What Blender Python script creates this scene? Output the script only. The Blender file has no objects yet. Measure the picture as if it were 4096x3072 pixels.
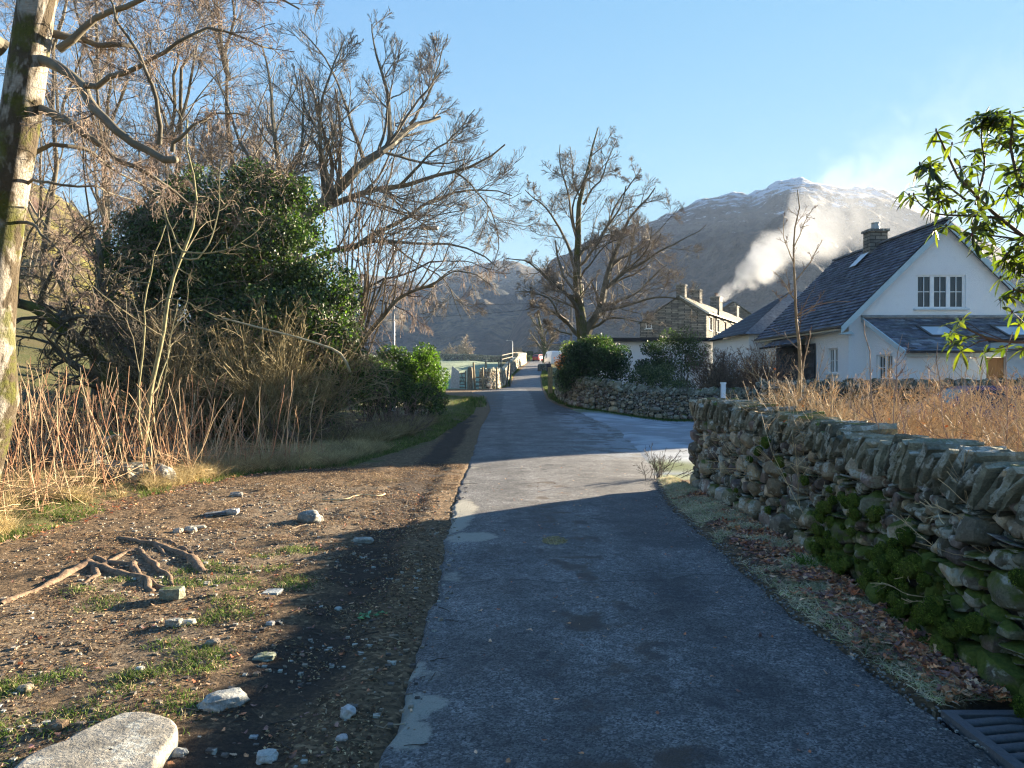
import bpy, math
import numpy as np
from mathutils import Vector

# ------------------------------------------------------------------ camera, sky, sun, exposure
R = math.radians
SC = bpy.context.scene
CAM = (0.0, 0.0, 1.6)
F = 740.0            # focal length in pixels of a 1024 wide frame
HY = 380.0           # row of the horizon
cam = bpy.data.objects.new('camera', bpy.data.cameras.new('camera'))
SC.collection.objects.link(cam)
cam.data.sensor_width = 36.0
cam.data.lens = 36.0 * F / 1024.0
cam.data.clip_start = 0.05
cam.data.clip_end = 8000.0
cam.location = CAM
cam.rotation_euler = (R(90) - math.atan((384 - HY) / F), 0, 0)
SC.camera = cam

SUN_AZ, SUN_EL = 38.0, 12.8          # azimuth measured from +X towards +Y
sd = Vector((math.cos(R(SUN_EL)) * math.cos(R(SUN_AZ)), math.cos(R(SUN_EL)) * math.sin(R(SUN_AZ)), math.sin(R(SUN_EL))))
W = bpy.data.worlds.new('World')
SC.world = W
W.use_nodes = True
wn = W.node_tree
wn.nodes.clear()
wo = wn.nodes.new('ShaderNodeOutputWorld')
wb = wn.nodes.new('ShaderNodeBackground')
ws = wn.nodes.new('ShaderNodeTexSky')
ws.sky_type = 'NISHITA'
ws.sun_disc = False
ws.sun_elevation = R(SUN_EL)
ws.sun_rotation = R(90 - SUN_AZ)
ws.air_density = 1.0
ws.dust_density = 0.0
ws.ozone_density = 2.0
def _vm(op, a, b):
    n = wn.nodes.new('ShaderNodeVectorMath')
    n.operation = op
    for i, v in enumerate((a, b)):
        if isinstance(v, bpy.types.NodeSocket):
            wn.links.new(v, n.inputs[i])
        else:
            n.inputs[i].default_value = v
    return n.outputs[0]


# the camera's highlight roll-off for the very bright sky towards the sun: c * g / (1 + k c)
_den = _vm('ADD', _vm('MULTIPLY', ws.outputs[0], (0.16, 0.43, 2.5)), (1, 1, 1))
_sky = _vm('DIVIDE', _vm('MULTIPLY', ws.outputs[0], (0.195, 0.435, 2.25)), _den)
wn.links.new(_sky, wb.inputs[0])
wb.inputs[1].default_value = 0.15
wn.links.new(wb.outputs[0], wo.inputs[0])
sl = bpy.data.lights.new('sun', 'SUN')
sl.energy = 5.0
sl.angle = R(0.6)
sl.color = (1.0, 0.84, 0.62)
so = bpy.data.objects.new('sun', sl)
SC.collection.objects.link(so)
so.rotation_euler = sd.to_track_quat('Z', 'Y').to_euler()
SC.view_settings.view_transform = 'Standard'
SC.view_settings.look = 'None'
SC.view_settings.exposure = 2.8
SC.view_settings.gamma = 1.0
SC.render.engine = 'CYCLES'
SC.cycles.use_denoising = True
SC.cycles.denoiser = 'OPENIMAGEDENOISE'
SC.cycles.denoising_input_passes = 'RGB_ALBEDO_NORMAL'
SC.cycles.denoising_prefilter = 'ACCURATE'
SC.cycles.filter_width = 1.25
SC.cycles.max_bounces = 6
SC.cycles.diffuse_bounces = 3
SC.cycles.glossy_bounces = 2
SC.cycles.transmission_bounces = 3
SC.cycles.transparent_max_bounces = 8
SC.cycles.volume_bounces = 1
SC.cycles.volume_step_rate = 1.0
SC.cycles.caustics_reflective = False
SC.cycles.caustics_refractive = False

# ------------------------------------------------------------------ helpers
PI = math.pi
ORG = {}


def RG(s):
    return np.random.default_rng(s)


def at(px, py, D):
    return np.array([(px - 512.0) / F * D, D, 1.6 + (HY - py) / F * D])


def nrm(a):
    return a / np.maximum(np.linalg.norm(a, axis=-1, keepdims=True), 1e-9)


def _hash(x, y, z, s):
    n = (x * 374761393 + y * 668265263 + z * 1442695041 + s * 97531) & 0xffffffff
    n = ((n ^ (n >> 13)) * 1274126177) & 0xffffffff
    n = ((n ^ (n >> 16)) * 2246822519) & 0xffffffff
    return ((n >> 8) & 0xffff) / 32767.5 - 1.0


def vnoise(p, seed=0):
    p = np.asarray(p, float)
    i = np.floor(p).astype(np.int64)
    f = p - i
    f = f * f * (3 - 2 * f)
    x, y, z = i[..., 0], i[..., 1], i[..., 2]
    fx, fy, fz = f[..., 0], f[..., 1], f[..., 2]
    def h(a, b, c):
        return _hash(x + a, y + b, z + c, seed)
    a = h(0, 0, 0) * (1 - fx) + h(1, 0, 0) * fx
    b = h(0, 1, 0) * (1 - fx) + h(1, 1, 0) * fx
    c = h(0, 0, 1) * (1 - fx) + h(1, 0, 1) * fx
    d = h(0, 1, 1) * (1 - fx) + h(1, 1, 1) * fx
    return (a * (1 - fy) + b * fy) * (1 - fz) + (c * (1 - fy) + d * fy) * fz


def fbm(p, octv=4, seed=0):
    p = np.asarray(p, float)
    s = 0
    a = 1.0
    t = 0
    for o in range(octv):
        s = s + a * vnoise(p * (2.03 ** o) + o * 17.3, seed + o)
        t += a
        a *= 0.5
    return s / t


def n2(x, y, sc, octv=3, seed=0):
    x, y = np.broadcast_arrays(np.asarray(x, float), np.asarray(y, float))
    return fbm(np.stack([x * sc, y * sc, x * 0 + 0.37], -1), octv, seed)


def sstep(a, b, x):
    t = np.clip((x - a) / (b - a), 0, 1)
    return t * t * (3 - 2 * t)


def prop(o, label=None, cat=None, group=None, kind=None):
    if label:
        o['label'] = label
    if cat:
        o['category'] = cat
    if group:
        o['group'] = group
    if kind:
        o['kind'] = kind
    return o


def empty(name, loc, label, cat, group=None, kind=None):
    o = bpy.data.objects.new(name, None)
    SC.collection.objects.link(o)
    o.location = tuple(float(c) for c in loc)
    ORG[o.name] = np.array(loc, float)
    return prop(o, label, cat, group, kind)


class MB:
    def __init__(s):
        s.v, s.q, s.t, s.c, s.n = [], [], [], [], 0

    def add(s, v, q=None, t=None, col=(0.5, 0.5, 0.5, 0.0)):
        v = np.asarray(v, float).reshape(-1, 3)
        if q is not None and len(q):
            s.q.append(np.asarray(q, np.int64).reshape(-1, 4) + s.n)
        if t is not None and len(t):
            s.t.append(np.asarray(t, np.int64).reshape(-1, 3) + s.n)
        c = np.asarray(col, float)
        if c.ndim == 1:
            if len(c) == 3:
                c = np.append(c, 0.0)
            c = np.broadcast_to(c, (len(v), 4))
        elif c.shape[1] == 3:
            c = np.concatenate([c, np.zeros((len(c), 1))], 1)
        s.v.append(v)
        s.c.append(c)
        s.n += len(v)
        return s

    def box(s, c, size, col=(0.5, 0.5, 0.5), rz=0.0, ax=None, jit=0.0, rg=None):
        h = np.array(size, float) / 2
        v = np.array([[x, y, z] for x in (-1, 1) for y in (-1, 1) for z in (-1, 1)], float) * h
        if jit:
            v = v + rg.uniform(-jit, jit, v.shape)
        if ax is not None:
            v = v @ np.array(ax, float)
        elif rz:
            cs, sn = math.cos(rz), math.sin(rz)
            v = np.stack([v[:, 0] * cs - v[:, 1] * sn, v[:, 0] * sn + v[:, 1] * cs, v[:, 2]], 1)
        q = [(0, 1, 3, 2), (4, 6, 7, 5), (0, 4, 5, 1), (2, 3, 7, 6), (0, 2, 6, 4), (1, 5, 7, 3)]
        return s.add(v + np.array(c, float), q, None, col)

    def bar(s, a, b, w, h, col=(0.5, 0.5, 0.5)):
        a, b = np.array(a, float), np.array(b, float)
        d = b - a
        L = np.linalg.norm(d)
        x = d / L
        up = np.array([0, 0, 1.0]) if abs(x[2]) < 0.9 else np.array([0, 1.0, 0])
        y = nrm(np.cross(up, x))
        z = np.cross(x, y)
        return s.box((a + b) / 2, (L, w, h), col, ax=np.stack([x, y, z]))

    def poly(s, pts, col=(0.5, 0.5, 0.5)):
        pts = np.asarray(pts, float)
        if len(pts) == 4:
            return s.add(pts, [(0, 1, 2, 3)], None, col)
        return s.add(pts, None, [(0, i, i + 1) for i in range(1, len(pts) - 1)], col)

    def prism(s, pts, off, col=(0.5, 0.5, 0.5)):
        pts = np.asarray(pts, float)
        n = len(pts)
        off = np.array(off, float)
        v = np.concatenate([pts, pts + off])
        q = [(i, (i + 1) % n, n + (i + 1) % n, n + i) for i in range(n)]
        t = [(0, i + 1, i) for i in range(1, n - 1)] + [(n, n + i, n + i + 1) for i in range(1, n - 1)]
        return s.add(v, q, t, col)

    def tubes(s, P, Rr, sides=3, col=(0.5, 0.5, 0.5)):
        P = np.asarray(P, float)
        Rr = np.asarray(Rr, float)
        if P.ndim == 2:
            P, Rr = P[None], Rr[None]
        B, n, _ = P.shape
        if B == 0:
            return s
        T = np.empty_like(P)
        T[:, 1:-1] = P[:, 2:] - P[:, :-2]
        T[:, 0] = P[:, 1] - P[:, 0]
        T[:, -1] = P[:, -1] - P[:, -2]
        T = nrm(T)
        m = nrm(P[:, -1] - P[:, 0])
        ref = np.where(np.abs(m[:, 2:3]) < 0.8, np.array([[0, 0, 1.0]]), np.array([[1.0, 0.3, 0]]))
        X = nrm(np.cross(T, ref[:, None, :]))
        Y = np.cross(T, X)
        a = np.arange(sides) * 2 * PI / sides
        V = P[:, :, None, :] + Rr[:, :, None, None] * (np.cos(a)[None, None, :, None] * X[:, :, None, :] + np.sin(a)[None, None, :, None] * Y[:, :, None, :])
        idx = np.arange(B * n * sides).reshape(B, n, sides)
        q = np.stack([idx[:, :-1], np.roll(idx[:, :-1], -1, 2), np.roll(idx[:, 1:], -1, 2), idx[:, 1:]], -1).reshape(-1, 4)
        tt = None
        if sides >= 5:
            k0 = B * n * sides
            tip = P[:, -1] + T[:, -1] * Rr[:, -1:] * .6
            a_ = idx[:, -1]
            tt = np.stack([a_, np.roll(a_, -1, 1), np.repeat(np.arange(B)[:, None] + k0, sides, 1)], -1).reshape(-1, 3)
            V = np.concatenate([V.reshape(-1, 3), tip])
        c = np.asarray(col, float)
        if c.ndim == 2:
            if c.shape[1] == 3:
                c = np.concatenate([c, np.zeros((len(c), 1))], 1)
            c0 = c
            c = np.repeat(c, n * sides, 0)
            if tt is not None:
                c = np.concatenate([c, c0])
        return s.add(V.reshape(-1, 3), q, tt, c)

    def lathe(s, c, prof, sides=16, col=(0.5, 0.5, 0.5)):
        prof = np.array(prof, float)
        a = np.arange(sides) * 2 * PI / sides
        V = np.stack([prof[:, 0:1] * np.cos(a), prof[:, 0:1] * np.sin(a), np.repeat(prof[:, 1:2], sides, 1)], -1)
        idx = np.arange(V.shape[0] * sides).reshape(V.shape[0], sides)
        q = np.stack([idx[:-1], np.roll(idx[:-1], -1, 1), np.roll(idx[1:], -1, 1), idx[1:]], -1).reshape(-1, 4)
        return s.add(V.reshape(-1, 3) + np.array(c, float), q, None, col)

    def build(s, name, m, parent=None, org=None, smooth=False, **kw):
        V = np.concatenate(s.v)
        C = np.concatenate(s.c)
        if parent is not None:
            org = ORG[parent.name]
        org = np.array(org if org is not None else (0, 0, 0), float)
        me = bpy.data.meshes.new(name)
        me.vertices.add(len(V))
        me.vertices.foreach_set('co', (V - org).astype(np.float32).ravel())
        Q = np.concatenate(s.q) if s.q else np.zeros((0, 4), np.int64)
        T = np.concatenate(s.t) if s.t else np.zeros((0, 3), np.int64)
        lp = np.concatenate([Q.ravel(), T.ravel()]).astype(np.int32)
        me.loops.add(len(lp))
        me.loops.foreach_set('vertex_index', lp)
        me.polygons.add(len(Q) + len(T))
        st = np.concatenate([np.arange(len(Q)) * 4, len(Q) * 4 + np.arange(len(T)) * 3]).astype(np.int32)
        me.polygons.foreach_set('loop_start', st)
        me.update(calc_edges=True)
        me.polygons.foreach_set('use_smooth', np.full(len(Q) + len(T), bool(smooth)))
        ca = me.color_attributes.new('col', 'FLOAT_COLOR', 'POINT')
        ca.data.foreach_set('color', C.astype(np.float32).ravel())
        me.materials.append(m)
        o = bpy.data.objects.new(name, me)
        SC.collection.objects.link(o)
        if parent is not None:
            o.parent = parent
        else:
            o.location = tuple(float(c) for c in org)
        ORG[o.name] = org
        return prop(o, **kw)


# ------------------------------------------------------------------ materials
class G:
    def __init__(s, name):
        s.m = bpy.data.materials.new(name)
        s.m.use_nodes = True
        s.nt = s.m.node_tree
        s.nt.nodes.clear()
        s.out = s.nt.nodes.new('ShaderNodeOutputMaterial')
        s._vec = None

    def n(s, t, **kw):
        nd = s.nt.nodes.new(t)
        for k, v in kw.items():
            setattr(nd, k, v)
        return nd

    def set(s, sock, v):
        if isinstance(v, bpy.types.NodeSocket):
            s.nt.links.new(v, sock)
        elif isinstance(v, (tuple, list)):
            v = tuple(v)
            d = sock.default_value
            sock.default_value = v + (1.0,) if len(v) == 3 and len(d) == 4 else v
        else:
            sock.default_value = v

    def pos(s):
        if s._vec is None:
            s._vec = s.n('ShaderNodeNewGeometry').outputs['Position']
        return s._vec

    def scaled(s, sc, vec=None):
        m = s.n('ShaderNodeMapping')
        s.set(m.inputs['Vector'], vec or s.pos())
        m.inputs['Scale'].default_value = sc
        return m.outputs[0]

    def noise(s, sc, detail=4, rough=0.55, vec=None, dist=0.0):
        t = s.n('ShaderNodeTexNoise')
        s.set(t.inputs['Vector'], vec or s.pos())
        t.inputs['Scale'].default_value = sc
        t.inputs['Detail'].default_value = detail
        t.inputs['Roughness'].default_value = rough
        t.inputs['Distortion'].default_value = dist
        return t.outputs[0]

    def vor(s, sc, feature='F1', vec=None, out='Distance'):
        t = s.n('ShaderNodeTexVoronoi', feature=feature)
        s.set(t.inputs['Vector'], vec or s.pos())
        t.inputs['Scale'].default_value = sc
        return t.outputs[out]

    def ramp(s, fac, stops):
        r = s.n('ShaderNodeValToRGB')
        s.set(r.inputs[0], fac)
        e = r.color_ramp.elements
        while len(e) < len(stops):
            e.new(0.5)
        for el, (p, c) in zip(e, stops):
            el.position = p
            el.color = (c, c, c, 1) if not isinstance(c, (tuple, list)) else tuple(c) + (1,)
        return r.outputs[0]

    def math(s, op, a, b=0.0, clamp=False):
        m = s.n('ShaderNodeMath', operation=op, use_clamp=clamp)
        s.set(m.inputs[0], a)
        s.set(m.inputs[1], b)
        return m.outputs[0]

    def mix(s, f, a, b, blend='MIX'):
        m = s.n('ShaderNodeMix', data_type='RGBA', blend_type=blend)
        s.set(m.inputs[0], f)
        s.set(m.inputs[6], a)
        s.set(m.inputs[7], b)
        return m.outputs[2]

    def attr(s, name='col'):
        a = s.n('ShaderNodeAttribute', attribute_name=name)
        return a.outputs['Color'], a.outputs['Alpha']

    def sep(s, v):
        x = s.n('ShaderNodeSeparateXYZ')
        s.set(x.inputs[0], v)
        return x.outputs

    def bump(s, h, strength=0.5, dist=0.02):
        b = s.n('ShaderNodeBump')
        b.inputs['Strength'].default_value = strength
        b.inputs['Distance'].default_value = dist
        s.set(b.inputs['Height'], h)
        return b.outputs[0]

    def bsdf(s, col, rough=0.8, normal=None, spec=0.3, metal=0.0, trans=0.0, **kw):
        b = s.n('ShaderNodeBsdfPrincipled')
        s.set(b.inputs['Base Color'], col)
        s.set(b.inputs['Roughness'], rough)
        s.set(b.inputs['Specular IOR Level'], spec)
        s.set(b.inputs['Metallic'], metal)
        if normal is not None:
            s.set(b.inputs['Normal'], normal)
        o = b.outputs[0]
        if trans:
            t = s.n('ShaderNodeBsdfTranslucent')
            s.set(t.inputs[0], col if not kw.get('tcol') else kw['tcol'])
            mx = s.n('ShaderNodeMixShader')
            mx.inputs[0].default_value = trans
            s.nt.links.new(o, mx.inputs[1])
            s.nt.links.new(t.outputs[0], mx.inputs[2])
            o = mx.outputs[0]
        s.nt.links.new(o, s.out.inputs[0])
        return s.m


def m_plain(name, col, rough=0.7, nsc=20.0, var=0.25, bump=0.2, bd=0.01, spec=0.3, metal=0.0):
    g = G(name)
    f = g.noise(nsc, 5)
    c = g.mix(f, tuple(x * (1 - var) for x in col), tuple(min(1, x * (1 + var)) for x in col))
    return g.bsdf(c, rough, g.bump(g.noise(nsc * 3, 4), bump, bd), spec, metal)


def m_stone():
    g = G('dry_stone')
    c, a = g.attr()
    nf = g.noise(9, 6, 0.65)
    c = g.mix(1.0, c, g.ramp(nf, [(0.25, 0.45), (0.75, 1.5)]), 'MULTIPLY')
    fine = g.noise(70, 4, 0.7)
    c = g.mix(1.0, c, g.ramp(fine, [(0.3, 0.7), (0.7, 1.3)]), 'MULTIPLY')
    li = g.math('MULTIPLY', g.ramp(g.noise(8.5, 3, 0.5), [(0.54, 0.0), (0.58, 1.0)]), g.ramp(g.noise(38, 3), [(0.40, 0.1), (0.52, 1.0)]))
    c = g.mix(g.math('MULTIPLY', li, 0.8), c, (0.46, 0.46, 0.40))
    nz = g.sep(g.n('ShaderNodeNewGeometry').outputs['Normal'])[2]
    mo = g.math('ADD', g.math('MULTIPLY', nz, 0.25), g.math('ADD', a, g.math('SUBTRACT', g.noise(5, 5, 0.65), 0.62)))
    mo = g.ramp(mo, [(0.28, 0.0), (0.45, 1.0)])
    c = g.mix(mo, c, g.mix(g.noise(45, 4), (0.02, 0.035, 0.006), (0.15, 0.19, 0.032)))
    h = g.math('ADD', g.math('MULTIPLY', g.noise(28, 6, 0.65), 0.7), g.math('MULTIPLY', fine, 0.3))
    return g.bsdf(c, 0.85, g.bump(h, 0.9, 0.025), 0.25)


def m_bark(name='bark', moss=0.3, spec=0.2):
    g = G(name)
    c, a = g.attr()
    v = g.scaled((1, 1, 0.25))
    f = g.noise(22, 5, 0.65, v)
    c = g.mix(1.0, c, g.ramp(f, [(0.3, 0.45), (0.7, 1.45)]), 'MULTIPLY')
    mo = g.ramp(g.math('ADD', a, g.math('SUBTRACT', g.noise(3.5, 5, 0.6), 0.5)), [(0.35, 0.0), (0.6, 1.0)])
    c = g.mix(mo, c, g.mix(g.noise(30, 3), (0.03, 0.045, 0.008), (0.12, 0.13, 0.025)))
    return g.bsdf(c, 0.85, g.bump(f, 0.8, 0.02), spec)


def m_vcol(name, rough=0.8, trans=0.0, nsc=6.0, spec=0.2, lo=0.6, hi=1.4, tc=None):
    g = G(name)
    c, a = g.attr()
    c = g.mix(1.0, c, g.ramp(g.noise(nsc, 3), [(0.3, lo), (0.7, hi)]), 'MULTIPLY')
    t = g.mix(1.0, c, tc, 'MULTIPLY') if tc else None
    return g.bsdf(c, rough, None, spec, trans=trans, tcol=t)


M = {}
M['stone'] = m_stone()
M['bark'] = m_bark()
M['twig'] = m_vcol('twig_bark', 0.75, 0, 3.0, 0.3)
M['leaf'] = m_vcol('waxy_leaf', 0.5, 0.25, 2.0, 0.35, tc=(1.6, 2.2, 0.5))
M['rhodo'] = m_vcol('rhododendron_leaf', 0.4, 0.42, 8.0, 0.45, tc=(3.2, 3.6, 0.5))
M['grass'] = m_vcol('grass_blade', 0.7, 0.35, 2.0, 0.2)
M['litter'] = m_vcol('dead_leaf', 0.65, 0.15, 30.0, 0.3)
M['paint'] = m_vcol('painted', 0.55, 0, 3.0, 0.4, 0.92, 1.06)
M['wood'] = m_bark('weathered_wood')
M['metal'] = m_plain('galvanised_metal', (0.35, 0.37, 0.38), 0.5, 30, 0.15, 0.1, 0.003, 0.5, 0.5)
M['black'] = m_plain('black_iron', (0.02, 0.02, 0.022), 0.5, 40, 0.4, 0.2, 0.004)
# ------------------------------------------------------------------ terrain
HYS = [-80, 0, 20, 30, 38, 45, 60, 69, 75, 84, 95, 105, 125, 142, 165, 190, 4000]
HZS = [0, 0, 0, .2, .5, .8, .95, 1.0, 1.35, 2.1, 2.75, 3.4, 4.2, 4.8, 5.75, 6.0, 6.0]


def g0(x, y):
    x, y = np.asarray(x, float), np.asarray(y, float)
    z = np.interp(y, HYS, HZS)
    z = z - 0.4 * sstep(3, 7, x) * sstep(22, 30, y) * (1 - sstep(40, 55, y))
    z = z + 0.30 * sstep(-4.5, -9, x) * sstep(8, 12, y)
    z = z + np.maximum(0, -x - 13 - 0.0 * y) * 0.26 * sstep(10, 26, y) * (1 - 0.75 * sstep(55, 90, y)) * (x > -150)
    z = z + 36.0 * (x <= -150) * sstep(10, 26, y) * (1 - 0.75 * sstep(55, 90, y))
    return z


XL_Y = [-30, 0, 3.3, 5.8, 9.5, 14, 24, 33, 42, 46, 50, 58, 69, 84, 105, 142, 165, 230]
XL_X = [-.5, -.5, -.58, -.6, -.79, -.86, -1.07, -1.0, -1.5, -2.6, -2.6, -.9, -.25, .23, 1.55, 3.0, 4.2, 9]
XR_Y = [-30, 0, 3.5, 5.0, 9.6, 11.5, 13.5, 17, 23.4, 31, 36, 40, 45, 58, 69, 84, 105, 142, 165, 230]
XR_X = [2.0, 2.1, 2.05, 1.93, 2.04, 2.3, 2.7, 3.1, 3.46, 3.0, 2.2, 1.9, 2.0, 2.4, 2.75, 3.2, 4.4, 6.0, 7.6, 13]
XD_Y = [-30, 0, 5, 7, 10, 12.3, 13.6, 20, 30.7, 40, 43, 55, 58, 69, 84, 105, 142, 300]
XD_X = [-8, -7, -6, -5, -5, -4.5, -3.0, -2.15, -1.7, -1.9, -4, -5, -1.3, -.5, .0, 1.3, 2.8, 12]


def xl(y):
    return np.interp(y, XL_Y, XL_X)


def xr(y):
    return np.interp(y, XR_Y, XR_X)


def xd(y):
    return np.interp(y, XD_Y, XD_X)


WALLP = np.array([(2.36, -3.0), (2.42, 1.5), (2.45, 3.0), (2.47, 4.2), (2.58, 5.2), (2.74, 6.8), (2.72, 8.6), (2.66, 10.6), (2.72, 11.2), (3.0, 11.45), (4.6, 11.6)])


def wallx(y):
    return np.interp(y, WALLP[:8, 1], WALLP[:8, 0])


def axis(segs):
    out = [segs[0][0]]
    for a, b, st in segs:
        n = max(1, int(round((b - a) / st)))
        out += list(np.linspace(a, b, n + 1)[1:])
    return np.array(out)


def gridmesh(X, Y, Z, C):
    ny, nx = X.shape
    idx = np.arange(ny * nx).reshape(ny, nx)
    q = np.stack([idx[:-1, :-1], idx[:-1, 1:], idx[1:, 1:], idx[1:, :-1]], -1).reshape(-1, 4)
    return MB().add(np.stack([X, Y, Z], -1).reshape(-1, 3), q, None, C.reshape(-1, 4))


def ground_z(x, y):
    """height of the ground sheet with its small bumps"""
    inside = sstep(0.0, 0.10, x - xl(y)) * sstep(0.0, 0.10, xr(y) - x)
    dv = (sstep(0, .3, x - 2.3) * sstep(12.6, 13.1, y) * (1 - sstep(31.2, 31.6, y)) * (1 - sstep(27, 28, x)))
    inside = np.maximum(inside, dv)
    z = g0(x, y)
    left = sstep(0.0, -0.35, x - xl(y))
    near = 1 - sstep(25, 45, y)
    b = 0.035 * n2(x, y, 1.1, 3, 3) + 0.022 * n2(x, y, 4.5, 3, 5) + 0.008 * n2(x, y, 19, 2, 6)
    rut = np.exp(-((x - xl(y) + .55 + .15 * n2(y, y, .4, 1, 9)) / .22) ** 2) * .045
    z = z + left * near * (b + 0.015 - rut)
    gr = sstep(0.0, -0.5, x - xd(y))
    z = z + gr * near * (0.07 * n2(x, y, 1.3, 3, 8) + 0.08)
    rv = sstep(0.0, 0.2, x - xr(y)) * (y < 12.3)
    z = z + rv * (0.03 + 0.015 * n2(x, y, 8, 2, 11))
    far = sstep(40, 70, y)
    z = z + far * (0.25 * n2(x, y, .08, 3, 12))* sstep(3, 12, np.abs(x - (xl(y) + xr(y)) / 2))
    z = z - .14 * ((x > 2.03) & (x < 2.52) & (y > 2.6) & (y < 3.58))
    return z - inside * 0.07 - 0.012 * (1 - inside) * near * sstep(.3, 0, np.abs(x - xl(y)))


def build_ground():
    xs = axis([(-1500, -200, 100), (-200, -40, 10), (-40, -12, 1.0), (-12, -7, .2), (-7, 3.2, .04), (3.2, 12, .25), (12, 40, 2), (40, 200, 20), (200, 1700, 100)])
    ys = axis([(-60, -4, 8), (-4, 2, .3), (2, 11, .04), (11, 18, .08), (18, 40, .25), (40, 160, 1.0), (160, 400, 12), (400, 3000, 130)])
    X, Y = np.meshgrid(xs, ys)
    Z = ground_z(X, Y)
    nn = n2(X, Y, 1.6, 4, 21)
    n3 = n2(X, Y, .5, 3, 25)
    left = X < xd(Y)
    grass = sstep(-.25, .35, (xd(Y) - X) + nn * .9)
    grass = np.where(X > 0, sstep(.1, .35, X - xr(Y) + nn * .2) * np.where(Y < 12, .22, 1.0), grass)
    grass = np.maximum(grass, (X < xl(Y)) * sstep(.25, .6, nn + .5 * n3) * .55 * (Y < 16))
    mud = np.exp(-((X - xl(Y) + .62) / .35) ** 2) * (Y < 30) * (1.0 + nn) * .9
    mud = np.maximum(mud, sstep(.9, .2, np.hypot((X + 3.0) / 1.3, (Y - 13.0) / .7)))
    grass = grass * (1 - ((X > 2) & (X < 2.55) & (Y < 3.6)))
    mud = np.maximum(mud, np.where((X > 0) & (Y < 12.5), sstep(.25, .05, np.abs(X - wallx(Y) + .12)) * .8, 0))
    grav = sstep(-.15, .35, nn * .8 + .35 - .35 * np.abs(X + 2.6)) * (Y < 11) * (X < xl(Y))
    frost = ((X < -2) & (Y > 56)) * 1.0 * (X > -14 - (Y - 56) * .3)
    frost = np.maximum(frost, ((X > 2.3) & (Y > 11.6) & (Y < 33)) * .6)
    C = np.stack([np.clip(grass, 0, 1), np.clip(mud, 0, 1), np.clip(grav, 0, 1), np.clip(frost, 0, 1)], -1)
    g = G('ground')
    c, a = g.attr()
    s = g.sep(c)
    nz = g.noise(3, 6, 0.65)
    fine = g.noise(55, 5, 0.7)
    v = g.vor(38, out='Color')
    dirt = g.mix(g.noise(24, 5, 0.7), (0.045, 0.028, 0.016), (0.27, 0.185, 0.105))
    dirt = g.mix(1.0, dirt, g.ramp(g.sep(v)[0], [(0.0, 0.5), (0.85, 1.25), (1.0, 2.2)]), 'MULTIPLY')
    grs = g.mix(g.math('ADD', g.math('MULTIPLY', g.noise(1.1, 4), .4), g.math('MULTIPLY', g.ramp(g.noise(.22, 6, .7), [(.35, 0.0), (.65, 1.0)]), .6)), g.mix(fine, (0.03, 0.045, 0.012), (0.10, 0.13, 0.03)), g.mix(fine, (0.07, 0.05, 0.025), (0.24, 0.19, 0.09)))
    md = g.mix(g.noise(30, 5, .7), (0.018, 0.013, 0.010), (0.10, 0.072, 0.052))
    gv = g.mix(g.ramp(g.sep(g.vor(60, out='Color'))[1], [(0.2, 0.0), (0.9, 1.0)]), (0.06, 0.045, 0.032), (0.34, 0.28, 0.20))
    fr = g.mix(g.noise(.35, 5, .6), (0.15, 0.19, 0.10), (0.33, 0.38, 0.27))
    def brk(m, w=.8):
        return g.ramp(g.math('ADD', m, g.math('MULTIPLY', g.math('SUBTRACT', fine, .5), w)), [(0.35, 0.0), (0.65, 1.0)])
    col = g.mix(g.math('MULTIPLY', brk(s[2]), .45), dirt, gv)
    col = g.mix(brk(s[0], 1.1), col, grs)
    col = g.mix(brk(s[1], .9), col, md)
    col = g.mix(brk(a, .3), col, fr)
    h = g.math('ADD', g.math('MULTIPLY', fine, 0.6), g.math('MULTIPLY', g.noise(16, 5, .7), 1.0))
    m = g.bsdf(col, 0.9, g.bump(h, 0.9, 0.05), 0.2)
    gridmesh(X, Y, Z, C).build('ground', m, smooth=True, kind='structure')


def road_z(x, y):
    u = (x - (xl(y) + xr(y)) / 2) / 1.6
    return g0(x, y) + 0.022 - 0.03 * np.clip(u * u, 0, 1.2) + 0.006 * n2(x, y, 3, 2, 31) * (y < 30)


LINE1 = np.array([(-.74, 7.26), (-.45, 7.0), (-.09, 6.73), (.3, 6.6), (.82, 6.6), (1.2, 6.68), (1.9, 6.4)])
LINE2 = np.array([(-.55, 5.69), (-.1, 5.92), (.45, 5.76), (1.27, 5.88), (1.5, 6.05), (2.0, 6.0)])


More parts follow.
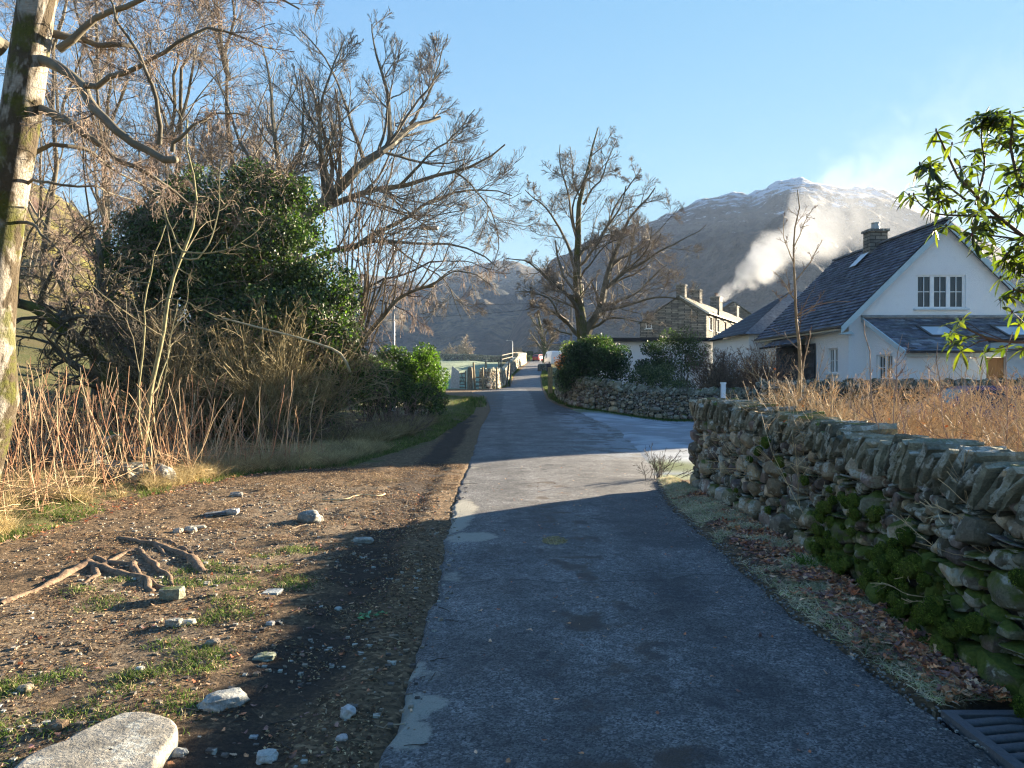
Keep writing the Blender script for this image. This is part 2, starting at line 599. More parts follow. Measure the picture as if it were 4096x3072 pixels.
def build_road():
    ys = axis([(-30, 1.5, 1.5), (1.5, 12, .03), (12, 20, .08), (20, 60, .3), (60, 230, 1.0)])
    us = np.linspace(0, 1, 140)
    U, Y = np.meshgrid(us, ys)
    jag = .045 * n2(Y, Y, 5, 3, 41) + .06 * n2(Y, Y, 1.1, 2, 42)
    jag2 = .05 * n2(Y, Y, 4, 3, 43)
    X = (xl(Y) + jag) * (1 - U) + (xr(Y) + jag2) * U
    Z = road_z(X, Y)
    Z = Z - .05 * (sstep(.02, 0, U) + sstep(.98, 1, U))
    nn = n2(X, Y, 2.2, 4, 51)
    nf = n2(X, Y, 7, 3, 52)
    def blob(px, py, rx, ry, k=.5):
        Yb = 1.6 * F / (py - HY)
        Xb = (px - 512) / F * Yb
        return sstep(1.15, .55, np.hypot((X - Xb) / rx, (Y - Yb) / ry) + (nn * .5 + nf * .35) * k * 1.6)
    pale = np.zeros_like(X)
    for b in [(405, 672, .13, .2), (398, 712, .17, .25), (425, 705, .12, .1), (470, 538, .28, .3), (462, 512, .2, 1.2), (455, 525, .12, .6), (410, 735, .1, .15)]:
        pale = np.maximum(pale, blob(*b))
    pale = np.maximum(pale, sstep(.5, .0, np.abs(X - xl(Y) - .15) * 2 + .35 - nn * .9) * (Y < 14) * .7)
    straw = blob(555, 543, .12, .2, .25)
    frost = sstep(.1, .5, nn + .35) * sstep(11.5, 17, Y) * (1 - sstep(28, 40, Y)) * (.35 + .65 * sstep(.5, 2.5, X)) * .8
    frost = np.maximum(frost, sstep(.05, .4, nn) * .3 * (Y < 7))
    dirt = sstep(.16, .0, U) * .5 * (.6 + nn) + sstep(.9, 1.0, U) * .6 * (Y < 12)
    dirt = np.maximum(dirt, sstep(.25, .5, nf + .25 * nn) * sstep(.7, .1, np.abs(X - .55)) * .45)
    dirt = np.maximum(dirt, ((Y > 33) & (Y < 52)) * sstep(.3, -.5, X + .6 + nn * .6) * .9)
    dark = sstep(.0, .35, nn + .25) * .25 * np.ones_like(X)
    dark = np.maximum(dark, sstep(.35, .1, np.abs(X - .35 - .1 * nn)) * .6 * (Y > 7.6) * (Y < 9.3))
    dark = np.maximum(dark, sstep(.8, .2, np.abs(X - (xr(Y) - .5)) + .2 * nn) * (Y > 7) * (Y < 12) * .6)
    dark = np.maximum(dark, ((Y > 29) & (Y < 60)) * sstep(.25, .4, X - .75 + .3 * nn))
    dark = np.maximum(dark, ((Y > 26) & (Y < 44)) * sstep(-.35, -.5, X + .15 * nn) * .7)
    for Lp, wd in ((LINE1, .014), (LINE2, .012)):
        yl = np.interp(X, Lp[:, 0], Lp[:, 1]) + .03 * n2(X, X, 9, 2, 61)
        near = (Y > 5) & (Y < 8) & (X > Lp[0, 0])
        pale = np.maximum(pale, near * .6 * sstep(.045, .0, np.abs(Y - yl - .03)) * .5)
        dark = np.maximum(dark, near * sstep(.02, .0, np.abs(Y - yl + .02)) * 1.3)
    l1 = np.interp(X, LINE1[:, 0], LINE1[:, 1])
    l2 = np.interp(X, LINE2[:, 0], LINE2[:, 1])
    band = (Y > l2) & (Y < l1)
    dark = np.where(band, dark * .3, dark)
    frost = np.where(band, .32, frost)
    pale = np.maximum(pale, straw * .6)
    trk = np.exp(-((X - xl(Y) - .75) / .28) ** 2) + np.exp(-((xr(Y) - .75 - X) / .28) ** 2)
    dark = np.maximum(dark, (trk * .55 + nn * .5 + nf * .25) * (Y < 30))
    n5 = n2(X, Y, 5, 4, 55)
    dark = np.maximum(dark, sstep(.12, .38, n5) * (.35 + .5 * sstep(1.2, .2, np.abs(X - .6))) * (Y < 14))
    dirt = np.maximum(dirt, sstep(1.3, .2, X - xl(Y)) * .45 * (Y < 6) * (.8 + nn))
    dirt = np.maximum(dirt, sstep(.1, .35, n5 + .1) * sstep(.55, .1, np.abs(X - .55 + .2 * nn)) * .8 * (Y < 12))
    C = np.clip(np.stack([pale, frost, dirt, dark], -1), 0, 1)
    g = G('asphalt')
    c, a = g.attr()
    s = g.sep(c)
    fine = g.noise(140, 4, 0.75)
    st = g.sep(g.vor(105, out='Color'))[0]
    worn = g.ramp(g.noise(9, 6, .72), [(0.38, 0.0), (0.62, 1.0)])
    med = g.noise(24, 7, .78)
    big = g.noise(1.3, 5, .6)
    base = g.mix(g.ramp(st, [(0.15, 0.0), (0.95, 1.0)]), (0.06, 0.06, 0.06), (0.27, 0.265, 0.255))
    base = g.mix(1.0, base, g.ramp(big, [(.3, .5), (.7, 1.5)]), 'MULTIPLY')
    base = g.mix(1.0, base, g.ramp(med, [(.32, .35), (.68, 1.7)]), 'MULTIPLY')
    base = g.mix(g.math('MULTIPLY', worn, .55), base, g.mix(fine, (0.028, 0.029, 0.031), (0.11, 0.11, 0.112)))
    def brk(m, w=.6):
        return g.ramp(g.math('ADD', g.math('MULTIPLY', m, .85), g.math('MULTIPLY', g.math('SUBTRACT', g.math('ADD', g.math('MULTIPLY', fine, .4), g.math('MULTIPLY', med, .6)), .5), w * 2.8)), [(0.30, 0.0), (0.75, 1.0)])
    base = g.mix(g.math('MULTIPLY', brk(a), .75), base, g.mix(fine, (0.015, 0.016, 0.018), (0.05, 0.052, 0.058)))
    base = g.mix(g.math('MULTIPLY', brk(s[1], .9), .7), base, g.mix(fine, (0.17, 0.20, 0.23), (0.42, 0.46, 0.50)))
    base = g.mix(g.math('MULTIPLY', brk(s[2], 1.0), .8), base, g.mix(fine, (0.03, 0.022, 0.016), (0.14, 0.10, 0.07)))
    base = g.mix(g.math('MULTIPLY', brk(s[0], .8), .85), base, g.mix(fine, (0.22, 0.21, 0.17), (0.50, 0.48, 0.40)))
    h = g.math('ADD', g.math('ADD', fine, g.math('MULTIPLY', g.vor(105), -1.0)), g.math('MULTIPLY', worn, -.35))
    m = g.bsdf(base, 0.72, g.bump(h, 0.8, 0.012), 0.35)
    gridmesh(X, Y, Z, C).build('road', m, smooth=True, kind='structure')
    # frosted driveway opening off to the right
    xs = axis([(2.2, 8, .1), (8, 28, .6)])
    yy = axis([(12.3, 32.2, .1)])
    X, Y = np.meshgrid(xs, yy)
    lim = xr(Y) - .35 + .12 * n2(X, Y, 1.2, 2, 71)
    X2 = np.maximum(X, lim)
    Z = g0(X2, Y) + 0.012 + 0.01 * n2(X2, Y, 1.5, 2, 72) - .05 * sstep(.4, 0, X2 - lim) - .06 * sstep(.3, 0, Y - 12.3)
    nn = n2(X2, Y, 1.3, 4, 73)
    C = np.zeros(X.shape + (4,))
    C[..., 0] = sstep(-.3, .4, nn)
    C[..., 1] = sstep(1.2, .2, np.hypot((X2 - 2.9) / 1.2, (Y - 13.6) / 1.4)) + (Y > 31) * .8
    g = G('frosted_gravel')
    c, a = g.attr()
    s = g.sep(c)
    fine = g.noise(45, 5, .75)
    b = g.mix(fine, (0.10, 0.11, 0.12), (0.36, 0.39, 0.42))
    b = g.mix(s[0], b, g.mix(fine, (0.24, 0.27, 0.30), (0.52, 0.57, 0.62)))
    b = g.mix(s[1], b, g.mix(fine, (0.04, 0.06, 0.02), (0.16, 0.20, 0.08)))
    m = g.bsdf(b, .85, g.bump(fine, .8, .03), .25)
    gridmesh(X2, Y, Z, C).build('driveway', m, smooth=True, kind='structure')


# ------------------------------------------------------------------ dry stone walls
def cube_sphere(n):
    P, Q = [], []
    k = 0
    u = np.linspace(-1, 1, n + 1)
    A, B = np.meshgrid(u, u)
    for ax in range(3):
        for sg in (-1, 1):
            p = np.zeros((n + 1, n + 1, 3))
            p[..., ax] = sg
            p[..., (ax + 1) % 3] = A * sg
            p[..., (ax + 2) % 3] = B
            P.append(p.reshape(-1, 3))
            i = np.arange((n + 1) ** 2).reshape(n + 1, n + 1) + k
            Q.append(np.stack([i[:-1, :-1], i[:-1, 1:], i[1:, 1:], i[1:, :-1]], -1).reshape(-1, 4))
            k += (n + 1) ** 2
    return np.concatenate(P), np.concatenate(Q)


def stones(mb, C, A, half, res, e, seed, cols, rough=.16, nsc=1.6, cuts=0):
    """C centres (S,3), A axes (S,3,3) rows, half (S,3), e squareness 0..1 (S)"""
    T, Q = cube_sphere(res)
    S = len(C)
    if S == 0:
        return
    sph = nrm(T)
    e = np.asarray(e, float)
    e = np.broadcast_to(e, (S,))[:, None, None]
    L = sph[None] * (1 - e) + T[None] * e * .86
    rg = RG(seed)
    if cuts:
        for _ in range(cuts):
            nn_ = nrm(rg.normal(0, 1, (S, 1, 3)))
            dd = rg.uniform(.62, .92, (S, 1))
            ex = np.maximum(0, (L * nn_).sum(-1) - dd)
            L = L - ex[..., None] * nn_ * .9
    off = rg.uniform(-50, 50, (S, 1, 3))
    d = fbm(sph[None] * nsc + off, 3, seed)
    L = L * (1 + rough * d[..., None] * 1.7)
    L = L * half[:, None, :]
    Wd = np.einsum('svk,skj->svj', L, A) + C[:, None, :]
    nv = len(T)
    q = (Q[None] + (np.arange(S) * nv)[:, None, None]).reshape(-1, 4)
    cc = np.repeat(np.asarray(cols, float), nv, 0)
    mb.add(Wd.reshape(-1, 3), q, None, cc)


STONE_COLS = np.array([(.31, .24, .155), (.21, .16, .13), (.21, .195, .13), (.36, .29, .19), (.15, .135, .10), (.44, .35, .24), (.27, .24, .19), (.23, .18, .16)])


def pack(L, H, wr, hr, rg, slv=.22, res=.01, big=1.4):
    n = int(L / res)
    sky = np.zeros(n)
    out = []
    for _ in range(20000):
        i = int(np.argmin(sky + rg.uniform(0, .012, n)))
        b = sky[i]
        if b >= H - .02:
            break
        j = i
        while j > 0 and sky[j - 1] < b + .025:
            j -= 1
        k1 = i
        while k1 < n - 1 and sky[k1 + 1] < b + .025:
            k1 += 1
        avail = (k1 - j + 1) * res
        f = 1 + (big - 1) * (1 - b / H)
        sl_ = rg.random() < slv
        w = rg.uniform(*wr) * f
        if sl_:
            w = rg.uniform(wr[0], wr[1])
        if avail < w * 1.35:
            w = min(max(avail * rg.uniform(.95, 1.1), wr[0] * .5), wr[1] * f)
        k = max(2, int(w / res))
        j0 = max(0, min(j, n - k))
        seg = sky[j0:j0 + k]
        base = .75 * seg.max() + .25 * seg.mean() if seg.max() - seg.min() < .06 else seg.min() + .03
        h = rg.uniform(hr[0] * .22, hr[0] * .4) if sl_ else np.clip(w * rg.uniform(.5, .82), hr[0], hr[1] * f)
        out.append(((j0 + k / 2) * res, base + h / 2, w, h, sl_))
        t = np.linspace(-1, 1, len(seg))
        sky[j0:j0 + k] = np.maximum(seg, base + h * (1 - .22 * t ** 4))
    return out


class Path:
    def __init__(s, pts):
        s.p = np.asarray(pts, float)
        d = np.linalg.norm(np.diff(s.p, axis=0), axis=1)
        s.s = np.concatenate([[0], np.cumsum(d)])
        s.L = s.s[-1]

    def at(s, t):
        x = np.interp(t, s.s, s.p[:, 0])
        y = np.interp(t, s.s, s.p[:, 1])
        e = .12
        tx = np.interp(t + e, s.s, s.p[:, 0]) - np.interp(t - e, s.s, s.p[:, 0])
        ty = np.interp(t + e, s.s, s.p[:, 1]) - np.interp(t - e, s.s, s.p[:, 1])
        l = np.maximum(np.hypot(tx, ty), 1e-6)
        return x, y, tx / l, ty / l


def stone_wall(name, pts, H, side, label, group=None, cat='stone wall', wr=(.12, .28), hr=(.07, .16), res=5, thick=.5, coping='slab',
               moss=lambda s, z: 0 * s, seed=1, tint=1.0, cop=(.24, .10), zf=None, big=1.4, cmul=1.0, both=False, cop_tilt=.5, hs=lambda y: 1.0 + 0 * y):
    """side=+1: the face shown lies left of the path direction"""
    rg = RG(seed)
    P = Path(pts)
    zf = zf or (lambda x, y: g0(x, y))
    o0 = (pts[0][0], pts[0][1], float(zf(pts[0][0], pts[0][1])))
    root = empty(name, o0, label, cat, group)
    # core
    ts = np.linspace(0, P.L, max(2, int(P.L / .4)))
    x, y, tx, ty = P.at(ts)
    nx, ny = -ty * side, tx * side
    zb = zf(x, y)
    core = MB()
    f0 = np.stack([x - nx * .07, y - ny * .07, zb - .3], -1)
    f1 = np.stack([x - nx * .12, y - ny * .12, zb + H * hs(y)], -1)
    b1 = np.stack([x - nx * (thick - .05), y - ny * (thick - .05), zb + H * hs(y)], -1)
    b0 = np.stack([x - nx * (thick), y - ny * (thick), zb - .3], -1)
    V = np.stack([f0, f1, b1, b0], 1)
    n = len(ts)
    idx = np.arange(n * 4).reshape(n, 4)
    q = [np.stack([idx[:-1, k], idx[1:, k], idx[1:, (k + 1) % 4], idx[:-1, (k + 1) % 4]], -1) for k in range(4)]
    core.add(V.reshape(-1, 3), np.concatenate(q), [(0, 1, 2), (0, 2, 3), (n * 4 - 4, n * 4 - 3, n * 4 - 2), (n * 4 - 4, n * 4 - 2, n * 4 - 1)], (.03 * tint, .027 * tint, .022 * tint, .0))
    core.build('wall_core', M['stone'], root)
    mb = MB()
    for sd_ in ((1, -1) if both else (1,)):
        st = np.array([(a, b, c, d, e) for a, b, c, d, e in pack(P.L, H, wr, hr, rg, slv=.34, big=big)])
        S = len(st)
        x, y, tx, ty = P.at(st[:, 0])
        nx, ny = -ty * side, tx * side
        off = rg.uniform(-.04, .03, S) - st[:, 1] * .04
        if sd_ < 0:
            x, y = x - nx * thick, y - ny * thick
            nx, ny = -nx, -ny
        C = np.stack([x + nx * (off - .05), y + ny * (off - .05), zf(x, y) + st[:, 1] * hs(y)], -1)
        ang = rg.normal(0, .10, S)
        T = np.stack([tx * np.cos(ang), ty * np.cos(ang), np.sin(ang)], -1)
        N = np.stack([nx, ny, rg.normal(0, .12, S)], -1)
        N = nrm(N)
        Z = nrm(np.cross(N, T)) * np.sign(np.cross(N, T)[:, 2:3])
        T = np.cross(Z, N)
        A = np.stack([T, N, Z], 1)
        half = np.stack([st[:, 2] * .52, np.clip(st[:, 2] * .42, .05, .16), st[:, 3] * .54 * hs(y)], -1)
        col = STONE_COLS[rg.integers(0, len(STONE_COLS), S)] * rg.uniform(.5, 1.3, (S, 1)) * tint
        col = np.where(st[:, 4:5] > 0, col * np.array([.75, .85, .9]), col)
        mo = np.clip(moss(st[:, 0], st[:, 1]) + rg.normal(0, .06, S), 0, 1)
        col = np.concatenate([col * cmul, mo[:, None]], 1)
        stones(mb, C, A, half, res, np.where(st[:, 4] > 0, .7, rg.uniform(.1, .5, S)), seed + 5, col, rough=.10, cuts=7 if res > 3 else 3)
    mb.build('stonework', M['stone'], root, smooth=True)
    if coping:
        cb = MB()
        h, w = cop
        s = 0.0
        CC, AA, HH, KK = [], [], [], []
        while s < P.L:
            th = rg.uniform(.5, 1.5) * w
            s2 = s + th * .5
            x, y, tx, ty = [float(v) for v in P.at(s2)]
            nx, ny = -ty * side, tx * side
            hh = h * rg.uniform(.7, 1.25)
            if coping == 'slab':
                a = cop_tilt + rg.normal(0, .16)
                T = np.array([tx * math.cos(a), ty * math.cos(a), math.sin(a)])
            elif coping == 'flat':
                a = rg.normal(0, .06)
                T = np.array([tx * math.cos(a), ty * math.cos(a), math.sin(a)])
            N = nrm(np.array([nx, ny, rg.normal(0, .08)]))
            Z = np.cross(N, T)
            Z = Z if Z[2] > 0 else -Z
            Z = nrm(Z)
            T = np.cross(Z, N)
            dpt = thick * rg.uniform(.5, .58)
            jo = rg.uniform(-.03, .03)
            CC.append([x - nx * (thick * .5 - .02 + jo), y - ny * (thick * .5 - .02 + jo), float(zf(x, y)) + H * float(hs(y)) + hh * .36])
            AA.append(np.stack([T, N, Z]))
            HH.append([th * .50, dpt, hh * .62])
            c = np.array([.22, .215, .16]) * rg.uniform(.55, 1.35) * tint * (1 if rg.random() > .2 else .7)
            KK.append(np.append(c, np.clip(float(moss(np.array(s2), np.array(H + .2))) * .9 + rg.normal(0.0, .1), 0, 1)))
            s += th * (.92 if coping == 'slab' else 1.0)
        stones(cb, np.array(CC), np.array(AA), np.array(HH), max(2, res - 1), rg.uniform(.8, .97, len(CC)), seed + 9, np.array(KK), rough=.08, nsc=2.2, cuts=1)
        cb.build('coping', M['stone'], root, smooth=True)
    return root


def tufts(mb, C, N, n, rad, ln, rg, cols, w=.004):
    """n short blades round each centre C with outward normals N"""
    B = len(C)
    d = nrm(rg.normal(0, 1, (B, n, 3)) + N[:, None, :] * 1.0)
    p0 = C[:, None, :] + d * rad[:, None, None] * rg.uniform(.75, 1.02, (B, n, 1))
    l = ln * rg.uniform(.5, 1.3, (B, n, 1))
    dd = nrm(d + rg.normal(0, .6, (B, n, 3)))
    sdv = nrm(np.cross(dd, rg.normal(0, 1, (B, n, 3)))) * w
    V = np.stack([p0 - sdv, p0 + sdv, p0 + dd * l], 2).reshape(-1, 3)
    t = np.arange(len(V)).reshape(-1, 3)
    c = cols[rg.integers(0, len(cols), B * n)] * rg.uniform(.6, 1.5, (B * n, 1))
    mb.add(V, None, t, np.repeat(c, 3, 0))


def near_wall():
    P = Path(WALLP)
    def moss(s, z):
        x, y, _, _ = P.at(s)
        m = sstep(.95, .25, z) * sstep(7.4, 5.6, y) * .42 + .10
        m = m + .30 * np.maximum(0, n2(y, z, 2.6, 2, 81))
        m = m + .12 * sstep(.35, .0, z)
        m = m + .25 * (z > 1.1) * np.maximum(0, n2(y, z * 0, 1.2, 2, 85))
        return m
    hs = lambda y: 1.0 + .13 * sstep(4.5, 10.5, y)
    r = stone_wall('stone_wall', WALLP, .95, 1, 'long mossy dry stone wall of rounded cobbles with slanting slate coping beside the lane', seed=11,
                   res=7, moss=moss, thick=.5, cop=(.26, .062), cop_tilt=.66, hs=hs)
    # moss cushions
    rg = RG(5)
    K = []
    for _ in range(1300):
        y = rg.uniform(2.2, 9.5)
        z = rg.uniform(.02, .95)
        p = sstep(.95, .3, z) * sstep(8.0, 5.2, y) * (.10 + .9 * max(0, n2(y, z, 2.6, 2, 81)) * 1.8) * (n2(y, z, 2.6, 2, 81) > -.25) + (.02 if y < 9 else 0)
        if rg.random() < p:
            K.append((y, z, rg.uniform(.02, .07)))
    K = np.array(K)
    C = np.stack([wallx(K[:, 0]) - .055 + rg.uniform(-.03, .02, len(K)), K[:, 0], g0(2.5, K[:, 0]) + K[:, 1]], -1)
    mb = MB()
    S = len(K)
    A = np.broadcast_to(np.eye(3), (S, 3, 3))
    half = np.stack([K[:, 2] * .55, K[:, 2] * 1.25, K[:, 2] * .9], -1)
    cols = np.array([(.12, .17, .022), (.08, .125, .015), (.17, .21, .035)])
    stones(mb, C, A, half, 5, 0.1, 77, np.concatenate([cols[rg.integers(0, 3, S)] * .7, np.ones((S, 1))], 1), rough=.3, nsc=2.5)
    N = np.tile(np.array([[-1, -.2, .25]]), (S, 1))
    tufts(mb, C, N, 150, K[:, 2] * 1.0, .011, rg, cols * 1.3, w=.003)
    g = G('moss')
    c, a = g.attr()
    c = g.mix(1.0, c, g.ramp(g.noise(60, 4, .7), [(0.3, 0.4), (0.7, 1.6)]), 'MULTIPLY')
    m = g.bsdf(c, .9, g.bump(g.noise(90, 4, .7), 1.0, .02), .15, trans=.15)
    mb.build('moss', m, r, smooth=True)


def other_walls():
    far = [(18, 32.6), (12, 32.4), (7.6, 32.0), (4.6, 32.4), (3.3, 33.3), (2.75, 35.0), (2.5, 39.0), (2.6, 44.5)]
    stone_wall('stone_wall', far, 1.12, 1, 'low dry stone wall with slanting coping curving round the driveway mouth below dark shrubs', seed=21,
               res=3, wr=(.16, .36), hr=(.09, .19), cop=(.30, .14), moss=lambda s, z: .12 + .25 * sstep(.25, 0, z) + .12 * (z > 1), cop_tilt=.7,
               zf=lambda x, y: g0(x, y))
    # garden wall in front of the white house: upright slates on top
    stone_wall('stone_wall', [(36, 25.2), (26, 25.1), (16, 25.0), (8.4, 25.0)], 1.38, 1, 'dark slate garden wall with upright coping slates in front of the white house', seed=31,
               res=2, wr=(.3, .6), hr=(.07, .13), cop=(.28, .09), cop_tilt=.08, tint=.75, moss=lambda s, z: .22 + 0 * s, big=1.0)
    stone_wall('stone_wall', [(-.95, 61), (-.75, 70), (-.1, 85), (.75, 102)], 1.25, -1, 'grey dry stone wall climbing beside the left edge of the distant lane', seed=41, group='distant lane walls',
               res=2, wr=(.3, .55), hr=(.18, .32), cop=(.3, .25), big=1.1, tint=1.5, cop_tilt=.3)
    stone_wall('stone_wall', [(.85, 103), (1.9, 122), (2.75, 141)], 1.7, -1, 'pale sunlit stone wall at the top of the distant lane below the picket fence', seed=42,
               res=2, wr=(.35, .7), hr=(.2, .4), cop=(.3, .3), big=1.1, tint=2.1, cop_tilt=.3)
    stone_wall('stone_wall', [(-22, 150), (-8, 152), (-.5, 156)], 1.2, -1, 'long low wall along the far side of the frosted field', seed=43,
               res=2, wr=(.5, .9), hr=(.25, .4), cop=(.25, .4), big=1.0, tint=1.2, cop_tilt=.2)
    stone_wall('stone_wall', [(-2.55, 57.0), (-1.7, 56.8), (-1.05, 57.6), (-.85, 60.2)], 1.35, -1, 'tumbled sunlit stone wall end beside the gate fence posts', seed=44,
               res=3, wr=(.25, .55), hr=(.16, .3), cop=(.28, .25), big=1.1, tint=1.9, cop_tilt=.3)
    stone_wall('stone_wall', [(3.5, 95), (4.5, 95.5)], .75, -1, 'short low stack of wall stones next to the dark wheelie bin', seed=45,
               res=2, wr=(.3, .5), hr=(.15, .25), cop=(.2, .25), big=1.0, tint=.9)
    stone_wall('stone_wall', [(9.2, 24.4), (7.9, 26.5), (7.4, 29)], .75, 1, 'low block edged drive wall behind the white gate post', seed=46,
               res=2, wr=(.3, .5), hr=(.12, .2), cop=(.08, .4), coping='flat', big=1.0, tint=.8)
# ------------------------------------------------------------------ plants
def resample(p, n):
    p = np.asarray(p, float)
    d = np.concatenate([[0], np.cumsum(np.linalg.norm(np.diff(p, axis=0), axis=1))])
    t = np.linspace(0, d[-1], n)
    q = np.stack([np.interp(t, d, p[:, k]) for k in range(3)], 1)
    for _ in range(1):
        q[1:-1] = q[1:-1] * .5 + (q[:-2] + q[2:]) * .25
    return q


def sub(P, Rr, num, t0, t1, lr, ang, n, wob, trop, rr, minr, rg, tip=.35, bias=None, lenpow=.6):
    """children of a batch of branches"""
    B, m, _ = P.shape
    k = rg.poisson(num, B) if num < 3 else np.maximum(1, np.round(num * rg.uniform(.75, 1.25, B)).astype(int))
    par = np.repeat(np.arange(B), k)
    N = len(par)
    t = t0 + (t1 - t0) * rg.uniform(0, 1, N) ** 1.05
    f = t * (m - 1)
    i = np.minimum(f.astype(int), m - 2)
    fr = (f - i)[:, None]
    p = P[par, i] * (1 - fr) + P[par, i + 1] * fr
    T = nrm(P[par, i + 1] - P[par, i])
    r = Rr[par, i] * (1 - fr[:, 0]) + Rr[par, i + 1] * fr[:, 0]
    L = np.linalg.norm(np.diff(P, axis=1), axis=2).sum(1)[par]
    Q = rg.normal(0, 1, (N, 3))
    Q = nrm(Q - (Q * T).sum(1, keepdims=True) * T)
    if bias is not None:
        Q = nrm(Q + np.array(bias))
    a = R(1) * rg.uniform(ang[0], ang[1], N)[:, None]
    d = nrm(np.cos(a) * T + np.sin(a) * Q)
    ln = L * rg.uniform(lr[0], lr[1], N) * (1.15 - t) ** lenpow
    st = (ln / (n - 1))[:, None]
    out = np.empty((N, n, 3))
    out[:, 0] = p
    for j in range(1, n):
        d = nrm(d + rg.normal(0, wob, (N, 3)) + np.array([0, 0, trop]))
        out[:, j] = out[:, j - 1] + d * st
    r0 = np.maximum(r * rr * rg.uniform(.7, 1.0, N), minr)
    taper = np.linspace(1, tip, n)
    Rn = np.maximum(r0[:, None] * taper, minr * .8)
    return out, Rn


def tree(name, limbs, label, cat, levels, seed, bark=(.13, .11, .085), twig=(.16, .11, .09), moss=0.0, group=None, nmain=1, root=None, sides=8, wob0=0.0, tmat='twig', mossfn=None, fork=True, skip=0):
    """limbs: list of (points, r0, r1); the first nmain form the trunk mesh"""
    rg = RG(seed)
    o = root if root is not None else limbs[0][0][0]
    rt = empty(name, o, label, cat, group)
    n0 = 14
    PP, RR = [], []
    for pts, r0, r1 in limbs:
        p = resample(pts, n0)
        L = np.linalg.norm(p[-1] - p[0])
        p[1:-1] += fbm(p[1:-1] * 1.7 + seed, 2, seed)[:, None] * 0 + np.stack([fbm(p[1:-1] * (3.0 / max(L, 1)) * 1.5 + 9 * k, 2, seed + k) for k in range(3)], 1) * (L * .035 + wob0)
        PP.append(p)
        RR.append(r0 + (r1 - r0) * np.linspace(0, 1, n0) ** .8)
    PP, RR = np.array(PP), np.array(RR)
    tk = MB()
    bc = np.append(np.array(bark), moss)
    RT = RR[:nmain].copy()
    RT[:, 0] *= 1.25
    tk.tubes(PP[:nmain], RT, sides, bc)
    tk.build('trunk', M['bark'], rt, smooth=True)
    cr = MB()
    if len(PP) > nmain:
        cr.tubes(PP[nmain:], RR[nmain:], max(5, sides - 2), bc)
    P, Rr = PP[skip:], RR[skip:]
    ntot = 0
    for li, lv in enumerate(levels):
        P, Rr = sub(P, Rr, rg=rg, **lv)
        col = np.array(bark) * (1 - (li + 1) / len(levels)) + np.array(twig) * ((li + 1) / len(levels))
        cc = np.repeat(col[None], len(P), 0) * rg.uniform(.7, 1.3, (len(P), 1))
        cc = np.concatenate([cc, np.full((len(P), 1), moss * .5 if li == 0 else 0)], 1)
        cr.tubes(P, Rr, 5 if li == 0 else (4 if li == 1 and len(levels) > 2 else 3), cc)
        ntot += len(P)
    if ntot or len(PP) > nmain:
        cr.build('crown', M[tmat], rt, smooth=False)
    return rt, P


def leaves(mb, C, N, size, rg, cols, asp=.55, fold=.25, jitter=.7, drop=0.0):
    n = len(C)
    nn = nrm(N + rg.normal(0, jitter, (n, 3)))
    a = nrm(np.cross(nn, rg.normal(0, 1, (n, 3))) + np.array([0, 0, -drop]))
    b = nrm(np.cross(nn, a))
    s = (size * rg.uniform(.6, 1.3, n))[:, None]
    up = nn * s * fold
    V = np.stack([C - a * s * .5, C - b * s * asp * .5 + up, C + a * s * .5, C + b * s * asp * .5 + up], 1).reshape(-1, 3)
    t0 = np.arange(n)[:, None] * 4
    t = np.concatenate([t0 + np.array([0, 1, 2]), t0 + np.array([0, 2, 3])], 1).reshape(-1, 3)
    c = cols[rg.integers(0, len(cols), n)] * rg.uniform(.45, 1.5, (n, 1)) * (1 + .35 * fbm(C * 1.3, 2, 3))[:, None]
    mb.add(V, None, t, np.repeat(c, 4, 0))


def lumps(c, r, n, lr, rg, zmin=None):
    """lobes scattered over an ellipsoid: returns centres and radii"""
    d = nrm(rg.normal(0, 1, (n, 3)))
    d[:, 2] = np.abs(d[:, 2]) * .95 - .15
    P = np.array(c) + d * np.array(r) * rg.uniform(.55, .92, (n, 1))
    return P, rg.uniform(lr[0], lr[1], n)


def leafmass(C, Rl, dens, rg, flat=.8, zf=None):
    """points on the lobes' outsides"""
    out, nor = [], []
    for c, r in zip(C, Rl):
        k = int(dens * r * r * 4)
        d = nrm(rg.normal(0, 1, (k, 3)))
        w = 1 + .22 * fbm(d * 2.2 + c, 3, 4)
        rad = r * w * rg.uniform(.72, 1.06, k) ** 1.0
        out.append(c + d * rad[:, None] * np.array([1, 1, flat]))
        nor.append(d)
    return np.concatenate(out), np.concatenate(nor)


GREENS = {
    'ivy': np.array([(.045, .072, .022), (.065, .10, .03), (.10, .135, .04), (.03, .05, .02)]),
    'laurel': np.array([(.075, .125, .022), (.11, .165, .028), (.045, .08, .016)]),
    'holly': np.array([(.025, .045, .022), (.04, .07, .032), (.055, .09, .04)]),
    'grey': np.array([(.10, .13, .07), (.15, .18, .10), (.06, .09, .045)]),
    'yellow': np.array([(.11, .14, .03), (.16, .17, .05), (.07, .09, .02)]),
    'beech': np.array([(.42, .12, .03), (.30, .08, .02), (.5, .2, .06)]),
    'brown': np.array([(.12, .075, .04), (.16, .10, .05), (.08, .05, .03)]),
}


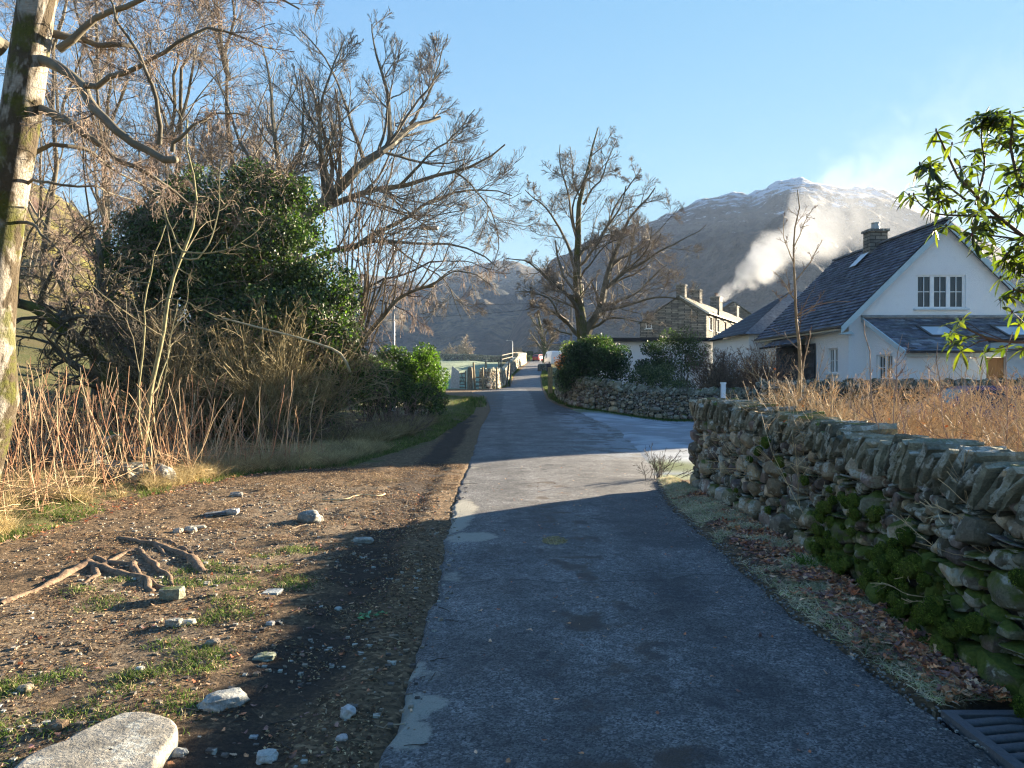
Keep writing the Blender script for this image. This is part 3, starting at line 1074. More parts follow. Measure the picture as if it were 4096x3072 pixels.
def bush(name, c, r, label, cat, kind, seed, nl=22, lr=(.3, .5), dens=260, size=.07, group=None, stems=8, twigs=0, core=.0, extra=None, jitter=.7):
    """leafy shrub: c centre of its mass, r its half sizes"""
    rg = RG(seed)
    g = float(g0(c[0], c[1]))
    rt = empty(name, (c[0], c[1], g), label, cat, group)
    C, Rl = lumps(c, r, nl, (lr[0] * min(r), lr[1] * min(r)), rg)
    Cc = np.array([c])
    C, Rl = np.concatenate([C, Cc]), np.append(Rl, min(r) * .75)
    P, N = leafmass(C, Rl, dens, rg)
    k = P[:, 2] > g + .02
    mb = MB()
    leaves(mb, P[k], N[k], size, rg, GREENS[kind] if isinstance(kind, str) else kind, jitter=jitter)
    mb.build('foliage', M['leaf'], rt)
    sb = MB()
    b = np.array([c[0], c[1], g - .05])
    for i in range(stems):
        tgt = C[rg.integers(0, len(C))]
        p = resample([b + rg.normal(0, .15 * min(r), 3) * (1, 1, 0), (b + tgt) / 2 + rg.normal(0, .1 * min(r), 3), tgt], 8)
        sb.tubes(p, np.linspace(.035, .008, 8) * min(r) / 1.2, 5, (.07, .055, .04, .2))
    if twigs:
        L = []
        ii = rg.integers(0, len(C), twigs)
        d = nrm(rg.normal(0, 1, (twigs, 3)) + (0, 0, .6))
        p0 = C[ii] + d * Rl[ii][:, None] * .6
        p1 = p0 + d * Rl[ii][:, None] * rg.uniform(.5, 1.0, (twigs, 1))
        pm = (p0 + p1) / 2 + rg.normal(0, .05, (twigs, 3))
        sb.tubes(np.stack([p0, pm, p1], 1), np.tile([.006, .005, .003], (twigs, 1)), 3, (.16, .11, .08, 0))
    sb.build('stems', M['twig'], rt)
    return rt


def bare_shrub(name, c, h, w, label, cat, seed, n=16, col=(.2, .13, .08), lean=(0, 0, 0), group=None, tw=(5, 4), minr=.0035, r0=.008, leafc=None, nleaf=0, mat='twig', root=None, parent=None):
    rg = RG(seed)
    g = float(g0(c[0], c[1]))
    base = np.array([c[0], c[1], g])
    rt = empty(name, base, label, cat, group) if parent is None else parent
    p0 = base + rg.normal(0, .12 * w, (n, 3)) * (1, 1, 0) - (0, 0, .05)
    d = nrm(rg.normal(0, .38 * w / max(h, .3), (n, 3)) + (0, 0, 1) + np.array(lean))
    L = h * rg.uniform(.55, 1.05, n)
    m = 9
    P = np.empty((n, m, 3))
    P[:, 0] = p0
    for j in range(1, m):
        d = nrm(d + rg.normal(0, .10, (n, 3)) + np.array(lean) * .06)
        P[:, j] = P[:, j - 1] + d * (L / (m - 1))[:, None]
    Rr = np.linspace(1, .45, m)[None] * (r0 * rg.uniform(.6, 1.2, n))[:, None]
    mb = MB()
    def cl(k, f=1.0):
        c_ = np.array(col)[None] * rg.uniform(.6, 1.5, (k, 1)) * f
        return np.concatenate([c_, np.zeros((k, 1))], 1)
    mb.tubes(P, Rr, 4, cl(n))
    Q, RQ = sub(P, Rr, tw[0], .25, .98, (.25, .55), (20, 55), 6, .14, .05, .6, minr, rg)
    mb.tubes(Q, RQ, 3, cl(len(Q)))
    if tw[1]:
        Q2, RQ2 = sub(Q, RQ, tw[1], .2, 1.0, (.3, .6), (25, 60), 4, .16, .04, .7, minr * .8, rg)
        mb.tubes(Q2, RQ2, 3, cl(len(Q2), 1.1))
        Q = Q2
    mb.build('branches', M[mat], rt)
    if nleaf:
        lb = MB()
        i = rg.integers(0, len(Q), nleaf)
        leaves(lb, Q[i, -1], rg.normal(0, 1, (nleaf, 3)), .045, rg, leafc)
        lb.build('dry_leaves', M['litter'], rt)
    return rt


def blades(mb, X, Y, Z, ln, w, rg, cols, lean=.5, wind=(0, 0, 0), seg=3):
    n = len(X)
    p = np.stack([X, Y, Z], 1)
    d = nrm(rg.normal(0, lean * .5, (n, 3)) * (1, 1, 0) + (0, 0, 1) + np.array(wind))
    sdv = nrm(np.cross(d, rg.normal(0, 1, (n, 3))))
    L = ln * rg.uniform(.45, 1.25, n)
    V = []
    bend = nrm(rg.normal(0, 1, (n, 3)) * (1, 1, 0) + np.array(wind)) * lean
    for j in range(seg):
        f = 1 - j / seg
        V += [p - sdv * w * f, p + sdv * w * f]
        d = nrm(d + bend * (.9 / seg) * (j + 1) - (0, 0, .12 * j * lean))
        p = p + d * (L / seg)[:, None]
    V.append(p)
    V = np.stack(V, 1)
    k = V.shape[1]
    b = (np.arange(n) * k)[:, None]
    q = np.concatenate([b + np.array([2 * j, 2 * j + 1, 2 * j + 3, 2 * j + 2]) for j in range(seg - 1)], 0)
    t = b + np.array([k - 3, k - 2, k - 1])
    c = cols[rg.integers(0, len(cols), n)] * rg.uniform(.65, 1.4, (n, 1))
    mb.add(V.reshape(-1, 3), q, t, np.repeat(c, k, 0))


def px_limb(pts, r0, r1):
    """pts: (px, py, depth)"""
    return ([at(*p) for p in pts], r0, r1)


LV = lambda *a: dict(zip(('num', 't0', 't1', 'lr', 'ang', 'n', 'wob', 'trop', 'rr', 'minr'), a))


def trees():
    # near birch at the left edge with its limbs reaching over the verge
    lim = [px_limb([(-60, 640, 7.4), (-12, 330, 7.3), (0, 230, 7.3), (18, 120, 7.2), (38, 40, 7.2), (52, -60, 7.2), (60, -200, 7.1)], .24, .14),
           px_limb([(32, 72, 7.2), (60, 62, 7.0), (85, 100, 6.8), (110, 130, 6.6), (140, 152, 6.5), (176, 160, 6.3)], .055, .03),
           px_limb([(28, 105, 7.2), (58, 118, 7.1), (84, 130, 6.9), (110, 158, 6.9), (150, 176, 6.9), (190, 205, 7.2)], .05, .012),
           px_limb([(40, 30, 7.2), (62, 35, 7.3), (92, 42, 7.4), (118, 50, 7.5), (135, 48, 7.6)], .045, .02),
           px_limb([(86, 86, 6.8), (120, 72, 6.7), (165, 62, 6.6), (190, 40, 6.5), (230, 30, 6.6), (275, 50, 6.9)], .03, .006),
           px_limb([(160, 145, 6.5), (158, 100, 6.4), (140, 60, 6.3), (118, 20, 6.2), (105, -40, 6.2)], .022, .006),
           px_limb([(173, 152, 6.4), (200, 125, 6.3), (215, 112, 6.4), (250, 115, 6.6)], .02, .005),
           px_limb([(60, 50, 7.2), (100, 20, 7.2), (140, 5, 7.1), (200, -20, 7.1), (260, 5, 7.2)], .04, .007),
           px_limb([(16, 170, 7.3), (60, 145, 7.4), (95, 150, 7.6), (120, 175, 8), (165, 192, 8.5)], .028, .006),
           px_limb([(5, 50, 7.3), (-20, 20, 7.0), (-50, -20, 6.8)], .09, .04),
           px_limb([(12, 190, 7.3), (50, 180, 7.0), (95, 190, 7.2), (135, 200, 7.8)], .02, .005),
           px_limb([(50, -60, 7.2), (130, -80, 7), (220, -50, 7.2), (300, 10, 7.6)], .06, .008),
           px_limb([(4, 215, 7.3), (40, 230, 7.0), (70, 262, 6.9), (95, 300, 7.0)], .02, .004)]
    rt, _ = tree('birch_tree', lim, 'big leaning birch with peeling mossy bark and low spreading limbs over the verge', 'tree',
                 [LV(10, .3, 1.0, (.22, .5), (25, 70), 10, .17, .0, .2, .004), LV(9, .1, 1.0, (.3, .65), (25, 65), 8, .19, -.04, .5, .0026),
                  LV(8, .1, 1.0, (.35, .65), (25, 60), 6, .2, -.04, .7, .0016)], 101, bark=(.15, .13, .09), twig=(.26, .19, .145), moss=.12, sides=20, nmain=1, skip=1, wob0=.035)
    # pale bark plates on the trunk
    for ch in rt.children:
        if ch.name.startswith('trunk'):
            g = G('birch_bark')
            v = g.scaled((1, 1, .5))
            v2 = g.scaled((1, 1, 5))
            dk = g.mix(g.noise(14, 6, .7, v), (.025, .02, .014), (.17, .13, .08))
            wh = g.mix(g.noise(16, 5, .7, v2), (.16, .13, .10), (.62, .56, .46))
            c = g.mix(g.ramp(g.noise(2.6, 4, .65, v, .6), [(.48, 0.0), (.54, 1.0)]), dk, wh)
            c = g.mix(g.ramp(g.noise(3.6, 5, .6), [(.5, 0.0), (.6, .85)]), c, g.mix(g.noise(40, 3), (.04, .05, .008), (.17, .17, .03)))
            g.bsdf(c, .85, g.bump(g.noise(18, 6, .7, v), 1.0, .06), .2)
            ch.data.materials[0] = g.m
    # tall beech behind the ivy
    D = 28
    lim = [px_limb([(270, 425, D), (274, 350, D), (290, 260, D), (305, 215, D)], .55, .34),
           px_limb([(303, 222, D), (340, 190, D - 1), (372, 160, D - 1.5), (392, 145, D - 1), (412, 125, D), (440, 118, D + 1)], .26, .07),
           px_limb([(318, 212, D), (360, 192, D), (405, 184, D), (450, 172, D), (480, 160, D), (505, 145, D)], .15, .03),
           px_limb([(385, 152, D - 1), (393, 110, D - 1), (388, 80, D - 1), (378, 55, D - 1), (372, 25, D - 1)], .12, .02),
           px_limb([(330, 198, D - 1), (322, 150, D - 2), (320, 110, D - 2), (330, 70, D - 2), (345, 40, D - 2)], .11, .02),
           px_limb([(365, 168, D + 1), (352, 120, D + 1), (342, 90, D + 2), (330, 60, D + 2), (300, 30, D + 2)], .09, .02),
           px_limb([(340, 250, D), (375, 236, D), (410, 215, D), (440, 195, D + 1), (480, 190, D + 1), (512, 196, D + 1)], .12, .02),
           px_limb([(300, 262, D), (340, 252, D), (380, 240, D - 1), (430, 240, D - 2), (470, 250, D - 2), (498, 268, D - 2)], .12, .02),
           px_limb([(410, 125, D), (430, 95, D), (440, 60, D), (448, 35, D)], .07, .015),
           px_limb([(292, 258, D), (283, 190, D + 1), (276, 130, D + 1), (268, 80, D + 1), (262, 45, D + 1)], .2, .03),
           px_limb([(285, 220, D), (255, 175, D + 1), (240, 130, D + 1), (225, 90, D + 1), (215, 60, D + 1)], .13, .02),
           px_limb([(400, 186, D), (425, 160, D - 1), (455, 135, D - 1), (475, 110, D - 1)], .07, .015),
           px_limb([(280, 200, D), (300, 150, D - 2), (305, 110, D - 2), (300, 70, D - 2)], .1, .02)]
    lim += [px_limb([(455, 172, D), (490, 205, D), (500, 245, D), (485, 285, D)], .04, .01),
            px_limb([(372, 230, D), (420, 262, D - 1), (450, 285, D - 1), (462, 320, D - 1)], .05, .01)]
    tree('beech_tree', lim, 'tallest bare tree with thick forking limbs rising behind the ivy covered tree', 'tree',
         [LV(10, .12, .95, (.33, .62), (25, 60), 10, .13, .05, .5, .013), LV(7, .1, .9, (.4, .7), (20, 50), 8, .11, .05, .5, .0085),
          LV(6, .08, .9, (.4, .75), (18, 45), 6, .1, .04, .6, .006), LV(2.2, .1, .8, (.45, .8), (15, 38), 5, .07, .03, .65, .0045)], 102, bark=(.14, .125, .09), twig=(.22, .18, .145), moss=.25, nmain=1)
    # trees further left
    specs = [((238, 425, 34), [(238, 300, 34), (236, 200, 34), (230, 110, 34), (228, 60, 34)], .28, 111, 'slender bare tree between the birch limbs and the tall beech'),
             ((165, 425, 30), [(168, 300, 30), (172, 200, 30), (190, 110, 30), (196, 50, 30)], .24, 112, 'bare twiggy tree seen through the birch limbs above the ivy'),
             ((112, 410, 36), [(110, 300, 36), (104, 200, 36), (98, 120, 36), (96, 60, 36)], .26, 113, 'dark bare tree standing beside the big birch trunk'),
             ((30, 400, 40), [(40, 300, 40), (60, 180, 40), (55, 90, 40), (62, 20, 40)], .26, 114, 'bare tree with fine crown behind the birch trunk')]
    for b, up, r, sd_, lb in specs:
        pts = [b] + up
        D = b[2]
        lim = [px_limb(pts, r, r * .2)]
        rg = RG(sd_)
        for k in range(9):
            t = rg.uniform(.25, .85)
            i = min(int(t * 4), 3)
            x0, y0 = pts[i][0], pts[i][1] * .4 + pts[i + 1][1] * .6
            sx = rg.uniform(-1, 1)
            lim.append(px_limb([(x0, y0, D), (x0 + sx * 18, y0 - 35, D + rg.uniform(-1, 1)), (x0 + sx * 34, y0 - 75, D + rg.uniform(-3, 3)), (x0 + sx * 42, y0 - 120, D + rg.uniform(-3, 3))], r * .35, .02))
        tree('bare_tree', lim, lb, 'tree', [LV(9, .15, .95, (.3, .6), (25, 55), 9, .13, .05, .5, .012), LV(6.4, .1, .9, (.4, .7), (20, 50), 7, .11, .03, .55, .008),
                                            LV(6, .08, .9, (.4, .75), (18, 45), 5, .09, .02, .6, .006), LV(2.6, .1, .8, (.45, .8), (15, 38), 4, .07, .03, .65, .0045)], sd_, bark=(.14, .12, .085), twig=(.24, .19, .155), moss=.2)
    # mossy crooked tree, left background
    D = 16
    lim = [px_limb([(112, 440, D), (108, 385, D), (103, 356, D), (92, 350, D), (78, 340, D), (64, 330, D), (48, 312, D), (34, 304, D), (0, 303, D), (-40, 300, D)], .17, .09),
           px_limb([(64, 330, D), (55, 345, D), (46, 360, D), (45, 350, D)], .04, .01),
           px_limb([(60, 322, D), (85, 318, D - 1), (115, 318, D - 1), (150, 330, D - 1)], .06, .015),
           px_limb([(135, 400, D), (136, 370, D), (131, 352, D), (112, 345, D + 1), (92, 325, D + 1)], .08, .03),
           px_limb([(40, 305, D), (50, 270, D), (70, 240, D), (100, 215, D)], .06, .012),
           px_limb([(80, 340, D), (100, 300, D), (135, 270, D), (170, 262, D)], .05, .012),
           px_limb([(20, 304, D), (15, 270, D - 1), (30, 230, D - 1), (60, 200, D - 1)], .05, .012),
           px_limb([(136, 365, D), (150, 330, D), (170, 300, D), (180, 280, D)], .05, .01)]
    tree('mossy_tree', lim, 'crooked moss covered hawthorn with a low bent trunk and dense twigs', 'tree',
         [LV(14, .1, 1.0, (.25, .6), (30, 80), 8, .25, .0, .5, .008), LV(8, .1, 1.0, (.3, .6), (30, 75), 6, .28, -.02, .6, .006),
          LV(6, .1, 1.0, (.3, .6), (30, 70), 4, .3, -.02, .7, .0045)], 120, bark=(.07, .06, .035), twig=(.12, .10, .07), moss=.5, sides=10)
    lim = [px_limb([(92, 445, 19), (94, 380, 19), (96, 300, 19), (98, 240, 19)], .12, .07)]
    tree('slim_tree', lim, 'straight slim trunk rising behind the crooked mossy tree', 'tree', [LV(10, .4, 1.0, (.2, .4), (30, 70), 7, .18, .02, .4, .008), LV(6, .2, 1, (.3, .6), (25, 60), 5, .2, 0, .6, .006)], 121, moss=.4)
    # slim multi stem sapling before the ivy
    D = 11.5
    lim = [px_limb([(138, 470, D), (146, 420, D), (155, 370, D), (165, 315, D), (170, 285, D), (182, 255, D), (194, 225, D), (197, 190, D), (192, 155, D), (188, 120, D)], .045, .012),
           px_limb([(141, 440, D), (143, 380, D), (147, 310, D), (150, 280, D), (155, 245, D), (166, 225, D)], .022, .008),
           px_limb([(184, 252, D), (172, 235, D), (168, 215, D), (160, 190, D)], .015, .006),
           px_limb([(184, 252, D), (205, 254, D), (228, 250, D), (250, 238, D), (262, 225, D)], .014, .004),
           px_limb([(182, 258, D), (200, 262, D), (212, 240, D), (218, 215, D), (222, 160, D)], .016, .005),
           px_limb([(166, 298, D), (185, 300, D), (205, 312, D), (225, 322, D), (240, 318, D)], .012, .004),
           px_limb([(178, 268, D), (190, 275, D), (205, 285, D)], .01, .004),
           px_limb([(152, 395, D), (168, 350, D + .5), (185, 300, D + .6), (192, 270, D + .6)], .013, .004),
           px_limb([(145, 450, D), (160, 400, D - .5), (172, 350, D - .6), (178, 300, D - .6)], .013, .004),
           px_limb([(150, 283, D), (130, 280, D), (112, 270, D)], .012, .004)]
    tree('sapling', lim, 'pale smooth sapling with several thin crooked stems in front of the ivy', 'sapling',
         [LV(6, .25, 1.0, (.2, .45), (30, 70), 7, .14, .06, .55, .004), LV(4, .2, 1.0, (.3, .6), (30, 60), 5, .16, .04, .65, .003)], 130,
         bark=(.26, .24, .13), twig=(.24, .19, .12), moss=.1, nmain=2)
    # ivy clad tree
    rg = RG(140)
    D = 20
    spec = [(232, 255, 20, 1.75), (180, 250, 20.5, 1.5), (285, 265, 20, 1.45), (310, 310, 19.6, 1.3), (270, 330, 19.5, 1.6), (205, 310, 20, 1.8), (150, 290, 20.5, 1.3),
            (130, 250, 21, .95), (250, 210, 20.3, 1.15), (205, 205, 20.4, 1.05), (295, 220, 20.3, .95), (325, 350, 19.5, 1.1), (335, 290, 19.8, .75), (330, 320, 19.7, .9),
            (300, 385, 19.5, 1.2), (240, 385, 19.3, 1.6), (180, 370, 19.8, 1.5), (165, 225, 20.5, .9), (290, 190, 20.6, .55), (345, 380, 19.8, .9), (150, 330, 20.5, 1.2), (190, 320, 21.5, 1.7), (250, 290, 21.5, 1.8), (215, 265, 21.3, 1.6), (300, 330, 21, 1.4)]
    C = np.array([at(a, b, c) for a, b, c, d in spec])
    Rl = np.array([d for *_, d in spec])
    C2, R2 = [], []
    for c, r in zip(C, Rl):
        k = int(9 * r)
        d = nrm(rg.normal(0, 1, (k, 3)) + (0, -.4, .1))
        C2.append(c + d * r * .8)
        R2.append(rg.uniform(.16, .45, k) * r)
    C2, R2 = np.concatenate(C2), np.concatenate(R2)
    P1, N1 = leafmass(C, Rl, 240, rg, .95)
    P2, N2 = leafmass(C2, R2, 560, rg, .95)
    P, N = np.concatenate([P1, P2]), np.concatenate([N1, N2])
    k = (P[:, 2] > .2) & (P[:, 1] < 24)
    rt = empty('ivy_tree', (float(C[0, 0]), 20.5, float(g0(C[0, 0], 20.5))), 'broad dome shaped tree smothered in glossy green ivy', 'tree')
    mb = MB()
    leaves(mb, P[k], N[k], .085, rg, GREENS['ivy'], asp=.8, fold=.12, jitter=.6, drop=.4)
    mb.build('ivy', M['leaf'], rt)
    tb = MB()
    base = at(232, 440, 20.5)
    for c in C:
        p = resample([base, (base + c) / 2 + rg.normal(0, .3, 3), c], 8)
        tb.tubes(p, np.linspace(.2, .05, 8), 6, (.06, .05, .035, .2))
    tb.build('trunk', M['bark'], rt, smooth=True)
    # dead twigs trailing over the ivy
    n = 1500
    i = rg.integers(0, len(C), n)
    d0 = nrm(rg.normal(0, 1, (n, 3)) + (0, -.8, .9))
    d0[:, 1] = -np.abs(d0[:, 1])
    p0 = C[i] + d0 * Rl[i][:, None] * 1.0
    keep = (p0[:, 0] < -6.0) | (p0[:, 2] < 3.2)
    p0, d0 = p0[keep], d0[keep]
    n = len(p0)
    P = np.empty((n, 8, 3))
    P[:, 0] = p0
    d = nrm(d0 + rg.normal(0, .5, (n, 3)))
    for j in range(1, 8):
        d = nrm(d + rg.normal(0, .2, (n, 3)) - (0, 0, .14))
        P[:, j] = P[:, j - 1] + d * .14
    tw = MB()
    cl = np.concatenate([np.array([[.22, .16, .10]]) * rg.uniform(.6, 1.4, (n, 1)), np.zeros((n, 1))], 1)
    Rr = np.tile(np.linspace(.009, .004, 8), (n, 1))
    tw.tubes(P, Rr, 3, cl)
    Q, RQ = sub(P, Rr, 3, .2, 1, (.3, .7), (25, 60), 5, .2, -.1, .7, .004, rg)
    tw.tubes(Q, RQ, 3, (.21, .15, .10, 0))
    tw.build('dead_twigs', M['twig'], rt)
    # hazel with many rods
    rg = RG(150)
    base = at(345, 425, 21)
    D = 21
    lim = []
    hub = [(340, 410, D), (352, 375, D), (358, 350, D)]
    lim.append(px_limb([(318, 432, D), (330, 400, D), (346, 365, D), (355, 345, D), (358, 335, D)], .22, .15))
    tips = [(318, 170), (330, 210), (341, 150), (352, 120), (362, 175), (372, 140), (382, 155), (392, 165), (400, 185), (415, 160), (424, 180), (436, 200), (345, 240), (385, 205), (405, 215), (336, 185), (357, 205), (376, 195), (365, 150)]
    for k, (tx, ty) in enumerate(tips):
        bx = 355 + (tx - 370) * .16 + rg.uniform(-5, 5)
        dd = rg.uniform(-.7, .7)
        lim.append(px_limb([(bx - 6, 372, D), (bx, 345, D), (bx + (tx - bx) * .35, 345 - (345 - ty) * .4, D + dd), (bx + (tx - bx) * .75, 345 - (345 - ty) * .75, D + dd * 2), (tx, ty, D + dd * 3)], .045 * rg.uniform(.6, 1.2), .01))
    lim.append(px_limb([(357, 348, D), (375, 325, D), (395, 300, D), (410, 292, D), (434, 286, D)], .09, .04))
    lim.append(px_limb([(430, 287, D), (455, 270, D), (480, 276, D + .3), (500, 296, D + .5)], .03, .007))
    for bx, by, tx, ty in [(392, 303, 402, 220), (400, 298, 418, 222), (408, 293, 430, 215), (415, 291, 445, 225), (420, 290, 455, 235), (380, 318, 385, 230), (425, 288, 462, 258)]:
        lim.append(px_limb([(bx, by, D), ((bx + tx) / 2 + 4, (by + ty) / 2, D - .3), (tx, ty, D - .5)], .028, .008))
    tree('hazel', lim, 'many stemmed hazel fanning out of an ivy covered stump beside the lane', 'tree',
         [LV(7, .35, 1.0, (.14, .36), (20, 55), 7, .12, .05, .6, .007), LV(4, .2, 1.0, (.3, .6), (20, 50), 5, .14, .02, .65, .005)], 151,
         bark=(.15, .115, .07), twig=(.24, .16, .12), moss=.1)
    # weeping twig curtain beside the lamp
    rg = RG(152)
    lim = [px_limb([(360, 290, 25), (395, 285, 25), (430, 300, 25)], .03, .01), px_limb([(430, 262, 25), (470, 262, 25), (500, 272, 25)], .03, .008),
           px_limb([(380, 300, 25), (405, 310, 25), (430, 330, 25)], .03, .008), px_limb([(300, 425, 25.5), (330, 340, 25.3), (360, 290, 25), (430, 262, 25)], .07, .03)]
    lim = [lim[3]] + lim[:3]
    tree('weeping_tree', lim, 'tree with reddish drooping twigs hanging beside the street lamp post', 'tree',
         [LV(26, .35, 1.0, (.25, .5), (40, 100), 9, .12, -.28, .5, .006), LV(7, .15, 1.0, (.3, .7), (20, 60), 6, .12, -.2, .7, .006)], 153,
         bark=(.14, .10, .07), twig=(.30, .22, .17))
    # centre tree beyond the far wall
    D = 39
    lim = [px_limb([(582, 372, D), (583, 345, D), (579, 320, D), (577, 290, D), (576, 250, D), (578, 225, D), (584, 190, D), (592, 150, D), (598, 128, D)], .42, .03),
           px_limb([(585, 338, D), (596, 320, D), (603, 300, D), (604, 285, D), (612, 262, D), (622, 225, D), (640, 200, D), (655, 188, D)], .26, .03),
           px_limb([(578, 335, D), (566, 322, D), (555, 312, D), (540, 308, D), (525, 310, D)], .13, .02),
           px_limb([(577, 300, D), (560, 290, D), (545, 275, D), (525, 262, D), (505, 258, D)], .12, .02),
           px_limb([(576, 270, D), (566, 240, D), (552, 215, D), (535, 200, D), (525, 190, D)], .11, .02),
           px_limb([(580, 255, D), (598, 240, D), (610, 215, D), (628, 190, D), (640, 170, D)], .1, .02),
           px_limb([(604, 290, D), (630, 270, D), (655, 255, D), (690, 235, D), (706, 225, D)], .12, .02),
           px_limb([(600, 310, D), (625, 305, D), (650, 295, D), (680, 300, D), (700, 315, D)], .1, .02),
           px_limb([(577, 240, D), (570, 205, D), (562, 170, D), (560, 145, D)], .09, .02),
           px_limb([(583, 205, D), (600, 180, D), (612, 155, D), (618, 138, D)], .07, .015),
           px_limb([(590, 330, D), (610, 318, D - 1), (630, 320, D - 2), (655, 325, D - 2)], .08, .015),
           px_limb([(568, 322, D), (550, 300, D - 1), (530, 290, D - 2), (515, 292, D - 2)], .08, .015),
           px_limb([(608, 270, D), (640, 245, D + 2), (665, 225, D + 2), (680, 205, D + 2)], .08, .015),
           px_limb([(578, 280, D), (590, 262, D - 2), (610, 240, D - 3), (635, 232, D - 3)], .07, .015),
           px_limb([(572, 335, D), (556, 330, D), (548, 325, D), (540, 330, D)], .06, .015)]
    tree('bare_tree', lim, 'bare spreading tree with sunlit mossy trunk behind the dark shrubs at mid distance', 'tree',
         [LV(9, .12, .9, (.28, .5), (30, 65), 10, .15, .03, .5, .015), LV(7, .1, .9, (.4, .7), (25, 60), 8, .14, .02, .5, .010),
          LV(7, .08, .9, (.4, .8), (22, 55), 6, .12, .0, .6, .0068), LV(3, .1, .8, (.45, .8), (18, 42), 5, .1, .0, .65, .0058)], 160, bark=(.12, .105, .07), twig=(.27, .22, .165), moss=.45)
    # pollard by the distant houses
    D = 150
    lim = [px_limb([(545, 368, D), (545, 350, D), (542, 335, D), (540, 322, D), (538, 314, D)], .75, .2),
           px_limb([(546, 350, D), (552, 340, D), (558, 328, D)], .35, .12), px_limb([(544, 352, D), (536, 342, D), (530, 332, D)], .3, .1),
           px_limb([(543, 340, D), (548, 328, D), (552, 320, D)], .25, .1), px_limb([(541, 330, D), (533, 322, D), (530, 315, D)], .2, .1)]
    tree('oak_tree', lim, 'stocky distant oak with ivy on its trunk next to the small red car', 'tree',
         [LV(12, .3, 1.0, (.3, .6), (30, 70), 6, .2, .02, .5, .06), LV(8, .15, 1, (.35, .6), (25, 60), 4, .2, .0, .6, .045)], 170, bark=(.10, .09, .05), twig=(.24, .18, .12), moss=.5)
    for (x, y, h, w, sd_, lb) in [(465, 366, 28, 10, 171, 'pale round topped tree alone beyond the field wall'), (449, 366, 20, 9, 172, 'small pale tree beside the leafy laurel hedge end, beyond the field')]:
        D = 260
        lim = [px_limb([(x, y + 8, D), (x, y - h * .4, D), (x + 1, y - h, D)], .7, .15)]
        for k in range(7):
            a = -w + 2 * w * k / 6
            lim.append(px_limb([(x, y - h * .3, D), (x + a * .6, y - h * .55, D), (x + a, y - h * (.95 - abs(a) / w * .3), D)], .3, .12))
        tree('field_tree', lim, lb, 'tree', [LV(14, .1, 1.0, (.3, .6), (30, 70), 5, .2, .03, .5, .09), LV(8, .15, 1, (.35, .6), (25, 60), 4, .2, .0, .6, .08)], sd_, bark=(.22, .18, .13), twig=(.45, .36, .27))
    # slim tree in the garden
    D = 13
    lim = [px_limb([(802, 440, D), (800, 400, D), (794, 375, D), (796, 330, D), (795, 295, D), (792, 250, D), (794, 215, D), (797, 190, D)], .045, .008),
           px_limb([(800, 392, D), (808, 350, D), (810, 330, D)], .018, .005),
           px_limb([(795, 300, D), (785, 285, D), (775, 272, D), (770, 270, D)], .012, .004), px_limb([(796, 280, D), (810, 262, D), (822, 240, D)], .012, .004),
           px_limb([(793, 262, D), (783, 235, D), (784, 215, D)], .012, .004), px_limb([(793, 250, D), (803, 225, D), (815, 205, D)], .012, .004),
           px_limb([(795, 320, D), (812, 310, D), (825, 290, D)], .01, .004), px_limb([(795, 290, D), (780, 300, D), (772, 290, D)], .01, .004)]
    tree('slim_tree', lim, 'slim young bare tree with upright twigs in front of the white house', 'tree',
         [LV(9, .25, 1.0, (.13, .32), (25, 60), 6, .14, .06, .55, .005), LV(4, .2, 1.0, (.3, .6), (25, 55), 4, .15, .05, .65, .004)], 180, bark=(.24, .18, .11), twig=(.15, .10, .08))


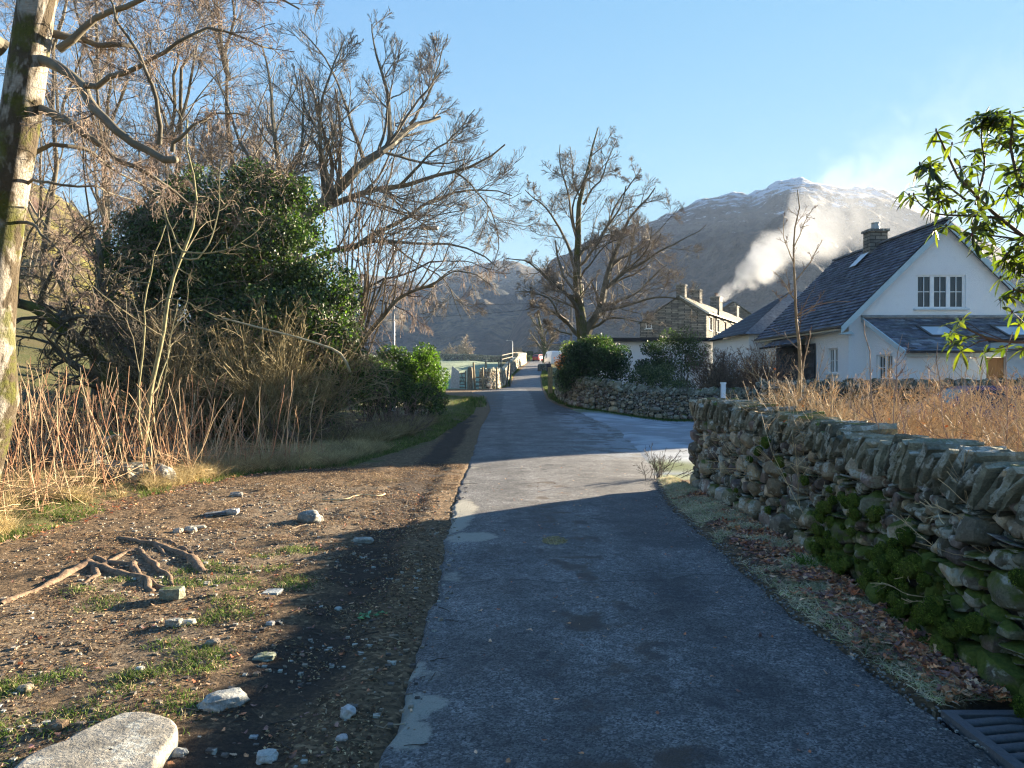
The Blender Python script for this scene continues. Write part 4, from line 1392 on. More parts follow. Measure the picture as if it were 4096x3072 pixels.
def rhododendron():
    rg = RG(200)
    D = 6.5
    o = at(1120, 560, D)
    rt = empty('rhododendron', (o[0], o[1], float(g0(o[0], o[1]))), 'tall rhododendron with long backlit green leaves over the garden at the edge of view', 'shrub')
    lim = [px_limb([(1130, 640, D), (1120, 450, D), (1100, 340, D), (1060, 262, D), (1010, 222, D), (975, 205, D), (950, 182, D), (940, 150, D), (936, 132, D)], .05, .008),
           px_limb([(1110, 400, D), (1090, 300, D - .3), (1050, 230, D - .3), (1020, 190, D - .3), (1005, 150, D - .3), (1012, 118, D - .3)], .04, .008),
           px_limb([(1000, 218, D), (970, 216, D), (935, 215, D), (918, 205, D), (914, 196, D)], .012, .005),
           px_limb([(965, 200, D), (945, 185, D), (930, 175, D), (928, 168, D)], .01, .005),
           px_limb([(1060, 262, D), (1035, 245, D), (1010, 238, D), (985, 235, D)], .016, .006),
           px_limb([(1110, 380, D), (1070, 345, D), (1030, 342, D), (1000, 342, D), (975, 335, D), (958, 322, D)], .03, .006),
           px_limb([(1110, 360, D + .3), (1070, 310, D + .3), (1040, 298, D + .3), (1015, 290, D + .3)], .03, .008),
           px_limb([(975, 205, D), (985, 165, D), (980, 140, D), (982, 122, D)], .012, .006),
           px_limb([(1000, 142, D), (995, 125, D), (988, 118, D)], .01, .005),
           px_limb([(1050, 230, D), (1035, 190, D), (1030, 150, D), (1034, 110, D)], .02, .006),
           px_limb([(1035, 245, D), (1020, 255, D), (1005, 260, D)], .01, .005),
           px_limb([(1070, 310, D), (1040, 275, D), (1020, 262, D)], .02, .006)]
    P = np.array([resample(a, 12) for a, b, c in lim])
    Rr = np.array([np.linspace(b, c, 12) for a, b, c in lim])
    mb = MB()
    mb.tubes(P, Rr, 6, (.10, .07, .05, .1))
    Q, RQ = sub(P[2:], Rr[2:], 8, .15, 1.0, (.25, .6), (25, 70), 6, .16, .06, .6, .004, rg)
    Q0, RQ0 = sub(P[:2], Rr[:2], 26, .45, 1.0, (.06, .16), (25, 65), 6, .16, .08, .5, .004, rg)
    mb.tubes(Q, RQ, 4, (.10, .065, .05, .1))
    mb.tubes(Q0, RQ0, 4, (.10, .065, .05, .1))
    mb.build('branches', M['twig'], rt)
    tips = np.concatenate([P[:, -1], Q[:, -1], Q0[:, -1], Q[:, 3][rg.random(len(Q)) < .4]])
    dirs = np.concatenate([nrm(P[:, -1] - P[:, -2]), nrm(Q[:, -1] - Q[:, -2]), nrm(Q0[:, -1] - Q0[:, -2]), np.tile([[0, 0, 1.]], (len(tips) - len(P) - len(Q) - len(Q0), 1))])
    lb = MB()
    cols = np.array([(.03, .045, .018), (.04, .055, .018), (.06, .07, .018), (.025, .035, .022)])
    n = 7
    prof = np.array([0, .55, .95, 1.0, .75, 0]) * .5
    for c, d in zip(tips, dirs):
        k = rg.integers(6, 10)
        d = nrm(d + np.array([0, 0, .6]))
        u = nrm(np.cross(d, rg.normal(0, 1, 3)))
        v = np.cross(d, u)
        for j in range(k):
            a = j * 2.4 + rg.uniform(-.3, .3)
            el = rg.uniform(-.75, .55)
            dr = nrm((math.cos(a) * u + math.sin(a) * v) + d * el)
            L = rg.uniform(.10, .165)
            wd = L * rg.uniform(.22, .30)
            s_ = nrm(np.cross(dr, d + rg.normal(0, .25, 3)))
            t = np.linspace(0, 1, 6)
            droop = rg.uniform(.0, .5)
            ctr = c + dr * (t * L)[:, None] + np.array([0, 0, -1]) * (t ** 2 * L * droop)[:, None]
            upv = np.cross(s_, dr)
            upv = upv if upv[2] > 0 else -upv
            Lf = ctr - s_ * (prof * wd)[:, None] + upv * (prof * wd * .3)[:, None]
            Rt = ctr + s_ * (prof * wd)[:, None] + upv * (prof * wd * .3)[:, None]
            V = np.stack([Lf, ctr, Rt], 1).reshape(-1, 3)
            i = np.arange(5) * 3
            q = np.concatenate([np.stack([i, i + 1, i + 4, i + 3], 1), np.stack([i + 1, i + 2, i + 5, i + 4], 1)])
            lb.add(V, q, None, cols[rg.integers(0, 4)] * rg.uniform(.7, 1.4))
    lb.build('leaves', M['rhodo'], rt)
    bb = MB()
    for c, d in zip(tips[::2], dirs[::2]):
        bb.add(*(lambda T, Q_: (nrm(T) * np.array([.008, .008, .018]) + c + d * .015, Q_))(*cube_sphere(2)), None, (.12, .05, .06, 0))
    bb.build('buds', M['twig'], rt, smooth=True)


def shrubs():
    # behind the far wall
    bush('bush', (3.95, 34.6, 1.9), (1.65, 1.7, 2.0), 'big dark glossy evergreen bush leaning over the far wall', 'bush', 'holly', 301, nl=30, dens=300, size=.12)
    bush('bush', (2.7, 36.5, 1.35), (.7, 1.6, 1.3), 'pale leaved ragged bush hanging over the wall corner by the lane', 'bush', 'grey', 302, nl=22, dens=300, size=.09)
    bush('bush', (6.8, 33.9, 1.35), (1.55, 1.0, 1.1), 'grey green variegated low shrub spilling over the far wall', 'bush', 'grey', 303, nl=24, dens=420, size=.08)
    bush('bush', (6.75, 35.8, 2.2), (.75, .9, 1.7), 'narrow dark conifer like shrub between the garage and the green willowy bush', 'bush', 'holly', 304, nl=24, dens=300, size=.1)
    bush('bush', (8.1, 35.5, 2.4), (1.5, 1.1, 2.2), 'feathery green willowy bush standing before the stone gable', 'bush', np.array([(.06, .085, .03), (.09, .12, .045), (.05, .06, .03)]), 305, nl=26, dens=240, size=.09, twigs=250)
    bush('bush', (3.9, 38.5, 3.0), (1.4, 1.4, 1.2), 'sunlit yellow green bush round the foot of the bare mid distance tree', 'bush', 'yellow', 306, nl=20, dens=280, size=.1)
    bush('beech_hedge', (4.9, 60, 2.9), (1.5, 1.6, 1.5), 'bright orange brown beech bush before the parked white van', 'bush', 'beech', 307, nl=18, dens=130, size=.16)
    bush('bush', (3.3, 44, 1.7), (.7, 2.4, 1.1), 'low tangled hedge on top of the wall along the lane', 'bush', 'grey', 308, nl=18, dens=300, size=.09)
    bush('hedge', (2.8, 176, 7.3), (4.0, 1.5, 1.6), 'dark clipped hedge behind the distant red car', 'hedge', 'holly', 309, nl=24, dens=40, size=.35, stems=3)
    bush('hedge', (3.9, 168, 6.3), (1.2, 1.2, .9), 'small rounded light green shrub below the dark hedge', 'hedge', 'ivy', 310, nl=14, dens=60, size=.25, stems=3)
    bare_shrub('bare_shrub', (9.7, 34.2, 0), 3.2, 2.6, 'dense brown twiggy shrub left of the white house', 'shrub', 311, n=110, col=(.16, .11, .08), tw=(8, 6), minr=.009, r0=.014, leafc=GREENS['brown'], nleaf=1500)
    bare_shrub('bare_shrub', (11.1, 33.2, 0), 3.1, 1.5, 'russet leafless hedge shrub ending beside the white house side wall', 'shrub', 312, n=100, col=(.22, .13, .08), tw=(8, 6), minr=.009, r0=.012, leafc=GREENS['beech'] * .55, nleaf=2200)
    bare_shrub('bare_shrub', (9.0, 31.0 + 2.2, 0), 2.6, 2.0, 'leafless arching shrub behind the far wall beside the willowy bush', 'shrub', 313, n=36, col=(.12, .09, .06), tw=(6, 4), minr=.008, r0=.012)
    # left bank greenery
    bush('laurel_hedge', (-3.75, 27.0, 1.5), (1.25, 1.6, 2.1), 'bright sunlit ivy and laurel mass beside the lamp post and lane edge', 'hedge', 'laurel', 320, nl=34, lr=(.3, .45), dens=420, size=.10)
    bush('laurel_hedge', (-4.9, 24.8, 1.2), (1.2, 1.4, 1.7), 'shaded ivy mass under the many stemmed hazel', 'hedge', 'ivy', 321, nl=30, lr=(.3, .45), dens=380, size=.10, twigs=160)
    bush('laurel_hedge', (-2.75, 23.8, .75), (.7, 1.2, .95), 'low dark bramble leaves at the lane edge below the laurel', 'bush', 'ivy', 322, nl=20, dens=420, size=.08, twigs=120)
    bush('bush', (-3.9, 22.8, 1.1), (1.1, .9, 1.2), 'ivy clump wrapped round the hazel stump', 'bush', 'ivy', 323, nl=22, dens=420, size=.09, twigs=120)
    # brown thicket in front of the ivy tree
    bare_shrub('thicket', (-5.7, 17.0, 0), 3.3, 3.6, 'dense olive brown hawthorn thicket with dark hollow heart', 'shrub', 330, n=95, col=(.20, .16, .075), tw=(8, 6), minr=.0055, r0=.013)
    bare_shrub('thicket', (-7.4, 16.4, 0), 3.0, 2.8, 'tangled twiggy thicket between the sapling and the hawthorn', 'shrub', 331, n=70, col=(.18, .14, .07), tw=(8, 5), minr=.0055, r0=.012)
    bush('undergrowth', (-6.6, 18.4, .9), (2.6, .9, 1.2), 'dark leafy undergrowth at the foot of the ivy tree', 'undergrowth', 'holly', 332, nl=34, dens=300, size=.09, twigs=200)
    for k, (x, y, h, lb) in enumerate([(-4.1, 18.3, 1.5, 'bramble tangle on the verge nearest the grassy edge'), (-4.9, 17.0, 1.3, 'bramble tangle arching over the black earth hole'),
                                      (-3.2, 20.6, 1.5, 'bramble tangle mixed with tall dry grass by the ivy stump'), (-9.6, 16.5, 1.8, 'bramble tangle behind the boulders'),
                                      (-12, 17, 1.9, 'bramble tangle under the crooked mossy tree')]):
        bare_shrub('bramble', (x, y, 0), h, 2.4, lb, 'bramble', 340 + k, n=46, col=(.19, .13, .10), tw=(5, 3), minr=.005, r0=.007, lean=(.12 * (-1) ** k, -.25, -.1))
    # long fallen pole lying across
    mb = MB()
    mb.tubes(resample([at(222, 318, 15.5), at(268, 330, 15.8), at(300, 338, 16), at(342, 352, 16.2), at(350, 372, 16.3)], 14), np.linspace(.02, .035, 14), 6, (.36, .32, .2, 0))
    o = at(350, 372, 16.3)
    mb.build('fallen_branch', M['twig'], org=o, smooth=True, label='long pale bare branch slanting across the hawthorn thicket', cat='branch')
    # garden plants behind the near wall
    rg = RG(350)
    k = 0
    for (y, xs_) in [(2.2, (3.6,)), (3.1, (3.55, 4.3)), (4.0, (3.55, 4.5)), (5.2, (3.65, 4.7, 5.8)), (6.8, (3.45, 4.8, 6.2, 7.4)), (8.6, (3.45, 5.0, 6.5, 8.2)), (10.2, (3.6, 5.2, 7.0, 9.0)), (10.9, (4.6, 6.2, 8.2, 10.2))]:
        for x in xs_:
            xx, yy = x + rg.uniform(-.25, .25), y + rg.uniform(-.3, .3)
            bare_shrub('garden_shrub', (xx, yy, 0), rg.uniform(1.5, 1.8) + (.12 if y > 8 else 0) - (.12 if x < 3.4 else 0), 1.1 if x < 3.4 else 1.7, 'straw brown leafless garden shrub in the dense bed behind the near wall', 'shrub', 351 + k,
                       n=60, col=(.48, .35, .20), lean=(.05 if x < 4 else -.1, 0, 0), group='leafless shrubs in the garden bed', tw=(7, 5), minr=.0028, r0=.006, leafc=GREENS['beech'] * .8, nleaf=14 if k % 3 else 50)
            k += 1
    for (px, py, D, tx, ty, lb) in [(905, 455, 6.0, 868, 318, 'tall pinkish cane arching left in front of the small house window'), (960, 450, 6.2, 940, 340, 'long frosty cane rising before the wooden door'),
                                   (925, 450, 6.5, 900, 372, 'thick pale cane leaning left just above the garden bed'), (990, 455, 6.2, 1010, 330, 'twiggy cane below the wall lantern')]:
        a, b = at(px, py, D), at(tx, ty, D + .3)
        a[2] = 0
        m_ = (a + b) / 2 + np.array([(tx - px) * .0022, 0, .18])
        tree('cane', [([a, m_, b + (-.02, 0, -.02), b + np.array([(tx - px) * .002 * .5, 0, -.02])], .009, .004),
                      ([a + (.1, .1, 0), m_ + (.25, .2, .1), b + (.45, .3, -.12)], .007, .003)], lb, 'plant stem',
             [LV(9, .4, 1.0, (.08, .25), (25, 60), 6, .12, .08, .6, .003), LV(4, .3, 1, (.3, .6), (25, 60), 4, .1, .05, .7, .0025)], 380 + int(px), bark=(.34, .24, .18), twig=(.3, .19, .13), sides=5, nmain=1)
    bare_shrub('twig_bush', (2.35, 12.0, 0), .62, .7, 'small dark leafless twiggy plant at the far end of the near wall', 'shrub', 390, n=22, col=(.05, .035, .03), tw=(5, 3), minr=.003, r0=.006)
# ------------------------------------------------------------------ fells
def fell(name, ridge, foot, nu, nv, rough, seed, mat, label=None, fexp=1.3, gul=.35):
    """ridge: list of (px, py, depth); foot: (depth scale, z)"""
    r = np.array([at(*p) for p in ridge])
    s = np.linspace(0, 1, nu)
    t = np.concatenate([[0], np.cumsum(np.linalg.norm(np.diff(r[:, :2], axis=0), axis=1))])
    t /= t[-1]
    rr = np.stack([np.interp(s, t, r[:, k]) for k in range(3)], 1)
    v = np.concatenate([np.linspace(0, 1, nv), np.linspace(1.03, 1.6, 12)])
    U, V = np.meshgrid(s, v)
    fs, fz = foot
    Rx, Ry, Rz = (np.broadcast_to(rr[:, k], U.shape) for k in range(3))
    fr = np.minimum(V, 1)
    dep = fs + (1 - fs) * fr
    X, Y = Rx * dep, Ry * dep
    prof = fr ** fexp
    H = Rz - fz
    Z = fz + H * prof
    nz = fbm(np.stack([X / rough * 2.2, Y / rough * 2.2, Z * 0], -1), 6, seed)
    rg_ = 1 - np.abs(fbm(np.stack([X / rough * 3.2 + 5, Y / rough * 1.2, Z * 0 + 2], -1), 5, seed + 3)) * 2
    env = (4 * fr * (1 - fr)) ** 1.5
    amp = np.abs(H) * gul
    Z = Z + env * amp * (nz * .5 + (rg_ - .5) * .35)
    Y = Y - env * np.abs(H) * .25 * nz
    crest = np.exp(-((V - 1) / .06) ** 2)
    Z = Z + crest * np.abs(H) * .035 * fbm(np.stack([X / rough * 16, Y * 0, Z * 0 + .5], -1), 4, seed + 7)
    back = np.maximum(V - 1, 0)
    Y = Y + back * H * 1.6
    X = X + back * H * 1.6 * Rx / np.maximum(Ry, 1)
    Z = Z - back * H * 1.4
    C = np.stack([V, np.clip(nz * .5 + .5, 0, 1), np.clip(rg_, 0, 1), np.ones_like(V)], -1)
    gridmesh(X, Y, Z, C).build(name, mat, smooth=True, kind='structure')


def fells():
    g = G('snowy_fell')
    c, a = g.attr()
    s = g.sep(c)
    n1 = g.noise(.012, 8, .65)
    n3 = g.noise(.05, 6, .7)
    b = g.mix(g.ramp(n1, [(.35, 0.0), (.65, 1.0)]), (.05, .042, .038), (.11, .09, .075))
    b = g.mix(g.ramp(n3, [(.46, 0.0), (.56, 1.0)]), b, (.035, .032, .03))
    sn = g.math('ADD', g.math('MULTIPLY', g.math('SUBTRACT', g.sep(g.pos())[2], 200.0), .005), g.math('MULTIPLY', g.math('SUBTRACT', g.noise(.045, 8, .75, g.scaled((1, 1, 2.2))), .52), 2.6))
    b = g.mix(g.ramp(sn, [(.22, 0.0), (.32, .95)]), b, (.80, .84, .9))
    nb = g.bump(g.math('ADD', n3, g.noise(.15, 5, .7)), 1.0, 12.0)
    m1 = g.bsdf(b, .9, nb, .1)
    fell('snowy_fell', [(486, 372, 800), (495, 362, 850), (508, 338, 950), (520, 312, 1000), (538, 283, 1050), (550, 262, 1080), (570, 252, 1090), (594, 239, 1100), (610, 233, 1100), (626, 228, 1100), (650, 220, 1100), (675, 212, 1100), (691, 204, 1100), (712, 198, 1100), (733, 192, 1100), (748, 195, 1100), (762, 187, 1100), (779, 180, 1100), (801, 177, 1100), (817, 180.5, 1100),
                        (824, 184, 1100), (841, 187.5, 1100), (860, 186, 1100), (876, 190, 1100), (896, 195, 1100), (913, 204, 1090), (950, 222, 1080), (1010, 255, 1060), (1100, 300, 1030), (1300, 330, 1000)],
         (.32, 4.0), 420, 150, 260.0, 501, m1)
    g = G('wooded_fell')
    c, a = g.attr()
    s = g.sep(c)
    n1 = g.noise(.006, 7, .6, None, .5)
    n2_ = g.noise(.05, 6, .7)
    b = g.mix(g.ramp(n1, [(.4, 0.0), (.56, 1.0)]), (.035, .042, .045), (.20, .15, .09))
    b = g.mix(g.ramp(n2_, [(.4, 0.0), (.6, 1.0)]), b, (.02, .025, .022))
    b = g.mix(g.ramp(g.math('ADD', g.math('MULTIPLY', g.sep(g.pos())[2], .002), g.noise(.02, 7, .7)), [(1.0, 0.0), (1.15, .6)]), b, (.5, .52, .55))
    m2 = g.bsdf(b, .95, g.bump(n2_, 1.0, 14.0), .1)
    fell('wooded_fell', [(250, 330, 1600), (330, 292, 1650), (362, 273, 1700), (400, 280, 1700), (425, 288, 1700), (440, 281, 1700), (455, 272, 1700), (466, 267, 1700), (483, 264, 1700), (495, 261, 1700), (508, 261.5, 1700), (520, 262, 1700), (531, 267, 1700), (560, 270, 1700), (620, 262, 1750), (700, 300, 1750)],
         (.45, 3.0), 260, 120, 420.0, 511, m2, fexp=1.0)
    g = G('bracken_fell')
    n1 = g.noise(.02, 7, .65, None, .4)
    n2_ = g.noise(.25, 6, .7)
    b = g.mix(g.ramp(n1, [(.42, 0.0), (.56, 1.0)]), (.13, .075, .05), (.24, .22, .05))
    b = g.mix(g.ramp(n2_, [(.45, 0.0), (.62, 1.0)]), b, (.09, .055, .035))
    m3 = g.bsdf(b, .95, g.bump(n2_, 1.0, 3.0), .1)
    fell('bracken_fell', [(-700, 60, 420), (-300, 80, 420), (-80, 130, 400), (0, 165, 400), (28, 180, 390), (50, 190, 390), (70, 204, 385), (84, 216, 380), (95, 226, 380), (110, 250, 370), (135, 285, 360), (160, 320, 350), (190, 350, 340), (230, 372, 330)],
         (.28, 2.0), 160, 90, 90.0, 521, m3, fexp=.9, gul=.2)


# ------------------------------------------------------------------ low plants and litter
STRAW = np.array([(.46, .36, .18), (.36, .28, .14), (.54, .44, .24), (.30, .24, .11)])
GREEN = np.array([(.09, .15, .025), (.13, .19, .035), (.06, .11, .02)])


def low_plants():
    rg = RG(600)
    # green verge grass
    mb = MB()
    n = 60000
    y = 3 + 45 * rg.random(n) ** 1.3
    x = xd(y) - rg.exponential(.6, n) + .1
    k = (n2(x, y, .9, 3, 601) + .35 * (y > 12) > -.02) & (y > 6)
    x, y = x[k], y[k]
    blades(mb, x, y, ground_z(x, y) - .01, .11, .004, rg, np.concatenate([GREEN, GREEN, STRAW[:2] * .8]), .7, seg=2)
    n = 16000   # tufts on the bare dirt
    cx, cy = rg.uniform(-3.6, -1.6, 90), rg.uniform(2.6, 7.0, 90)
    i = rg.integers(0, 90, n)
    x, y = cx[i] + rg.normal(0, .07, n), cy[i] + rg.normal(0, .06, n)
    k = n2(cx[i], cy[i], .9, 2, 603) > -.15
    blades(mb, x[k], y[k], ground_z(x[k], y[k]) - .01, .05, .0035, rg, np.concatenate([GREEN * 1.1, GREEN, STRAW[2:3]]), .9, seg=2)
    mb.build('verge_grass', M['grass'], kind='stuff', label='short green grass on the verge and in tufts on the bare earth', cat='grass')
    # dry grass
    mb = MB()
    n = 80000
    y = rg.uniform(5.5, 17, n)
    x = xd(y) - .15 - rg.exponential(1.1, n)
    k = n2(x, y, 1.1, 3, 605) > -.2
    x, y = x[k], y[k]
    blades(mb, x, y, ground_z(x, y) - .01, .30, .0035, rg, STRAW, 1.0)
    n = 12000
    y = rg.uniform(17, 24, n)
    x = xd(y) - .55 - np.abs(rg.normal(0, .55, n))
    blades(mb, x, y, ground_z(x, y), .55, .005, rg, STRAW * .75, .9, wind=(.25, -.2, 0))
    n = 26000   # matted strip by the wall
    y = 3.2 + 8.6 * rg.random(n)
    lo, hi = xr(y) + .02, wallx(y) - .08
    x = lo + (hi - lo) * rg.random(n) ** .8
    k = n2(x, y, 1.5, 3, 607) + .15 * (y > 6) > -.05
    blades(mb, x[k], y[k], ground_z(x[k], y[k]) + .015, .10, .003, rg, np.array([(.58, .53, .38), (.48, .42, .28), (.66, .60, .44), (.34, .40, .18)]), 2.2, seg=3)
    n = 500
    t = rg.uniform(0, 6.28, n)
    rr = .12 * np.sqrt(rg.random(n))
    x, y = .42 + rr * np.cos(t), 7.26 + rr * 1.6 * np.sin(t)
    blades(mb, x, y, road_z(x, y), .05, .003, rg, STRAW, 2.5)
    mb.build('dry_grass', M['grass'], kind='stuff', label='bleached dry grass among the canes and matted under the wall', cat='grass')
    # long field verges beyond
    mb = MB()
    n = 16000
    y = rg.uniform(34, 100, n)
    s_ = rg.random(n) < .5
    x = np.where(s_, xl(y) - .1 - rg.uniform(0, 1.1, n), xr(y) + .1 + rg.uniform(0, .8, n))
    k = ~((y > 41) & (y < 57) & s_) 
    blades(mb, x[k], y[k], ground_z(x[k], y[k]), .2, .014, rg, np.concatenate([GREEN, GREEN * .8, STRAW[1:2]]), .7, seg=2)
    n = 7000
    x = rg.uniform(2.6, 14, n)
    y = np.interp(x, [2.6, 3.3, 4.6, 7.6, 14], [34.5, 32.7, 31.9, 31.6, 31.9]) - rg.exponential(.22, n)
    blades(mb, x, y, g0(x, y), .12, .008, rg, np.concatenate([GREEN * .9, GREEN * .6]), .7, seg=2)
    mb.build('verge_grass', M['grass'], kind='stuff', label='green grass banks along the distant lane and below the far wall', cat='grass')
    # reddish canes
    mb = MB()
    n = 900
    cx = rg.uniform(0, 1, n)
    y = np.where(cx < .55, rg.uniform(8.2, 12.5, n), rg.uniform(10.5, 14.2, n))
    x = xd(y) - .35 - np.where(cx < .55, rg.uniform(0, 5.5, n), rg.uniform(0, 3.6, n))
    P = np.empty((n, 10, 3))
    P[:, 0] = np.stack([x, y, ground_z(x, y) - .03], 1)
    L = .3 + 1.45 * rg.random(n) ** 1.5 * np.where(x < -9, .9, 1.0)
    d = nrm(rg.normal(0, .2, (n, 3)) + (0.0, 0, 1))
    for j in range(1, 10):
        d = nrm(d + rg.normal(0, .085, (n, 3)) + (0, 0, .03))
        P[:, j] = P[:, j - 1] + d * (L / 9)[:, None]
    cc = np.array([(.42, .25, .14), (.50, .34, .20), (.36, .18, .10), (.56, .43, .26)])[rg.integers(0, 4, n)] * rg.uniform(.7, 1.2, (n, 1))
    cc = np.concatenate([cc, np.zeros((n, 1))], 1)
    Rr = np.linspace(1, .5, 10)[None] * rg.uniform(.004, .0075, n)[:, None]
    mb.tubes(P, Rr, 4, cc)
    Q, RQ = sub(P, Rr, 2.2, .45, 1, (.15, .4), (20, 45), 6, .1, .06, .7, .003, rg)
    mb.tubes(Q, RQ, 3, (.42, .26, .15, 0))
    n = 800   # thin fallen stems
    y = rg.uniform(7.5, 14, n)
    x = xd(y) - .2 - rg.exponential(1.8, n)
    p = np.stack([x, y, ground_z(x, y) + rg.uniform(.02, .35, n)], 1)
    d = nrm(rg.normal(0, 1, (n, 3)) * (1, 1, .35))
    ln = rg.uniform(.2, .8, n)[:, None]
    mb.tubes(np.stack([p - d * ln / 2, p + rg.normal(0, .03, (n, 3)), p + d * ln / 2], 1), np.tile([.0035, .0035, .002], (n, 1)), 3, (.36, .25, .14, 0))
    mb.build('red_canes', M['twig'], kind='stuff', label='thicket of reddish upright canes along the edge of the bare earth', cat='canes')
    # bracken: rusty dead fern mass at the far left
    mb = MB()
    n = 9000
    x, y = rg.uniform(-13, -6.2, n), rg.uniform(10.5, 16.5, n)
    P = np.stack([x, y, g0(x, y) + rg.uniform(0, .75, n) * (.6 + .4 * n2(x, y, .8, 2, 611))], 1)
    leaves(mb, P, np.tile([[0, 0, 1.]], (n, 1)), .10, rg, np.array([(.20, .08, .035), (.26, .12, .05), (.14, .07, .04)]), asp=.25, jitter=1.2)
    mb.build('dead_bracken', M['litter'], kind='stuff', label='rusty collapsed bracken behind the canes on the far side', cat='bracken')
    # fallen leaves
    mb = MB()
    cols = np.array([(.46, .17, .08), (.55, .26, .12), (.30, .16, .12), (.62, .40, .25), (.24, .13, .11)])
    def oak(x, y, z, s):
        n = len(x)
        a = rg.uniform(0, 6.28, n)
        m_ = 10
        prof = np.array([.12, .5, .3, .75, .45, 1.0, .6, .8, .35, .05])
        t = np.linspace(-.5, .5, m_)
        curl = rg.normal(0, .5, n)
        sid = []
        for sg in (-1, 1):
            lx = t[None] * s[:, None]
            ly = sg * prof[None] * s[:, None] * .30
            lz = s[:, None] * (.10 + curl[:, None] * .8 * (prof[None] * .3) ** 2 + .35 * np.abs(curl[:, None]) * t[None] ** 2) 
            sid.append(np.stack([x[:, None] + lx * np.cos(a)[:, None] - ly * np.sin(a)[:, None], y[:, None] + lx * np.sin(a)[:, None] + ly * np.cos(a)[:, None],
                                 z[:, None] + lz + rg.normal(0, .1, (n, 1)) * ly], -1))
        V = np.stack(sid, 2)
        tl = rg.normal(0, .45, (n, 1, 1, 2))
        V[..., 2] += np.abs((V[..., 0] - x[:, None, None]) * tl[..., 0] + (V[..., 1] - y[:, None, None]) * tl[..., 1])
        idx = np.arange(n * m_ * 2).reshape(n, m_, 2)
        q = np.stack([idx[:, :-1, 0], idx[:, :-1, 1], idx[:, 1:, 1], idx[:, 1:, 0]], -1).reshape(-1, 4)
        c = cols[rg.integers(0, 5, n)] * rg.uniform(.6, 1.4, (n, 1))
        mb.add(V.reshape(-1, 3), q, None, np.repeat(c, m_ * 2, 0))
    n = 9500
    y = 2.6 + 9.0 * rg.random(n) ** 1.35
    f = rg.beta(3.0, 1.2, n)
    x = xr(y) + (wallx(y) - .04 - xr(y)) * f
    k = (n2(x, y, 1.5, 3, 607) < .25) | (y < 5)
    x, y = x[k], y[k]
    oak(x, y, ground_z(x, y) + rg.uniform(0, .05, len(x)) * (y < 6), rg.uniform(.03, .085, len(x)))
    n = 260
    x, y = rg.uniform(-.6, 2.0, n), 2 + 12 * rg.random(n)
    oak(x, y, road_z(x, y), rg.uniform(.012, .045, n))
    n = 900
    y = 2.5 + 8 * rg.random(n)
    x = xl(y) - .1 - rg.exponential(1.8, n)
    oak(x, y, ground_z(x, y), rg.uniform(.015, .05, n))
    n = 900
    y = rg.uniform(6, 13, n)
    x = xd(y) + .3 - rg.exponential(.8, n)
    oak(x, y, ground_z(x, y) + .01, rg.uniform(.03, .07, n))
    mb.build('fallen_leaves', M['litter'], kind='stuff', label='damp brown fallen leaves gathered under the wall and over the bare earth', cat='leaves')
    # leaf crumbs, chips and grit
    mb = MB()
    n = 70000
    y = 2.2 + 12 * rg.random(n) ** 1.2
    x = xl(y) - .02 - rg.random(n) ** 1.1 * (xl(y) - xd(y) + .6)
    P = np.stack([x, y, ground_z(x, y) + .003], 1)
    k = n2(x, y, 2.3, 3, 621) + .5 * n2(x, y, .7, 2, 622) > -.08
    P = P[k]
    leaves(mb, P, np.tile([[0, 0, 1.]], (len(P), 1)), .021, rg, np.array([(.34, .22, .12), (.22, .13, .07), (.46, .34, .19), (.14, .08, .05)]), asp=.5, jitter=.35)
    mb.build('leaf_crumbs', M['litter'], kind='stuff', label='crumbled leaf and twig litter on the bare earth', cat='litter')
    mb = MB()
    n = 7000
    y = 2.2 + 9 * rg.random(n)
    x = xl(y) + .15 - rg.random(n) * 4.2
    k = n2(x, y, 1.6, 3, 21) > -.25
    x, y = x[k], y[k]
    n = len(x)
    s_ = .004 + .018 * rg.random(n) ** 4
    A = np.broadcast_to(np.eye(3), (n, 3, 3))
    c = np.array([(.22, .18, .13), (.14, .12, .10), (.30, .23, .16), (.10, .085, .075)])[rg.integers(0, 4, n)]
    stones(mb, np.stack([x, y, np.where(x > xl(y), road_z(x, y), ground_z(x, y)) + s_ * .2], 1), A, np.stack([s_ * rg.uniform(.8, 1.5, n), s_, s_ * .6], 1), 1, .3, 630, np.concatenate([c, np.zeros((n, 1))], 1), rough=.3)
    n = 2500
    y = 3 + 9 * rg.random(n)
    x = xr(y) + rg.normal(-.02, .12, n)
    s_ = rg.uniform(.004, .011, n)
    A = np.broadcast_to(np.eye(3), (n, 3, 3))
    c = np.array([(.10, .10, .105), (.18, .18, .18), (.30, .29, .27)])[rg.integers(0, 3, n)]
    stones(mb, np.stack([x, y, np.maximum(road_z(x, y), ground_z(x, y)) + .0], 1), A, np.stack([s_, s_, s_ * .7], 1), 1, .3, 631, np.concatenate([c, np.zeros((n, 1))], 1), rough=.3)
    mb.build('gravel', M['stone'], kind='stuff', label='small loose gravel over the earth and road edges', cat='gravel')
    # twigs lying about
    mb = MB()
    n = 420
    y = 2.4 + 9 * rg.random(n)
    x = xl(y) + .2 - rg.random(n) * 4.5
    a = rg.uniform(0, 6.28, n)
    ln = rg.uniform(.03, .16, n) * (1 + (rg.random(n) < .06) * 2)
    P = np.empty((n, 5, 3))
    for j in range(5):
        f = (j / 4 - .5) * ln
        px_, py_ = x + f * np.cos(a) + rg.normal(0, .006, n), y + f * np.sin(a) + rg.normal(0, .006, n)
        P[:, j] = np.stack([px_, py_, np.where(px_ > xl(py_), road_z(px_, py_), ground_z(px_, py_)) + .006], 1)
